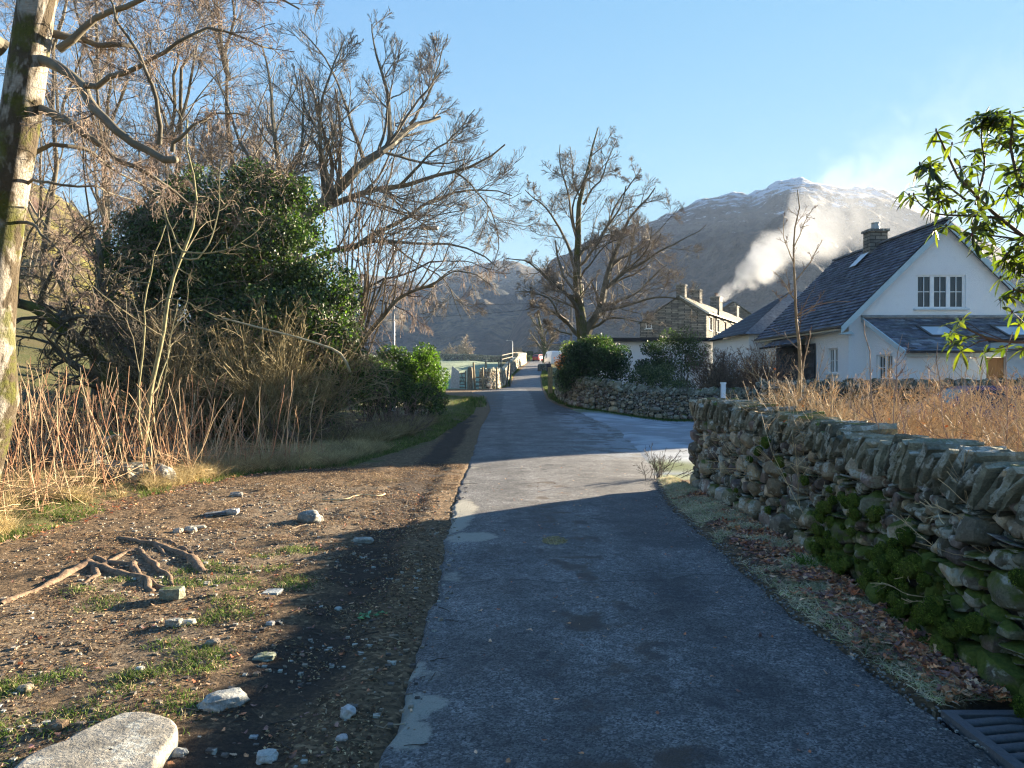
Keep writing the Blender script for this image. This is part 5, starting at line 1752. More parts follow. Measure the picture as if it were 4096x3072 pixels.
    mb.tubes(P, np.tile([.0032, .003, .0028, .0022, .0016], (n, 1)), 4, np.concatenate([np.array([(.14, .10, .07), (.30, .23, .15), (.06, .045, .035)])[rg.integers(0, 3, n)], np.zeros((n, 1))], 1))
    mb.build('twig_litter', M['twig'], kind='stuff', label='snapped twigs scattered over the bare earth', cat='twigs')


# ------------------------------------------------------------------ loose stones and roots
def rock(name, px, py, wpx, label, seed, asp=.7, hgt=.45, e=.3, col=(.3, .29, .26), moss=0.0, sink=.36, rz=None, res=14, rough=.2, cat='stone', nsc=1.5, D=None, group=None):
    rg = RG(seed)
    D = D or 1.6 * F / (py - HY)
    x = (px - 512) / F * D
    z = float(ground_z(x, D)) if x < float(xl(D)) or x > float(xr(D)) else float(road_z(x, D))
    w = wpx / F * D / 2
    rz = rg.uniform(-.5, .5) if rz is None else rz
    c, s_ = math.cos(rz), math.sin(rz)
    A = np.array([[[c, s_, .05], [-s_, c, .03], [0, -.03, 1]]])
    mb = MB()
    hz = w * hgt
    stones(mb, np.array([[x, D, z + hz * (1 - 2 * sink)]]), A, np.array([[w, w * asp, hz]]), res, e, seed, np.array([list(col) + [moss]]), rough=rough, nsc=nsc)
    return mb.build(name, M['stone'], org=(x, D, z), smooth=True, label=label, cat=cat, group=group)


def loose_stones():
    rock('stone', 222, 706, 46, 'pale flattish rock with a hollow top lying on dark earth right of the big slab', 701, .62, .42, .35, (.34, .34, .30), 0.12)
    rock('stone', 347, 718, 17, 'small white rounded cobble close to the road edge', 702, .7, .7, .3, (.55, .53, .5), sink=.1)
    rock('stone', 266, 754, 21, 'small pale chipped stone at the foot of the picture, right of the big slab', 703, .75, .7, .5, (.5, .48, .44))
    rock('stone', 272, 594, 19, 'flat square grey slab half sunk at the shadow edge', 704, .9, .25, .9, (.33, .35, .34), sink=.1, rough=.06)
    rock('stone', 171, 600, 25, 'angular greenish stone block beside the surface roots', 705, .55, .5, .85, (.24, .25, .18), 0.2, sink=.1, rough=.1)
    rock('stone', 310, 523, 26, 'domed grey stone poking from the earth beyond the roots', 706, .8, .65, .1, (.20, .19, .16), 0.1)
    rock('stone', 363, 541, 22, 'pale low stone lying near the tyre tracks', 707, .5, .4, .4, (.36, .34, .30))
    rock('stone', 212, 650, 17, 'small brownish oval stone in the sunlit gravel', 708, .6, .5, .2, (.28, .23, .17))
    rock('stone', 264, 661, 24, 'greenish flat stone sunk in the shaded earth', 709, .7, .35, .4, (.24, .26, .20), 0.15)
    rock('stone', 173, 627, 18, 'flat wedge shaped stone with a dark shadow side', 710, .6, .5, .7, (.27, .26, .22), sink=.1)
    rock('stone', 187, 625, 17, 'pale stone touching the wedge shaped one', 711, .7, .45, .4, (.42, .38, .3))
    rock('stone', 139, 677, 9, 'tiny white pebble alone in the yellow grass tufts', 712, .8, .7, .3, (.6, .57, .48))
    rock('stone', 177, 759, 22, 'smooth grey cobble half hidden beside the right end of the big slab', 713, .5, .5, .1, (.28, .29, .27))
    rock('stone', 56, 733, 20, 'brown clod like stone touching the upper edge of the big slab', 714, .8, .6, .4, (.22, .15, .09))
    rock('stone', 24, 693, 16, 'low tan stone on the sunlit earth far from the road', 715, .7, .5, .4, (.32, .27, .19))
    rock('stone', 236, 497, 14, 'grey stone tip showing in the leaf litter near the dark hole', 716, .7, .5, .3, (.22, .2, .17))
    rock('stone', 232, 516, 13, 'angular pale stone among flat slates beyond the roots', 717, .8, .7, .7, (.4, .38, .35))
    rock('stone', 215, 517, 24, 'thin dark slate lying flat beyond the roots', 718, .5, .14, .9, (.16, .17, .18), sink=.1)
    rock('stone', 196, 530, 20, 'long pale slate sliver in the gravel patch beyond the roots', 719, .4, .15, .8, (.35, .32, .26), sink=.1)
    rock('stone', 178, 535, 11, 'small round tan pebble among the slates', 720, .8, .7, .1, (.38, .32, .25))
    rock('stone', 190, 533, 14, 'tan lump of stone beside the round pebble', 721, .8, .6, .3, (.4, .35, .27))
    rock('stone', 253, 735, 9, 'little bluish slate chip by the pale chipped stone', 722, .7, .3, .8, (.2, .22, .25))
    rock('stone', 270, 627, 9, 'tiny pale pebble on dark mud halfway to the rut', 723, .8, .6, .3, (.42, .4, .37))
    rock('stone', 338, 606, 8, 'tiny grey pebble beside the tyre track near the road', 724, .8, .6, .3, (.4, .4, .38))
    rock('stone', 341, 741, 12, 'pinkish pale pebble below the white cobble', 725, .7, .6, .3, (.42, .38, .36))
    # the big slab in the corner
    pts = [(5, 790), (28, 752), (62, 741), (90, 727), (125, 713), (163, 718), (176, 728), (163, 748), (152, 764), (140, 792), (80, 815)]
    W3 = []
    for a, b in pts:
        D = 1.52 * F / (b - HY)
        W3.append([(a - 512) / F * D, D])
    W3 = np.array(W3)
    rg = RG(730)
    c0 = W3.mean(0)
    ring = []
    n = 96
    ang = np.arctan2(W3[:, 1] - c0[1], W3[:, 0] - c0[0])
    o = np.argsort(ang)
    rad = np.hypot(*(W3 - c0).T)[o]
    th = np.linspace(-PI, PI, n, endpoint=False)
    rd = np.interp(th, np.concatenate([ang[o] - 2 * PI, ang[o], ang[o] + 2 * PI]), np.tile(rad, 3))
    rd = rd * (1 + .02 * n2(th, th, 3, 3, 731))
    fr = np.concatenate([np.linspace(.02, .96, 24), [1.0, 1.015, 1.02]])
    zz = np.concatenate([np.zeros(24), [-.008, -.03, -.12]])
    RRr, TH = np.meshgrid(fr, th, indexing='ij')
    X = c0[0] + RRr * rd[None] * np.cos(TH)
    Y = c0[1] + RRr * rd[None] * np.sin(TH)
    Z = .085 + zz[:, None] + .012 * n2(X, Y, 3, 4, 732) + .03 * (X - c0[0]) - .01 * np.abs(n2(X, Y, 1.5, 2, 733))
    idx = np.arange(len(fr) * n).reshape(len(fr), n)
    q = np.stack([idx[:-1], np.roll(idx[:-1], -1, 1), np.roll(idx[1:], -1, 1), idx[1:]], -1).reshape(-1, 4)
    mb = MB()
    mb.add(np.stack([X, Y, Z], -1).reshape(-1, 3), q, [(0, i, i + 1) for i in range(1, n - 1)], (.30, .275, .225, -.15))
    mb.build('stone_slab', M['stone'], org=(c0[0], c0[1], 0), smooth=True, label='large flat pale slab of rock lying across the corner of the bare earth', cat='stone')
    # boulders in the canes
    gp = None
    rock('boulder', 86, 478, 46, 'mossy split boulder standing at the outer side of the boulder heap', 740, .8, .85, .35, (.17, .16, .11), .22, D=11.2, cat='boulder', res=18, rough=.28)
    rock('boulder', 122, 482, 50, 'broad sloping boulder in the middle of the heap', 741, .7, .62, .5, (.20, .18, .12), .15, D=10.9, cat='boulder', res=18, rough=.28)
    rock('boulder', 106, 458, 34, 'rounded boulder resting on top of the heap behind the canes', 742, .8, .7, .3, (.16, .15, .09), .3, D=11.6, cat='boulder', res=18, sink=-.55, rough=.25)
    rock('boulder', 161, 482, 28, 'smaller grey boulder at the road side of the heap', 743, .8, .85, .25, (.19, .18, .15), .1, D=11.0, cat='boulder', res=16, rough=.22)
    rock('boulder', 138, 462, 26, 'half hidden boulder behind the broad sloping one', 744, .8, .9, .3, (.15, .14, .1), .2, D=11.9, cat='boulder', res=16, sink=.0, rough=.22)
    # roots on the surface
    def root(lb, paths, seed):
        mb = MB()
        o = None
        for pts, r0, r1 in paths:
            w = []
            for a, b in pts:
                D = 1.6 * F / (b - HY)
                w.append([(a - 512) / F * D, D, 0])
            w = resample(w, 26)
            w[1:-1] += np.stack([fbm(w[1:-1] * 5 + k * 7, 3, seed) for k in range(3)], 1) * .045 * (1, 1, 0)
            rr = r0 + (r1 - r0) * np.linspace(0, 1, 26) ** 1.0
            rr = rr * (1 + .55 * fbm(w * 9, 3, seed + 3))
            w[:, 2] = ground_z(w[:, 0], w[:, 1]) - rr * .15 + .014 * fbm(w * 6, 2, seed + 1)
            o = w[0] if o is None else o
            mb.tubes(w, rr, 9, (.19, .13, .085, .05))
        mb.build('tree_root', M['bark'], org=o, smooth=True, label=lb, cat='root')
    root('long pale root running to the side of the picture like a dry pole', [([(0, 610), (20, 600), (45, 588), (68, 575), (88, 566)], .022, .05), ([(88, 566), (96, 572), (90, 585), (80, 590)], .04, .015), ([(88, 567), (120, 575), (145, 580), (152, 592)], .045, .03), ([(100, 568), (122, 556), (135, 552), (160, 572), (172, 585)], .035, .02)], 750)
    root('dark curved root ridge arching over a hollow beyond the pale root', [([(118, 541), (140, 545), (165, 552), (190, 560), (203, 573)], .03, .045), ([(130, 542), (160, 542), (180, 548), (196, 560)], .02, .015), ([(150, 548), (170, 560), (180, 562)], .02, .012)], 751)
    root('low gnarled root knuckle between the arching root and the block', [([(95, 560), (110, 566), (132, 568), (148, 582), (168, 590)], .03, .02), ([(130, 566), (140, 580), (142, 592)], .03, .012)], 752)
    # yellow straw like stem on the earth and holly sprig
    mb = MB()
    D_ = lambda b: 1.6 * F / (b - HY)
    pth = [(322, 503), (345, 503), (362, 498), (376, 500), (385, 497)]
    w = resample([[(a - 512) / F * D_(b), D_(b), .02] for a, b in pth], 14)
    w[:, 2] = ground_z(w[:, 0], w[:, 1]) + .02
    mb.tubes(w, np.full(14, .009), 5, (.5, .4, .22, 0))
    mb.build('stick', M['twig'], org=w[0], smooth=True, label='pale crooked stick lying on sunlit litter beyond the tyre tracks', cat='stick')
    mb = MB()
    rg = RG(760)
    w = np.array([[(a - 512) / F * D_(b), D_(b), 0] for a, b in [(360, 616), (372, 613), (382, 615)]])
    w[:, 2] = ground_z(w[:, 0], w[:, 1]) + .015
    mb.tubes(resample(w, 6), np.full(6, .003), 4, (.1, .12, .05, 0))
    C = np.repeat(resample(w, 8), 2, 0) + rg.normal(0, .018, (16, 3)) * (1, 1, .3)
    leaves(mb, C, np.tile([[0, 0, 1.]], (16, 1)), .045, rg, np.array([(.22, .38, .28), (.15, .3, .2)]), asp=.5, jitter=.4)
    mb.build('holly_sprig', M['leaf'], org=w[0], label='small pale green leafy sprig dropped on the dark mud', cat='leaves')
    # weed at the wall foot
    mb = MB()
    n = 90
    x, y = rg.normal(2.45, .04, n), rg.normal(6.15, .06, n)
    blades(mb, x, y, ground_z(x, y), .2, .007, rg, GREEN * 1.5, 1.2)
    mb.build('grass_clump', M['grass'], org=(2.45, 6.15, 0), label='fresh bright green leafy clump at the foot of the mossy wall', cat='plant')
# ------------------------------------------------------------------ buildings
def mats2():
    g = G('white_roughcast')
    c = g.mix(g.noise(.8, 5, .6), (.78, .79, .80), (.88, .88, .87))
    c = g.mix(g.ramp(g.noise(3, 6, .7), [(.55, 0.0), (.8, .25)]), c, (.55, .55, .52))
    M['render'] = g.bsdf(c, .9, g.bump(g.noise(26, 5, .7), 1.0, .03), .2)
    g = G('slate')
    c, a = g.attr()
    c = g.mix(1.0, c, g.ramp(g.noise(6, 4, .6), [(.3, .65), (.7, 1.35)]), 'MULTIPLY')
    fr = g.ramp(g.math('ADD', a, g.math('SUBTRACT', g.noise(2.2, 5, .7), .5)), [(.35, 0.0), (.75, .8)])
    c = g.mix(fr, c, (.34, .38, .42))
    M['slate'] = g.bsdf(c, .8, g.bump(g.noise(30, 4), .5, .01), .2)
    g = G('stone_masonry')
    br = g.n('ShaderNodeTexBrick')
    mp = g.n('ShaderNodeMapping')
    g.set(mp.inputs['Vector'], g.pos())
    mp.inputs['Rotation'].default_value = (R(90), 0, 0)
    sp = g.sep(g.pos())
    cb = g.n('ShaderNodeCombineXYZ')
    g.set(cb.inputs[0], g.math('ADD', sp[0], g.math('MULTIPLY', sp[1], 1.0)))
    g.set(cb.inputs[1], sp[2])
    g.set(br.inputs['Vector'], cb.outputs[0])
    br.inputs['Scale'].default_value = 1.0
    br.inputs['Brick Width'].default_value = .55
    br.inputs['Row Height'].default_value = .17
    br.inputs['Mortar Size'].default_value = .018
    br.inputs['Color1'].default_value = (.11, .105, .095, 1)
    br.inputs['Color2'].default_value = (.26, .235, .19, 1)
    br.inputs['Mortar'].default_value = (.05, .048, .045, 1)
    c = g.mix(1.0, br.outputs[0], g.ramp(g.noise(3, 6, .7), [(.3, .6), (.7, 1.4)]), 'MULTIPLY')
    M['masonry'] = g.bsdf(c, .9, g.bump(br.outputs[0], 1.0, .06), .2)
    g = G('window_glass')
    M['glass'] = g.bsdf((.03, .035, .04), .06, None, .6)
    g = G('oak_boards')
    v = g.scaled((1, 1, .12))
    M['oak'] = g.bsdf(g.mix(g.noise(30, 5, .6, v), (.20, .10, .035), (.38, .20, .08)), .6, g.bump(g.noise(40, 4, .6, v), .3, .01))


def wall_poly(mb, o, u, xs, top, holes, base=0.0, thick=.25, inn=(0, 1, 0), col=(.8, .8, .8)):
    """vertical wall: o origin, u direction, xs breaks, top(x), holes [(x0,x1,z0,z1)]; reveals go inwards"""
    o, u, inn = np.array(o, float), np.array(u, float), np.array(inn, float)
    br = sorted(set(list(xs) + [h[0] for h in holes] + [h[1] for h in holes]))
    z = np.array([0, 0, 1.0])
    def q(x0, x1, a0, a1, b0, b1):
        mb.poly([o + u * x0 + z * a0, o + u * x1 + z * a1, o + u * x1 + z * b1, o + u * x0 + z * b0], col)
    for x0, x1 in zip(br[:-1], br[1:]):
        m_ = (x0 + x1) / 2
        cur = base
        for h in sorted([h for h in holes if h[0] <= m_ <= h[1]], key=lambda h: h[2]):
            q(x0, x1, cur, cur, h[2], h[2])
            cur = h[3]
        q(x0, x1, cur, cur, top(x0), top(x1))
    d = inn * thick
    for a, b, c, e in holes:
        P = [o + u * a + z * c, o + u * b + z * c, o + u * b + z * e, o + u * a + z * e]
        for i in range(4):
            mb.poly([P[i], P[(i + 1) % 4], P[(i + 1) % 4] + d, P[i] + d], col)


def window(root, o, u, out, w, h, ncase=2, cols=2, rows=2, fc=(.80, .81, .80), glass=True, rec=.12, curtain=False):
    """casement window filling an opening; out points outwards"""
    o, u, out = np.array(o, float), np.array(u, float), np.array(out, float)
    z = np.array([0, 0, 1.0])
    ax = np.stack([u, out, z])
    mb = MB()
    def bx(cx, cz, sx, sz, d=.06, off=0.0):
        mb.box(o + u * cx + z * cz + out * (-rec + off), (sx, d, sz), fc, ax=ax)
    f = .07
    bx(w / 2, f / 2, w, f)
    bx(w / 2, h - f / 2, w, f)
    for k in range(ncase + 1):
        bx(f / 2 + (w - f) * k / ncase, h / 2, f * (1 if k in (0, ncase) else 1.5), h - 2 * f - .004)
    cw = (w - f) / ncase
    for k in range(ncase):
        x0 = f / 2 + cw * k
        s_ = f * .9
        bx(x0 + s_, h / 2, f * .6, h - 2 * f - .01, .045, .004)
        bx(x0 + cw - s_, h / 2, f * .6, h - 2 * f - .01, .045, .004)
        for c in range(1, cols):
            bx(x0 + s_ + (cw - 2 * s_) * c / cols, h / 2, .028, h - 2 * f - .02, .03, .002)
        for r in range(1, rows):
            bx(x0 + cw / 2, f + (h - 2 * f) * r / rows, cw - 2 * s_ - f * .6 - .01, .028, .024, .003)
    fr = mb.build('window', M['paint'], root)
    pb = MB()
    a = o + out * (-rec - .02)
    pb.poly([a + u * f + z * f, a + u * (w - f) + z * f, a + u * (w - f) + z * (h - f), a + u * f + z * (h - f)], (.05, .05, .05))
    pb.build('pane', M['glass'], fr)
    sb = MB()
    sb.box(o + u * w / 2 + z * (-.04) + out * .03, (w + .2, .16, .06), (.55, .62, .64), ax=ax)
    sb.build('window_sill', M['paint'], fr)
    if curtain:
        cb = MB()
        for x0, x1 in ((.0, .22), (.78, 1.0)):
            xx = np.linspace(x0, x1, 12) * (w - 2 * f) + f
            for i in range(11):
                dd = out * (-rec - .07 + .02 * math.sin(i * 2.1))
                d2 = out * (-rec - .07 + .02 * math.sin((i + 1) * 2.1))
                cb.poly([o + u * xx[i] + z * f + dd, o + u * xx[i + 1] + z * f + d2, o + u * xx[i + 1] + z * (h - f) + d2, o + u * xx[i] + z * (h - f) + dd], (.4, .3, .2))
    return fr


def slate_roof(mb, o, u, v, L, S, w, h, seed, col=(.085, .095, .11), frost=.2, lift=.012):
    """slates laid in courses; o lower corner, u along the eave, v up the slope"""
    rg = RG(seed)
    o, u, v = np.array(o, float), nrm(np.array(u, float)), nrm(np.array(v, float))
    n = np.cross(u, v)
    n = n if n[2] > 0 else -n
    rows = int(math.ceil(S / h))
    V, C = [], []
    for r in range(rows):
        xs = np.arange(-((r % 2) * .5) * w, L, w)
        s0 = r * h
        for x in xs:
            a, b = max(x, 0), min(x + w - .006, L)
            if b - a < .03:
                continue
            e = min(s0 + h * 1.35, S)
            j = rg.uniform(-.012, .012)
            k = rg.uniform(-.004, .006)
            lo = lift * 2.2 + k
            p = [o + u * a + v * (s0 + j) + n * lo, o + u * b + v * (s0 + j + rg.uniform(-.008, .008)) + n * (lo + rg.uniform(-.003, .003)), o + u * b + v * e + n * .006, o + u * a + v * e + n * .006]
            q = [p[0] - n * lift * 1.6, p[1] - n * lift * 1.6]
            V += p + q
            c = np.array(col) * rg.uniform(.6, 1.5) * np.array([1, rg.uniform(.95, 1.05), rg.uniform(.95, 1.1)])
            C += [np.append(c, frost + rg.normal(0, .12))] * 6
    V = np.array(V)
    m = len(V) // 6
    b = (np.arange(m) * 6)[:, None]
    q = np.concatenate([b + np.array([0, 1, 2, 3]), b + np.array([0, 4, 5, 1])])
    mb.add(V, q, None, np.array(C))
    P = [o - n * .02, o + u * L - n * .02, o + u * L + v * S - n * .02, o + v * S - n * .02]
    mb.poly(P, list(np.array(col) * .6) + [0])


def white_house():
    rt = empty('white_house', (18.1, 31, .0), 'white rendered house with steep slate roof, pale barge boards and a lean-to', 'house')
    X0, X1, Y0, Y1, XR, ZR, ZE = 14.1, 22.1, 31.0, 41.4, 18.1, 8.15, 4.15
    mb = MB()
    gt = lambda x: ZE + (x if x < 4 else 8 - x) * (ZR - ZE) / 4 - .05
    wall_poly(mb, (X0, Y0, 0), (1, 0, 0), [0, 4, 8], gt, [(2.8, 4.9, 4.6, 6.0)])
    wall_poly(mb, (X0, Y1, 0), (0, -1, 0), [0, 10.4], lambda x: ZE, [(Y1 - 33.1, Y1 - 32.0, 1.9, 3.0), (Y1 - 40.7, Y1 - 39.8, 1.7, 3.0)], inn=(1, 0, 0))
    wall_poly(mb, (X0, Y1, 0), (1, 0, 0), [0, 4, 8], gt, [])
    mb.poly([(X1, Y0, 0), (X1, Y1, 0), (X1, Y1, ZE), (X1, Y0, ZE)], (.8, .8, .8))
    mb.build('wall', M['render'], rt)
    window(rt, (X0 + 2.8, Y0, 4.6), (1, 0, 0), (0, -1, 0), 2.1, 1.4, 3, 2, 2, rec=.08)
    window(rt, (X0, 33.1, 1.9), (0, -1, 0), (-1, 0, 0), 1.1, 1.1, 2, 2, 2)
    window(rt, (X0, 40.7, 1.7), (0, -1, 0), (-1, 0, 0), .9, 1.3, 2, 2, 2)
    rb = MB()
    ov = .42
    sl_ = np.array([4.0, 0, ZR - ZE])
    S = np.linalg.norm(sl_) * (1 + ov / 4.0)
    lo = np.array([X0 - ov, Y0 - .28, ZE - ov * (ZR - ZE) / 4 + .1])
    slate_roof(rb, lo, (0, 1, 0), sl_, Y1 - Y0 + .5, S, .36, .24, 801, frost=.05, lift=.03, col=(.085, .097, .12))
    slate_roof(rb, np.array([X1 + ov, Y0 - .28, lo[2]]), (0, 1, 0), sl_ * (-1, 1, 1), Y1 - Y0 + .5, S, .34, .21, 802, frost=.1)
    for k in range(34):
        rb.box((XR, Y0 - .2 + k * .322, ZR + .16), (.26, .30, .09), (.10, .11, .12, .45), ax=None)
    roof = rb.build('roof', M['slate'], rt)
    # barge boards, fascia, soffit and gutter
    bb = MB()
    for sx, xx in ((1, X0), (-1, X1)):
        a = np.array([xx - sx * (ov + .02), Y0 - .31, lo[2] - .30])
        b = np.array([XR, Y0 - .31, ZR - .22])
        bb.prism([a, a + (0, 0, .30), b + (0, 0, .30), b], (0, .05, 0), (.42, .54, .57))
        bb.prism([a + (sx * .42, .02, 0.10), a + (0, .02, -.0), a + (0, .02, -.03), a + (sx * .55, .02, -.03)], (0, .3, 0), (.42, .54, .57))
    bb.build('barge_board', M['paint'], rt)
    gb = MB()
    gb.bar((X0 - ov - .04, Y0 - .25, lo[2] + .0), (X0 - ov - .04, Y1 + .2, lo[2] + .0), .10, .09, (.015, .015, .017))
    gb.build('gutter', M['black'], rt)
    fb = MB()
    fb.box((X0 - ov / 2, (Y0 + Y1) / 2 + .2, lo[2] - .10), (ov, Y1 - Y0, .06), (.62, .60, .50))
    fb.build('soffit', M['paint'], rt)
    # chimney
    cb = MB()
    cy = 36.7
    cb.box((XR - .1, cy, 8.15), (.86, .72, 1.5), (.1, .1, .1))
    ch = cb.build('chimney', M['masonry'], rt)
    c2 = MB()
    c2.box((XR - .1, cy, 8.96), (1.0, .88, .12), (.14, .14, .13, .3))
    c2.build('chimney_cap', M['stone'], ch)
    c3 = MB()
    c3.lathe((XR - .1, cy, 9.02), [(.0, 0), (.2, 0), (.18, .3), (.2, .32), (.2, .36), (.12, .36), (0, .34)], 16, (.35, .36, .38))
    c3.build('chimney_pot', M['metal'], ch)
    c4 = MB()
    c4.poly([(XR - .62, cy - .42, ZR - .28), (XR - .62, cy + .42, ZR - .28), (XR - 1.25, cy + .36, ZR - .92), (XR - 1.25, cy - .36, ZR - .92)], (.55, .6, .63))
    c4.build('lead_flashing', M['paint'], ch)
    # slate clad porch panel and canopy on the side
    pb = MB()
    slate_roof(pb, (X0 - .06, 34.3, .3), (0, 1, 0), (0, 0, 1), 5.0, 3.0, .4, .16, 805, frost=-.4, col=(.04, .045, .05))
    pb.build('slate_cladding', M['slate'], rt)
    cb = MB()
    slate_roof(cb, (X0 - .9, 34.6, 3.3), (0, 1, 0), (.8, 0, .45), 4.6, .9, .34, .21, 806, frost=.1)
    cb.bar((X0 - .93, 34.5, 3.27), (X0 - .93, 39.3, 3.27), .10, .09, (.015, .015, .017))
    cb.build('porch_canopy', M['slate'], rt)
    # lean-to
    lx0, lx1, ly, lz0, lz1 = 14.85, 24.0, 27.85, 2.72, 4.1
    mb = MB()
    wall_poly(mb, (lx0, Y0 - .002, 0), (0, -1, 0), [0, Y0 - ly], lambda x: lz1 - (lz1 - lz0) * x / (Y0 - ly), [(.8, 2.1, 1.6, 2.62)], inn=(1, 0, 0))
    wall_poly(mb, (lx0, ly, 0), (1, 0, 0), [0, lx1 - lx0], lambda x: lz0, [(3.0, 3.72, 0, 2.48)])
    mb.build('wall', M['render'], rt)
    window(rt, (lx0, Y0 - .8, 1.6), (0, -1, 0), (-1, 0, 0), 1.3, 1.02, 2, 2, 2)
    db = MB()
    for k in range(6):
        db.box((lx0 + 3.0 + .06 + k * .12, ly + .12, 1.22), (.114, .04, 2.44), (.3, .16, .06))
    d = db.build('door', M['oak'], rt)
    hb = MB()
    hb.box((lx0 + 3.62, ly + .08, 1.1), (.03, .05, .14), (.3, .3, .3))
    hb.build('handle', M['metal'], d)
    rb = MB()
    slate_roof(rb, (lx0 - .2, ly - .32, lz0 - .05), (1, 0, 0), (0, Y0 - ly + .3, lz1 - lz0 + .13), 9.4, math.hypot(Y0 - ly + .3, lz1 - lz0 + .13), .36, .2, 810, frost=.36, lift=.014)
    rb.box((lx0 + 4.5, Y0 - .05, lz1 + .16), (9.45, .12, .10), (.22, .24, .25, .2))
    r2 = rb.build('lean_to_roof', M['slate'], rt)
    bb = MB()
    a, b = np.array([lx0 - .24, ly - .34, lz0 - .22]), np.array([lx0 - .24, Y0 - .01, lz1 - .06])
    bb.prism([a, a + (0, 0, .2), b + (0, 0, .2), b], (.05, 0, 0), (.46, .56, .58))
    bb.bar((lx0 - .1, ly - .1, lz0 - .16), (lx0 + 9.2, ly - .1, lz0 - .16), .16, .16, (.55, .62, .6))
    bb.build('barge_board', M['paint'], rt)
    gb = MB()
    gb.bar((lx0 - .2, ly - .4, lz0 - .07), (lx0 + 2.6, ly - .4, lz0 - .07), .10, .09, (.015, .015, .017))
    gb.build('gutter', M['black'], rt)
    # skylights
    n = nrm(np.array([0, -(lz1 - lz0 + .13), Y0 - ly + .3]))
    vv = nrm(np.array([0, Y0 - ly + .3, lz1 - lz0 + .13]))
    for cx in (17.0, 20.0):
        c = np.array([cx, 29.45, lz0 + (lz1 - lz0) * (29.45 - ly) / (Y0 - ly) + .12])
        sb = MB()
        ax = np.stack([np.array([1., 0, 0]), vv, n])
        for dx, dy, sx, sy in ((-.6, 0, .09, 1.2), (.6, 0, .09, 1.2), (0, -.58, 1.2, .09), (0, .58, 1.2, .09)):
            sb.box(c + np.array([1., 0, 0]) * dx + vv * dy, (sx, sy, .12), (.06, .065, .07), ax=ax)
        s1 = sb.build('skylight', M['paint'], r2)
        s1.parent = r2
        pb = MB()
        pb.box(c - n * .01, (1.1, 1.08, .04), (.3, .3, .3), ax=ax)
        gm = bpy.data.materials.get('skylight_glass')
        if gm is None:
            gg = G('skylight_glass')
            gm = gg.bsdf((.55, .62, .66), .15, None, .8)
        pb.build('skylight_pane', gm, r2)
    # flat roofed wing at the right
    mb = MB()
    mb.box((21.0, 24.3, 1.3), (7.0, 3.8, 2.6), (.8, .8, .8))
    mb.build('wall', M['render'], rt)
    fb = MB()
    fb.box((21.0, 24.2, 2.78), (7.8, 4.5, .30), (.40, .50, .53))
    fb.build('fascia', M['paint'], rt)
    tb = MB()
    tb.box((21.0, 24.2, 2.98), (7.9, 4.6, .08), (.03, .03, .035))
    tb.build('flat_roof', M['black'], rt)
    # lantern on its wall
    lr = MB()
    c = np.array([17.72 + .25, 22.30, 1.95])
    lr.lathe(c, [(0, -.19), (.03, -.18), (.05, -.14), (.075, -.12)], 6, (.02, .02, .02))
    lr.lathe(c, [(.10, .12), (.11, .13), (.05, .2), (.02, .22), (.03, .25), (0, .27)], 6, (.02, .02, .02))
    for k in range(6):
        a = k * PI / 3
        lr.bar(c + (math.cos(a) * .073, math.sin(a) * .073, -.12), c + (math.cos(a) * .10, math.sin(a) * .10, .12), .012, .012, (.02, .02, .02))
    lr.bar(c + (0, 0, -.16), c + (0, .12, -.2), .03, .03, (.02, .02, .02))
    o = lr.build('wall_lantern', M['black'], org=c, label='black carriage lantern fixed to the white wall by the wooden door', cat='lantern')
    gl = MB()
    gl.lathe(c, [(.065, -.115), (.09, .115)], 6, (.5, .55, .6))
    gm = G('lantern_glass')
    gl.build('glass', gm.bsdf((.45, .5, .55), .1, None, .6), o)
    # rear wing with hipped roof
    mb = MB()
    mb.box((18.0, 46, 2.0), (9.0, 7.6, 4.4), (.8, .8, .8))
    mb.build('wall', M['render'], rt)
    hb = MB()
    e = [(13.1, 41.8, 4.2), (22.6, 41.8, 4.2), (22.6, 50.2, 4.2), (13.1, 50.2, 4.2)]
    r1, r2_ = (17.3, 46, 7.1), (19, 46, 7.1)
    hb.add(np.array(e + [r1, r2_]), [(0, 1, 5, 4), (2, 3, 4, 5)], [(3, 0, 4), (1, 2, 5)], (.13, .14, .15, .32))
    slate_roof(hb, (13.1, 41.8, 4.22), (1, 0, 0), (0, 4.2, 2.9), .1, .1, .3, .2, 820)
    for r in range(22):
        f0, f1 = r / 22, (r + 1) / 22
        A, B, T = np.array(e[3]), np.array(e[0]), np.array(r1)
        p = [A + (T - A) * f0, B + (T - B) * f0, B + (T - B) * f1, A + (T - A) * f1]
        hb.poly([p[0] + (-.02, 0, .05), p[1] + (-.02, 0, .05), p[2] + (0, 0, .015), p[3] + (0, 0, .015)], (.12, .13, .145, .45 if r % 2 else .3))
    hb.build('hipped_roof', M['slate'], rt)


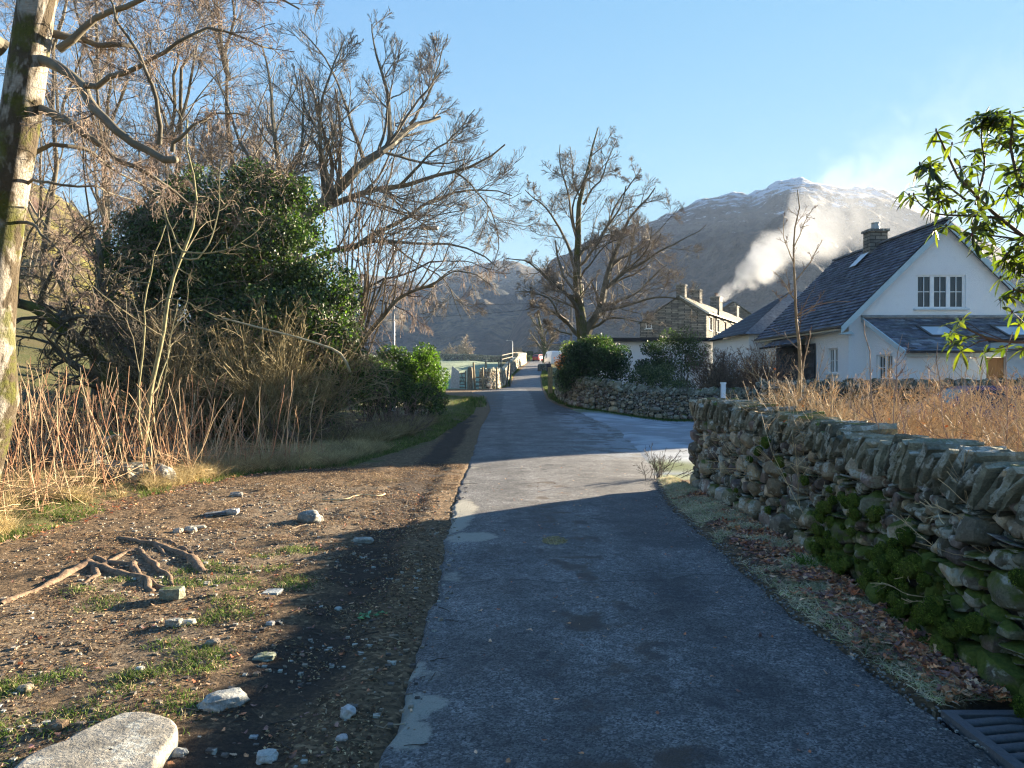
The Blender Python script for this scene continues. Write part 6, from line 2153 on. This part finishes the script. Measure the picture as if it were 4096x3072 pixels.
def stone_houses():
    a, gdir = np.array([.471, .882, 0]), np.array([-.882, .471, 0])
    K = np.array([19.7, 75.0, 0.0])
    rt = empty('stone_house', K, 'terrace of grey stone cottages with pale sunlit slate roof and smoking chimney', 'house')
    L, W, ZE, ZR, wr_ = 30.0, 7.0, 8.5, 10.25, 2.7
    mb = MB()
    wins = [(1.3, 2.4, 6.75, 8.05), (4.6, 5.7, 6.75, 8.05), (8.2, 9.3, 6.75, 8.05), (11.8, 12.9, 6.75, 8.05), (1.3, 2.4, 3.6, 5.0), (4.6, 5.7, 3.6, 5.0), (8.2, 9.3, 3.6, 5.0)]
    wall_poly(mb, K, a, [0, L], lambda x: ZE, wins, inn=gdir, thick=.22)
    zb = 7.7
    gt = lambda x: ZE + (ZR - ZE) * x / wr_ if x < wr_ else ZR + (zb - ZR) * (x - wr_) / (W - wr_)
    wall_poly(mb, K, gdir, [0, wr_, W], gt, [(5.7, 6.4, 7.0, 7.6)], inn=a, thick=.2)
    B = K + gdir * W
    mb.poly([B, B + a * L, B + a * L + (0, 0, zb), B + (0, 0, zb)], (.2, .2, .2))
    mb.build('wall', M['masonry'], rt)
    for x0, x1, z0, z1 in wins[:4]:
        w_ = window(rt, K + a * x1 + (0, 0, z0), -a, -gdir, x1 - x0, z1 - z0, 2, 1, 2, rec=.14, fc=(.35, .18, .10) if x0 > 8 and x0 < 9 else (.6, .6, .58))
    window(rt, K + gdir * 6.4 + (0, 0, 7.0), -gdir, -a, .7, .6, 1, 2, 2, rec=.1)
    for x0, x1, z0, z1 in wins[:4]:
        lb = MB()
        lb.box(K + a * (x0 + x1) / 2 - gdir * .02 + (0, 0, z1 + .12), (x1 - x0 + .5, .08, .22), (.3, .28, .24, 0), ax=np.stack([a, -gdir, (0, 0, 1)]))
        lb.build('lintel', M['stone'], rt)
    rb = MB()
    ov = .25
    Eo = K - gdir * ov - a * .15 + (0, 0, ZE - ov * (ZR - ZE) / wr_ + .08)
    v = gdir * wr_ + np.array([0, 0, ZR - ZE])
    slate_roof(rb, Eo, a, v, L + .3, np.linalg.norm(v) * (1 + ov / wr_), .6, .28, 830, col=(.32, .30, .24), frost=-.2, lift=.02)
    Rg = K + gdir * wr_ - a * .15 + (0, 0, ZR + .1)
    rb.poly([Rg, Rg + a * L, Rg + a * L + gdir * 4.5 - (0, 0, 2.8), Rg + gdir * 4.5 - (0, 0, 2.8)], (.2, .2, .19, 0))
    rf = rb.build('roof', M['slate'], rt)
    vb = MB()
    e0 = Eo - a * .03
    vb.prism([e0, e0 + v * 1.09, e0 + v * 1.09 - (0, 0, .16), e0 - (0, 0, .16)], a * .06, (.62, .60, .55))
    vb.build('verge_board', M['paint'], rt)
    gb = MB()
    gb.bar(Eo - (0, 0, .05) - gdir * .05, Eo + a * L - (0, 0, .05) - gdir * .05, .12, .1, (.55, .53, .48))
    gb.build('gutter', M['paint'], rt)
    pb = MB()
    p0 = K + a * 3.6 - gdir * .14
    pb.bar(p0 + (0, 0, 1), p0 + (0, 0, 8.3), .12, .12, (.05, .05, .05))
    pb.bar(p0 + a * .9 + (0, 0, 8.2), p0 + a * 1.2 + (0, 0, 9.3), .16, .16, (.05, .05, .05))
    pb.build('drainpipe', M['black'], rt)
    ax = np.stack([a, gdir, (0, 0, 1)])
    for s_, w_, d_, h_, pot in ((.5, .75, .9, 1.3, 0), (6.7, 1.15, 1.0, 1.45, 1), (16.4, 1.7, 1.1, 1.6, 2), (27, 1.4, 1.0, 1.4, 1)):
        c = K + gdir * wr_ + a * s_ + (0, 0, ZR - .2)
        cb = MB()
        cb.box(c + (0, 0, h_ / 2), (w_, d_, h_), (.2, .2, .2), ax=ax)
        ch = cb.build('chimney', M['masonry'], rf)
        c2 = MB()
        c2.box(c + (0, 0, h_ + .05), (w_ + .14, d_ + .14, .12), (.2, .19, .17, 0), ax=ax)
        for k in range(pot):
            cc = c + a * ((k - (pot - 1) / 2) * .6) + (0, 0, h_ + .1)
            c2.lathe(cc, [(0, 0), (.17, 0), (.14, .4), (.17, .42), (.17, .46), (.1, .46), (0, .4)], 12, (.16, .09, .07) if pot == 2 else (.12, .12, .12))
        c2.build('chimney_cap', M['stone'], rf)
    # farther gable
    rt2 = empty('stone_house', (32.8, 110, 2), 'farther plain stone gable seen behind the smoking chimney', 'house')
    mb = MB()
    wall_poly(mb, (28.0, 110, 0), (1, 0, 0), [0, 4.8, 9.6], lambda x: 9.9 + (x if x < 4.8 else 9.6 - x) * .68, [])
    mb.poly([(28, 110, 0), (28, 122, 0), (28, 122, 9.9), (28, 110, 9.9)], (.2, .2, .2))
    mb.poly([(37.6, 110, 0), (37.6, 122, 0), (37.6, 122, 9.9), (37.6, 110, 9.9)], (.2, .2, .2))
    mb.build('wall', M['masonry'], rt2)
    rb = MB()
    for s_ in (-1, 1):
        rb.prism([(32.8, 109.8, 13.25), (32.8 + s_ * 5.1, 109.8, 9.78), (32.8 + s_ * 5.1, 109.8, 9.93), (32.8, 109.8, 13.42)], (0, 12.4, 0), (.17, .175, .17, 0))
    rb.build('roof', M['slate'], rt2)
    cb = MB()
    cb.box((38.4, 113, 11.0), (.7, .7, 2.0), (.2, .2, .2))
    cb.build('chimney', M['masonry'], rt2)
    # white flat roofed garage
    rt3 = empty('garage', (9, 50, .8), 'long low white garage with thin dark flat roof behind the dark bushes', 'garage')
    mb = MB()
    mb.box((10.2, 52.5, 2.2), (7.4, 5, 4.0), (.8, .8, .8))
    mb.build('wall', M['render'], rt3)
    rb = MB()
    rb.box((10.2, 52.4, 4.32), (7.9, 5.5, .24), (.05, .05, .055))
    rb.build('roof', M['black'], rt3)
    db = MB()
    for x in (8.3, 11.2):
        for k in range(9):
            db.box((x, 49.97, .75 + k * .24), (2.2, .05, .228), (.7, .72, .72))
    db.build('garage_door', M['paint'], rt3)
    # small grey and white cottage far up the lane
    rt4 = empty('cottage', (8.5, 190, 6), 'small far cottage with grey slate roof seen above the white van', 'house')
    mb = MB()
    wall_poly(mb, (6.5, 178, 5), (1, 0, 0), [0, 10], lambda x: 5.4, [(5.0, 6.0, 3.2, 4.6), (7.2, 8.2, 3.2, 4.6)], base=0)
    mb.poly([(6.5, 178, 5), (6.5, 184, 5), (6.5, 184, 10.4), (6.5, 178, 10.4)], (.8, .8, .8))
    mb.build('wall', M['masonry'], rt4)
    rb = MB()
    slate_roof(rb, (6.2, 177.7, 10.3), (1, 0, 0), (0, 3.2, 2.2), 10.6, 3.9, .6, .35, 841, frost=.3, lift=.03)
    rb.build('roof', M['slate'], rt4)
    window(rt4, (11.5, 178, 8.2), (1, 0, 0), (0, -1, 0), 1.0, 1.4, 2, 1, 2)
    window(rt4, (13.7, 178, 8.2), (1, 0, 0), (0, -1, 0), 1.0, 1.4, 2, 1, 2)


# ------------------------------------------------------------------ vehicles
def vehicle(name, loc, rz, label, cat, body, prof, glass, wscreen, Lw, half, wheel=(.31, 1.25, -1.2), h0=.22, roofc=None, lights=None):
    """prof: side outline (x,z) clockwise; glass: side window outlines; wscreen: pairs of points on the outline"""
    rt = empty(name, loc, label, cat)
    c, s_ = math.cos(rz), math.sin(rz)
    def tf(p):
        p = np.asarray(p, float)
        return np.stack([p[..., 0] * c - p[..., 1] * s_, p[..., 0] * s_ + p[..., 1] * c, p[..., 2]], -1) + np.array(loc, float)
    zt = max(z for x, z in prof)
    zb = zt * .6
    def hw(x, z):
        w = half * (1 - .20 * sstep(zb, zt, z) ** 1.0 - .04 * sstep(.5, .2, z))
        return w * (1 - .10 * sstep(Lw * .36, Lw * .52, abs(x)))
    pr = resample([(x, 0, z) for x, z in prof] + [(prof[0][0], 0, prof[0][1])], 90)[:-1, [0, 2]]
    n = len(pr)
    rings = []
    for f in (-1, -.97, -.85, 0, .85, .97, 1):
        ins = 1 - .03 * (abs(f) > .98)
        ctr = pr.mean(0)
        q = ctr + (pr - ctr) * ins
        rings.append(np.stack([q[:, 0], [f * float(hw(a, b)) for a, b in pr], q[:, 1]], 1))
    V = np.concatenate(rings + [[[pr[:, 0].mean(), -half * .97, zt * .45]], [[pr[:, 0].mean(), half * .97, zt * .45]]])
    k = len(rings)
    i = np.arange(n)
    Q = np.concatenate([np.stack([i + r * n, (i + 1) % n + r * n, (i + 1) % n + (r + 1) * n, i + (r + 1) * n], 1) for r in range(k - 1)])
    T = np.concatenate([np.stack([(i + 1) % n, i, np.full(n, k * n)], 1), np.stack([i + (k - 1) * n, (i + 1) % n + (k - 1) * n, np.full(n, k * n + 1)], 1)])
    mb = MB()
    cc = np.tile(np.append(np.array(body), 0), (len(V), 1))
    mb.add(tf(V), Q, T, cc)
    g = G(name + '_paint')
    col, a = g.attr()
    bd = mb.build('body', g.bsdf(col, .3, None, .6), rt, smooth=True)
    for poly in glass:
        for sg in (-1, 1):
            gb = MB()
            P = np.array([[x, sg * (float(hw(x, z)) * .985 + .012), z] for x, z in poly])
            gb.poly(tf(P), (.03, .03, .03))
            gb.build('side_window', M['glass'], rt)
    for (x0, z0), (x1, z1) in wscreen:
        gb = MB()
        d = nrm(np.array([-(z1 - z0), x1 - x0]))
        d = d if d[1] > 0 else -d
        o = d * .02
        P = [[x0 + o[0], -float(hw(x0, z0)) * .86, z0 + o[1]], [x0 + o[0], float(hw(x0, z0)) * .86, z0 + o[1]], [x1 + o[0], float(hw(x1, z1)) * .86, z1 + o[1]], [x1 + o[0], -float(hw(x1, z1)) * .86, z1 + o[1]]]
        gb.poly(tf(P), (.03, .03, .03))
        gb.build('windscreen', M['glass'], rt)
    r, xf, xb = wheel
    for x in (xf, xb):
        for sg in (-1, 1):
            wb = MB()
            pf = np.array([(0, -.1), (r * .6, -.1), (r * .62, -.09), (r, -.08), (r, .08), (r * .62, .09), (r * .6, .1), (0, .1)])
            wb.lathe((0, 0, 0), pf, 20, (.02, .02, .02))
            v = wb.v[0]
            wb.v[0] = tf(np.stack([v[:, 0] + x, v[:, 2] + sg * (half - .07), v[:, 1] + r], 1))
            wb.build('wheel', M['black'], rt)
    xr_ = min(x for x, z in prof)
    xf_ = max(x for x, z in prof)
    for xx, nm, lc in ((xr_ - .01, 'tail_light', (.35, .01, .01)), (xf_ + .01, 'headlight', (.7, .7, .7))):
        for sg in (-1, 1):
            lb = MB()
            lb.box((0, 0, 0), (.06, .22, .14), lc)
            lb.v[0] = tf(lb.v[0] + np.array([xx + (.06 if xx < 0 else -.06), sg * half * .72, zt * .52]))
            lb.build(nm, M['paint'], rt)
    pb = MB()
    pb.box((0, 0, 0), (.02, .5, .11), (.6, .5, .1))
    pb.v[0] = tf(pb.v[0] + np.array([xr_ - .02, 0, .5]))
    pb.build('number_plate', M['paint'], rt)
    return rt


HATCH = [(-1.85, .25), (-1.9, .7), (-1.82, .95), (-1.55, 1.42), (-1.2, 1.5), (.2, 1.5), (.5, 1.4), (1.05, .98), (1.75, .85), (1.9, .6), (1.88, .25)]
VAN = [(-2.4, .3), (-2.42, 1.0), (-2.35, 2.15), (-2.2, 2.25), (1.0, 2.25), (1.3, 2.1), (1.85, 1.2), (2.35, 1.0), (2.45, .7), (2.42, .3)]


def vehicles():
    z = lambda x, y: float(g0(x, y))
    vehicle('red_car', (6.1, 165, z(6.1, 165)), R(60), 'small bright red hatchback parked at the far bend of the lane', 'car', (.50, .02, .015), HATCH,
            [[(-1.5, 1.0), (.75, 1.0), (.35, 1.38), (-1.3, 1.4)]], [((-1.8, 1.0), (-1.58, 1.38)), ((1.0, 1.0), (.52, 1.38))], 3.8, .85)
    vehicle('white_van', (6.2, 112, z(6.2, 112)), R(100), 'white van half hidden behind the orange beech bush', 'van', (.75, .76, .78), VAN,
            [[(.4, 1.25), (1.6, 1.25), (1.2, 1.95), (.4, 1.95)]], [((-2.36, 1.3), (-2.34, 1.9)), ((1.8, 1.28), (1.32, 2.05))], 4.8, .95, (.33, 1.5, -1.5))
    vehicle('parked_car', (13.4, 21.5, z(13.4, 21.5) - .1), R(175), 'dark blue parked car glimpsed behind the brown garden shrubs', 'car', (.02, .03, .12), HATCH,
            [[(-1.5, 1.0), (.75, 1.0), (.35, 1.38), (-1.3, 1.4)]], [((-1.8, 1.0), (-1.58, 1.38)), ((1.0, 1.0), (.52, 1.38))], 3.8, .85)


# ------------------------------------------------------------------ street furniture, fences, wires
def furniture():
    g_ = lambda x, y: float(g0(x, y))
    def lamp(x, y, h, arm, lb, hd=(.5, .2, .12)):
        rt = empty('street_lamp', (x, y, g_(x, y)), lb, 'street lamp')
        b = g_(x, y)
        mb = MB()
        mb.lathe((x, y, b), [(.11, 0), (.11, 1.2), (.065, 1.25), (.045, h)], 12, (.42, .43, .44))
        mb.tubes(resample([(x, y, b + h - .02), (x + arm * .15, y, b + h + .12), (x + arm, y, b + h + .16)], 8), np.full(8, .03), 8, (.42, .43, .44))
        mb.build('pole', M['metal'], rt, smooth=True)
        hb = MB()
        T, Q = cube_sphere(6)
        v = (nrm(T) * .35 + T * .6) * np.array(hd) * .55
        hb.add(v + np.array([x + arm + hd[0] * .4 * np.sign(arm), y, b + h + .15]), Q, None, (.12, .125, .13))
        hb.build('lamp_head', M['metal'], rt, smooth=True)
        return rt
    lamp(-4.8, 30, 7.4, 1.15, 'tall street lamp with flat head among the leafless branches', (.75, .28, .14))
    lamp(.1, 140, 4.2, -.9, 'far pale swan necked street lamp above the picket fence', (.4, .2, .15))
    # telegraph poles
    for x, y, h, lb in ((5.6, 70, 8.1, 'thin wooden telegraph pole behind the bare mid distance tree'),):
        rt = empty('telegraph_pole', (x, y, g_(x, y)), lb, 'pole')
        mb = MB()
        mb.lathe((x, y, g_(x, y)), [(.15, 0), (.14, 2), (.10, h), (0, h)], 10, (.22, .18, .14, .0))
        mb.build('pole', M['wood'], rt, smooth=True)
        mb = MB()
        mb.box((x, y - .12, g_(x, y) + h - .4), (1.1, .09, .1), (.2, .16, .12, 0))
        mb.build('cross_arm', M['wood'], rt)
    def wire(a, b, sag, lb, r=.014):
        a, b = np.array(a, float), np.array(b, float)
        t = np.linspace(0, 1, 24)[:, None]
        p = a + (b - a) * t
        p[:, 2] -= sag * 4 * (t * (1 - t))[:, 0]
        mb = MB()
        mb.tubes(p, np.full(24, r), 4, (.03, .03, .03, 0))
        mb.build('overhead_wire', M['black'], org=a, label=lb, cat='wire')
    top = np.array([5.6, 70, 8.9])
    wire(top + (-.5, 0, 0), (-60, 110, 17), 1.5, 'upper overhead wire crossing before the blue wooded fell', .016)
    wire(top + (-.5, 0, -.3), (-50, 80, 10.5), 1.8, 'lower overhead wire crossing before the blue wooded fell', .016)
    wire(at(702, 299, 84), at(800, 294, 60), .6, 'thin wire running from the stone chimneys towards the white house', .013)
    # gate
    rt = empty('field_gate', (-3.45, 55, g_(-3.4, 55)), 'wooden five bar field gate beside a stout old post', 'gate')
    a, b = np.array([-3.45, 55, 0]), np.array([-4.35, 57.8, 0])
    z = g_(-3.4, 55) - .05
    for k, h in enumerate((.18, .42, .66, .92, 1.25)):
        mb = MB()
        mb.bar(a + (0, 0, z + h), b + (0, 0, z + h), .05, .09, (.17, .16, .12, .15))
        mb.build('rail', M['wood'], rt)
    mb = MB()
    mb.bar(a + (0, 0, z + .1), a + (0, 0, z + 1.4), .09, .09, (.17, .16, .12, .15))
    mb.build('stile', M['wood'], rt)
    mb = MB()
    mb.bar(b + (0, 0, z + .1), b + (0, 0, z + 1.3), .08, .08, (.17, .16, .12, .15))
    mb.build('stile', M['wood'], rt)
    m_ = (a + b) / 2
    mb = MB()
    mb.bar(a + (.04, 0, z + .15), m_ + (.04, 0, z + 1.2), .05, .08, (.17, .16, .12, .15))
    mb.bar(b + (.04, 0, z + .15), m_ + (.04, 0, z + .75), .05, .08, (.17, .16, .12, .15))
    mb.build('brace', M['wood'], rt)
    def post(x, y, h, w, lb, lean=(0, 0), col=(.30, .25, .16, .05), name='fence_post', rnd=False):
        b_ = g_(x, y)
        p = np.array([(x, y, b_ - .2), (x + lean[0] * .5, y + lean[1] * .5, b_ + h / 2), (x + lean[0], y + lean[1], b_ + h)])
        mb = MB()
        mb.tubes(resample(p, 6), np.array([1, 1, .98, .95, .92, .8]) * w * .55, 7, col)
        mb.add(p[-1:] + (0, 0, .02), None, None, col)
        t = np.arange(7)
        v = mb.n
        mb.t.append(np.stack([np.full(7, v - 1), v - 8 + t, v - 8 + (t + 1) % 7], 1))
        return mb.build(name, M['wood'], org=(x, y, b_), label=lb, cat='post')
    post(-3.1, 54.6, 1.62, .42, 'thick weathered gatepost with a worn split top', col=(.24, .20, .14, .1), name='gate_post')
    post(-2.75, 55, 2.0, .16, 'tall post right beside the stout gatepost', (-.12, 0))
    post(-2.15, 55, 1.65, .15, 'shorter post in front of the open end of the tumbled wall', (-.03, 0))
    post(-1.15, 55.5, 1.65, .14, 'post against the sunlit face of the tumbled wall', (0, 0))
    post(-2.3, 66, 2.3, .2, 'doubled post behind the tumbled wall', (-.05, 0))
    post(-1.25, 64, 2.2, .16, 'slightly leaning post between the tumbled wall and the grey stakes', (.12, 0), col=(.2, .18, .14, .1))
    for k, (dx, ln, h) in enumerate([(-.75, -.3, 2.7), (-.5, .25, 2.5), (-.2, .1, 2.3)]):
        post(dx, 66 + k, h, .14, ['stake leaning left at the head of the grey lane wall', 'middle stake of the leaning group on the grey wall', 'stake leaning right at the head of the grey lane wall'][k], (ln, 0), col=(.16, .15, .13, .1), name='fence_stake')
    # rails between posts and wire fence
    rt = empty('rail_fence', (-2.6, 56.2, 1), 'short rail fence with grey bars closing the gap by the gatepost', 'fence')
    for h in (.3, .6, .95):
        mb = MB()
        mb.bar((-2.85, 55.1, z + h), (-2.0, 55.4, z + h), .05, .10, (.2, .18, .13, .1))
        mb.build('rail', M['wood'], rt)
    mb = MB()
    mb.prism([at(450, 388, 56), at(459.5, 388.5, 56), at(459.5, 371.5, 56), at(452, 366, 56)], (0, .08, 0), (.6, .58, .54, -.2))
    mb.build('sheet_board', M['wood'], org=at(455, 388, 56), label='pale grey sheeted panel standing beside the laurel and the field gate', cat='panel')
    # paling fence on the far wall
    rt = empty('paling_fence', (1.2, 124, g_(1.2, 124)), 'ragged grey paling fence along the top of the sunlit wall', 'fence')
    rg = RG(901)
    n = 30
    for k in range(n):
        y = 104 + 37 * k / (n - 1)
        x = np.interp(y, [103, 122, 141], [.85, 1.9, 2.75]) - .7
        b_ = g_(x, y)
        mb = MB()
        mb.bar((x, y, b_ + .2), (x + rg.uniform(-.12, .12), y, b_ + rg.uniform(2.2, 2.95)), .12, .08, (.26, .22, .17, .05))
        mb.build('paling', M['wood'], rt)
    mb = MB()
    for h in (1.6, 2.1):
        ys = [92, 104, 122, 141]
        for y0, y1 in zip(ys[:-1], ys[1:]):
            xx = lambda y: float(np.interp(y, [92, 103, 122, 141], [-.6, .85, 1.9, 2.75])) - .65
            mb.bar((xx(y0), y0, g_(0, y0) + h), (xx(y1), y1, g_(0, y1) + h), .05, .08, (.26, .22, .17, .05))
    mb.build('rail', M['wood'], rt)
    # wheelie bin
    x, y = 4.55, 92
    b_ = g_(x, y)
    rt = empty('wheelie_bin', (x, y, b_), 'dark wheelie bin standing on the verge in front of the low wall stack', 'bin')
    mb = MB()
    lo = [(-.24, -.27, .06), (.24, -.27, .06), (.24, .27, .06), (-.24, .27, .06)]
    hi = [(-.29, -.36, .98), (.29, -.36, .98), (.29, .36, .98), (-.29, .36, .98)]
    V = np.array(lo + hi) + (x, y, b_)
    mb.add(V, [(0, 1, 5, 4), (1, 2, 6, 5), (2, 3, 7, 6), (3, 0, 4, 7), (3, 2, 1, 0)], None, (.02, .022, .05))
    mb.build('body', M['paint'], rt)
    mb = MB()
    mb.prism([(x - .32, y - .4, b_ + .98), (x + .32, y - .4, b_ + .98), (x + .3, y - .35, b_ + 1.05), (x - .3, y - .35, b_ + 1.05)], (0, .78, .04), (.03, .03, .04))
    mb.build('lid', M['paint'], rt)
    for sg in (-1, 1):
        mb = MB()
        mb.lathe((0, 0, 0), [(0, -.03), (.11, -.03), (.11, .03), (0, .03)], 14, (.02, .02, .02))
        v = mb.v[0]
        mb.v[0] = np.stack([v[:, 2] + x + sg * .27, v[:, 0] + y + .3, v[:, 1] + b_ + .11], 1)
        mb.build('wheel', M['black'], rt)
    # stone gate pillar at the wall corner and white post
    mb = MB()
    x, y = 2.28, 44.2
    mb.box((x, y, g_(x, y) + .75), (.28, .28, 1.7), (.36, .30, .18, .05), jit=.02, rg=RG(4))
    mb.build('gate_post', M['wood'], org=(x, y, g_(x, y)), label='square pale timber post ending the hedge topped wall at the lane', cat='post')
    x, y = 6.85, 24.0
    rt = empty('white_gate', (x, y, 0), 'small white painted gate post and rails behind the near wall end', 'gate')
    mb = MB()
    mb.box((x, y, .74), (.13, .13, 1.48), (.78, .8, .82))
    mb.box((x, y, 1.5), (.16, .16, .05), (.78, .8, .82))
    mb.build('post', M['paint'], rt)
    for h in (.5, .8):
        mb = MB()
        mb.box((x + .45, y, h), (.75, .04, .09), (.78, .8, .82))
        mb.build('rail', M['paint'], rt)
    # drain grate
    rt = empty('drain_grate', (2.27, 3.1, 0), 'cast iron drain grating with parallel bars sunk beside the wall foot', 'drain')
    zt = float(road_z(2.0, 3.2)) + .012
    mb = MB()
    mb.box((2.27, 3.08, zt - .06), (.44, .9, .04), (.012, .012, .013))  # near-black plate, its colour standing in for the shade below the bars
    mb.build('pit_shade_plate', M['black'], rt)
    mb = MB()
    gcol = (.16, .165, .17)
    for c, s_ in (((2.075, 3.08), (.05, .9)), ((2.465, 3.08), (.05, .9)), ((2.27, 3.505), (.34, .05)), ((2.27, 2.655), (.34, .05))):
        mb.box((c[0], c[1], zt - .015), (s_[0], s_[1], .045), gcol)
    fm = m_plain('worn_iron', (.15, .155, .165), .5, 60, .4, .6, .006, .5, .3)
    mb.build('frame', fm, rt)
    for k in range(10):
        yy = 2.72 + k * .078
        mb = MB()
        mb.tubes(np.array([(2.1, yy, zt - .014), (2.27, yy + .012, zt - .004), (2.44, yy + .004, zt - .014)]), np.full(3, .022), 6, gcol)
        mb.build('bar', fm, rt, smooth=True)


# ------------------------------------------------------------------ smoke and air
def smoke():
    s0 = at(718, 298, 90)
    a = np.array([.86, .12, .46])
    a = a / np.linalg.norm(a)
    L = 62.0
    mb = MB()
    mb.box((L / 2, 0, 0), (L, 36, 30), (1, 1, 1))
    g = G('smoke')
    tc = g.n('ShaderNodeTexCoord').outputs['Object']
    s = g.sep(tc)
    nz = g.noise(.22, 5, .62, tc, .6)
    nb = g.noise(.055, 3, .5, tc)
    rad = g.math('ADD', g.math('MULTIPLY', s[0], .26), .55)
    # the plume bends upwards and wanders
    zc = g.math('SUBTRACT', s[2], g.math('MULTIPLY', g.math('SINE', g.math('MULTIPLY', s[0], .11)), 1.6))
    yy = g.math('POWER', g.math('ABSOLUTE', s[1]), 2.0)
    zz = g.math('POWER', g.math('ABSOLUTE', zc), 2.0)
    r = g.math('DIVIDE', g.math('SQRT', g.math('ADD', yy, zz)), rad)
    wob = g.math('MULTIPLY', g.math('SUBTRACT', nz, .5), 3.2)
    wob = g.math('ADD', wob, g.math('MULTIPLY', g.math('SUBTRACT', nb, .5), 1.6))
    core = g.math('MULTIPLY', g.math('ADD', g.math('SUBTRACT', 1.0, r), wob), 1.6, True)
    fall = g.math('ADD', g.math('MULTIPLY', g.math('POWER', 2.718, g.math('MULTIPLY', s[0], -.20)), 1.7), g.math('MULTIPLY', g.math('POWER', 2.718, g.math('MULTIPLY', s[0], -.02)), .008))
    edge = g.math('MULTIPLY', g.math('SUBTRACT', L, s[0]), .06, True)
    st = g.math('MULTIPLY', s[0], 3.0, True)
    d = g.math('MULTIPLY', g.math('MULTIPLY', core, fall), g.math('MULTIPLY', edge, st))
    v = g.n('ShaderNodeVolumePrincipled')
    v.inputs['Color'].default_value = (.97, .98, 1.0, 1)
    v.inputs['Anisotropy'].default_value = .0
    g.set(v.inputs['Density'], d)
    g.nt.links.new(v.outputs[0], g.out.inputs['Volume'])
    g.m.volume_intersection_method = 'FAST' if hasattr(g.m, 'volume_intersection_method') else None
    o = mb.build('chimney_smoke', g.m, kind='stuff', label='white wood smoke drifting up from the stone cottage chimney', cat='smoke')
    o.location = tuple(s0)
    o.rotation_euler = (0, -math.asin(a[2]), math.atan2(a[1], a[0]))


def haze():
    mb = MB()
    mb.box((200, 1130, 160), (3600, 2380, 390), (1, 1, 1))
    g = G('haze_air')
    v = g.n('ShaderNodeVolumePrincipled')
    v.inputs['Color'].default_value = (.55, .72, 1.0, 1)
    v.inputs['Density'].default_value = HAZE
    v.inputs['Anisotropy'].default_value = .0
    g.nt.links.new(v.outputs[0], g.out.inputs['Volume'])
    mb.build('haze', g.m, kind='stuff', label='thin blue winter haze filling the valley', cat='haze')


HAZE = 0.00014
build_ground()
build_road()
fells()
near_wall()
other_walls()
mats2()
white_house()
stone_houses()
vehicles()
furniture()
loose_stones()
low_plants()
trees()
shrubs()
rhododendron()
smoke()
haze()
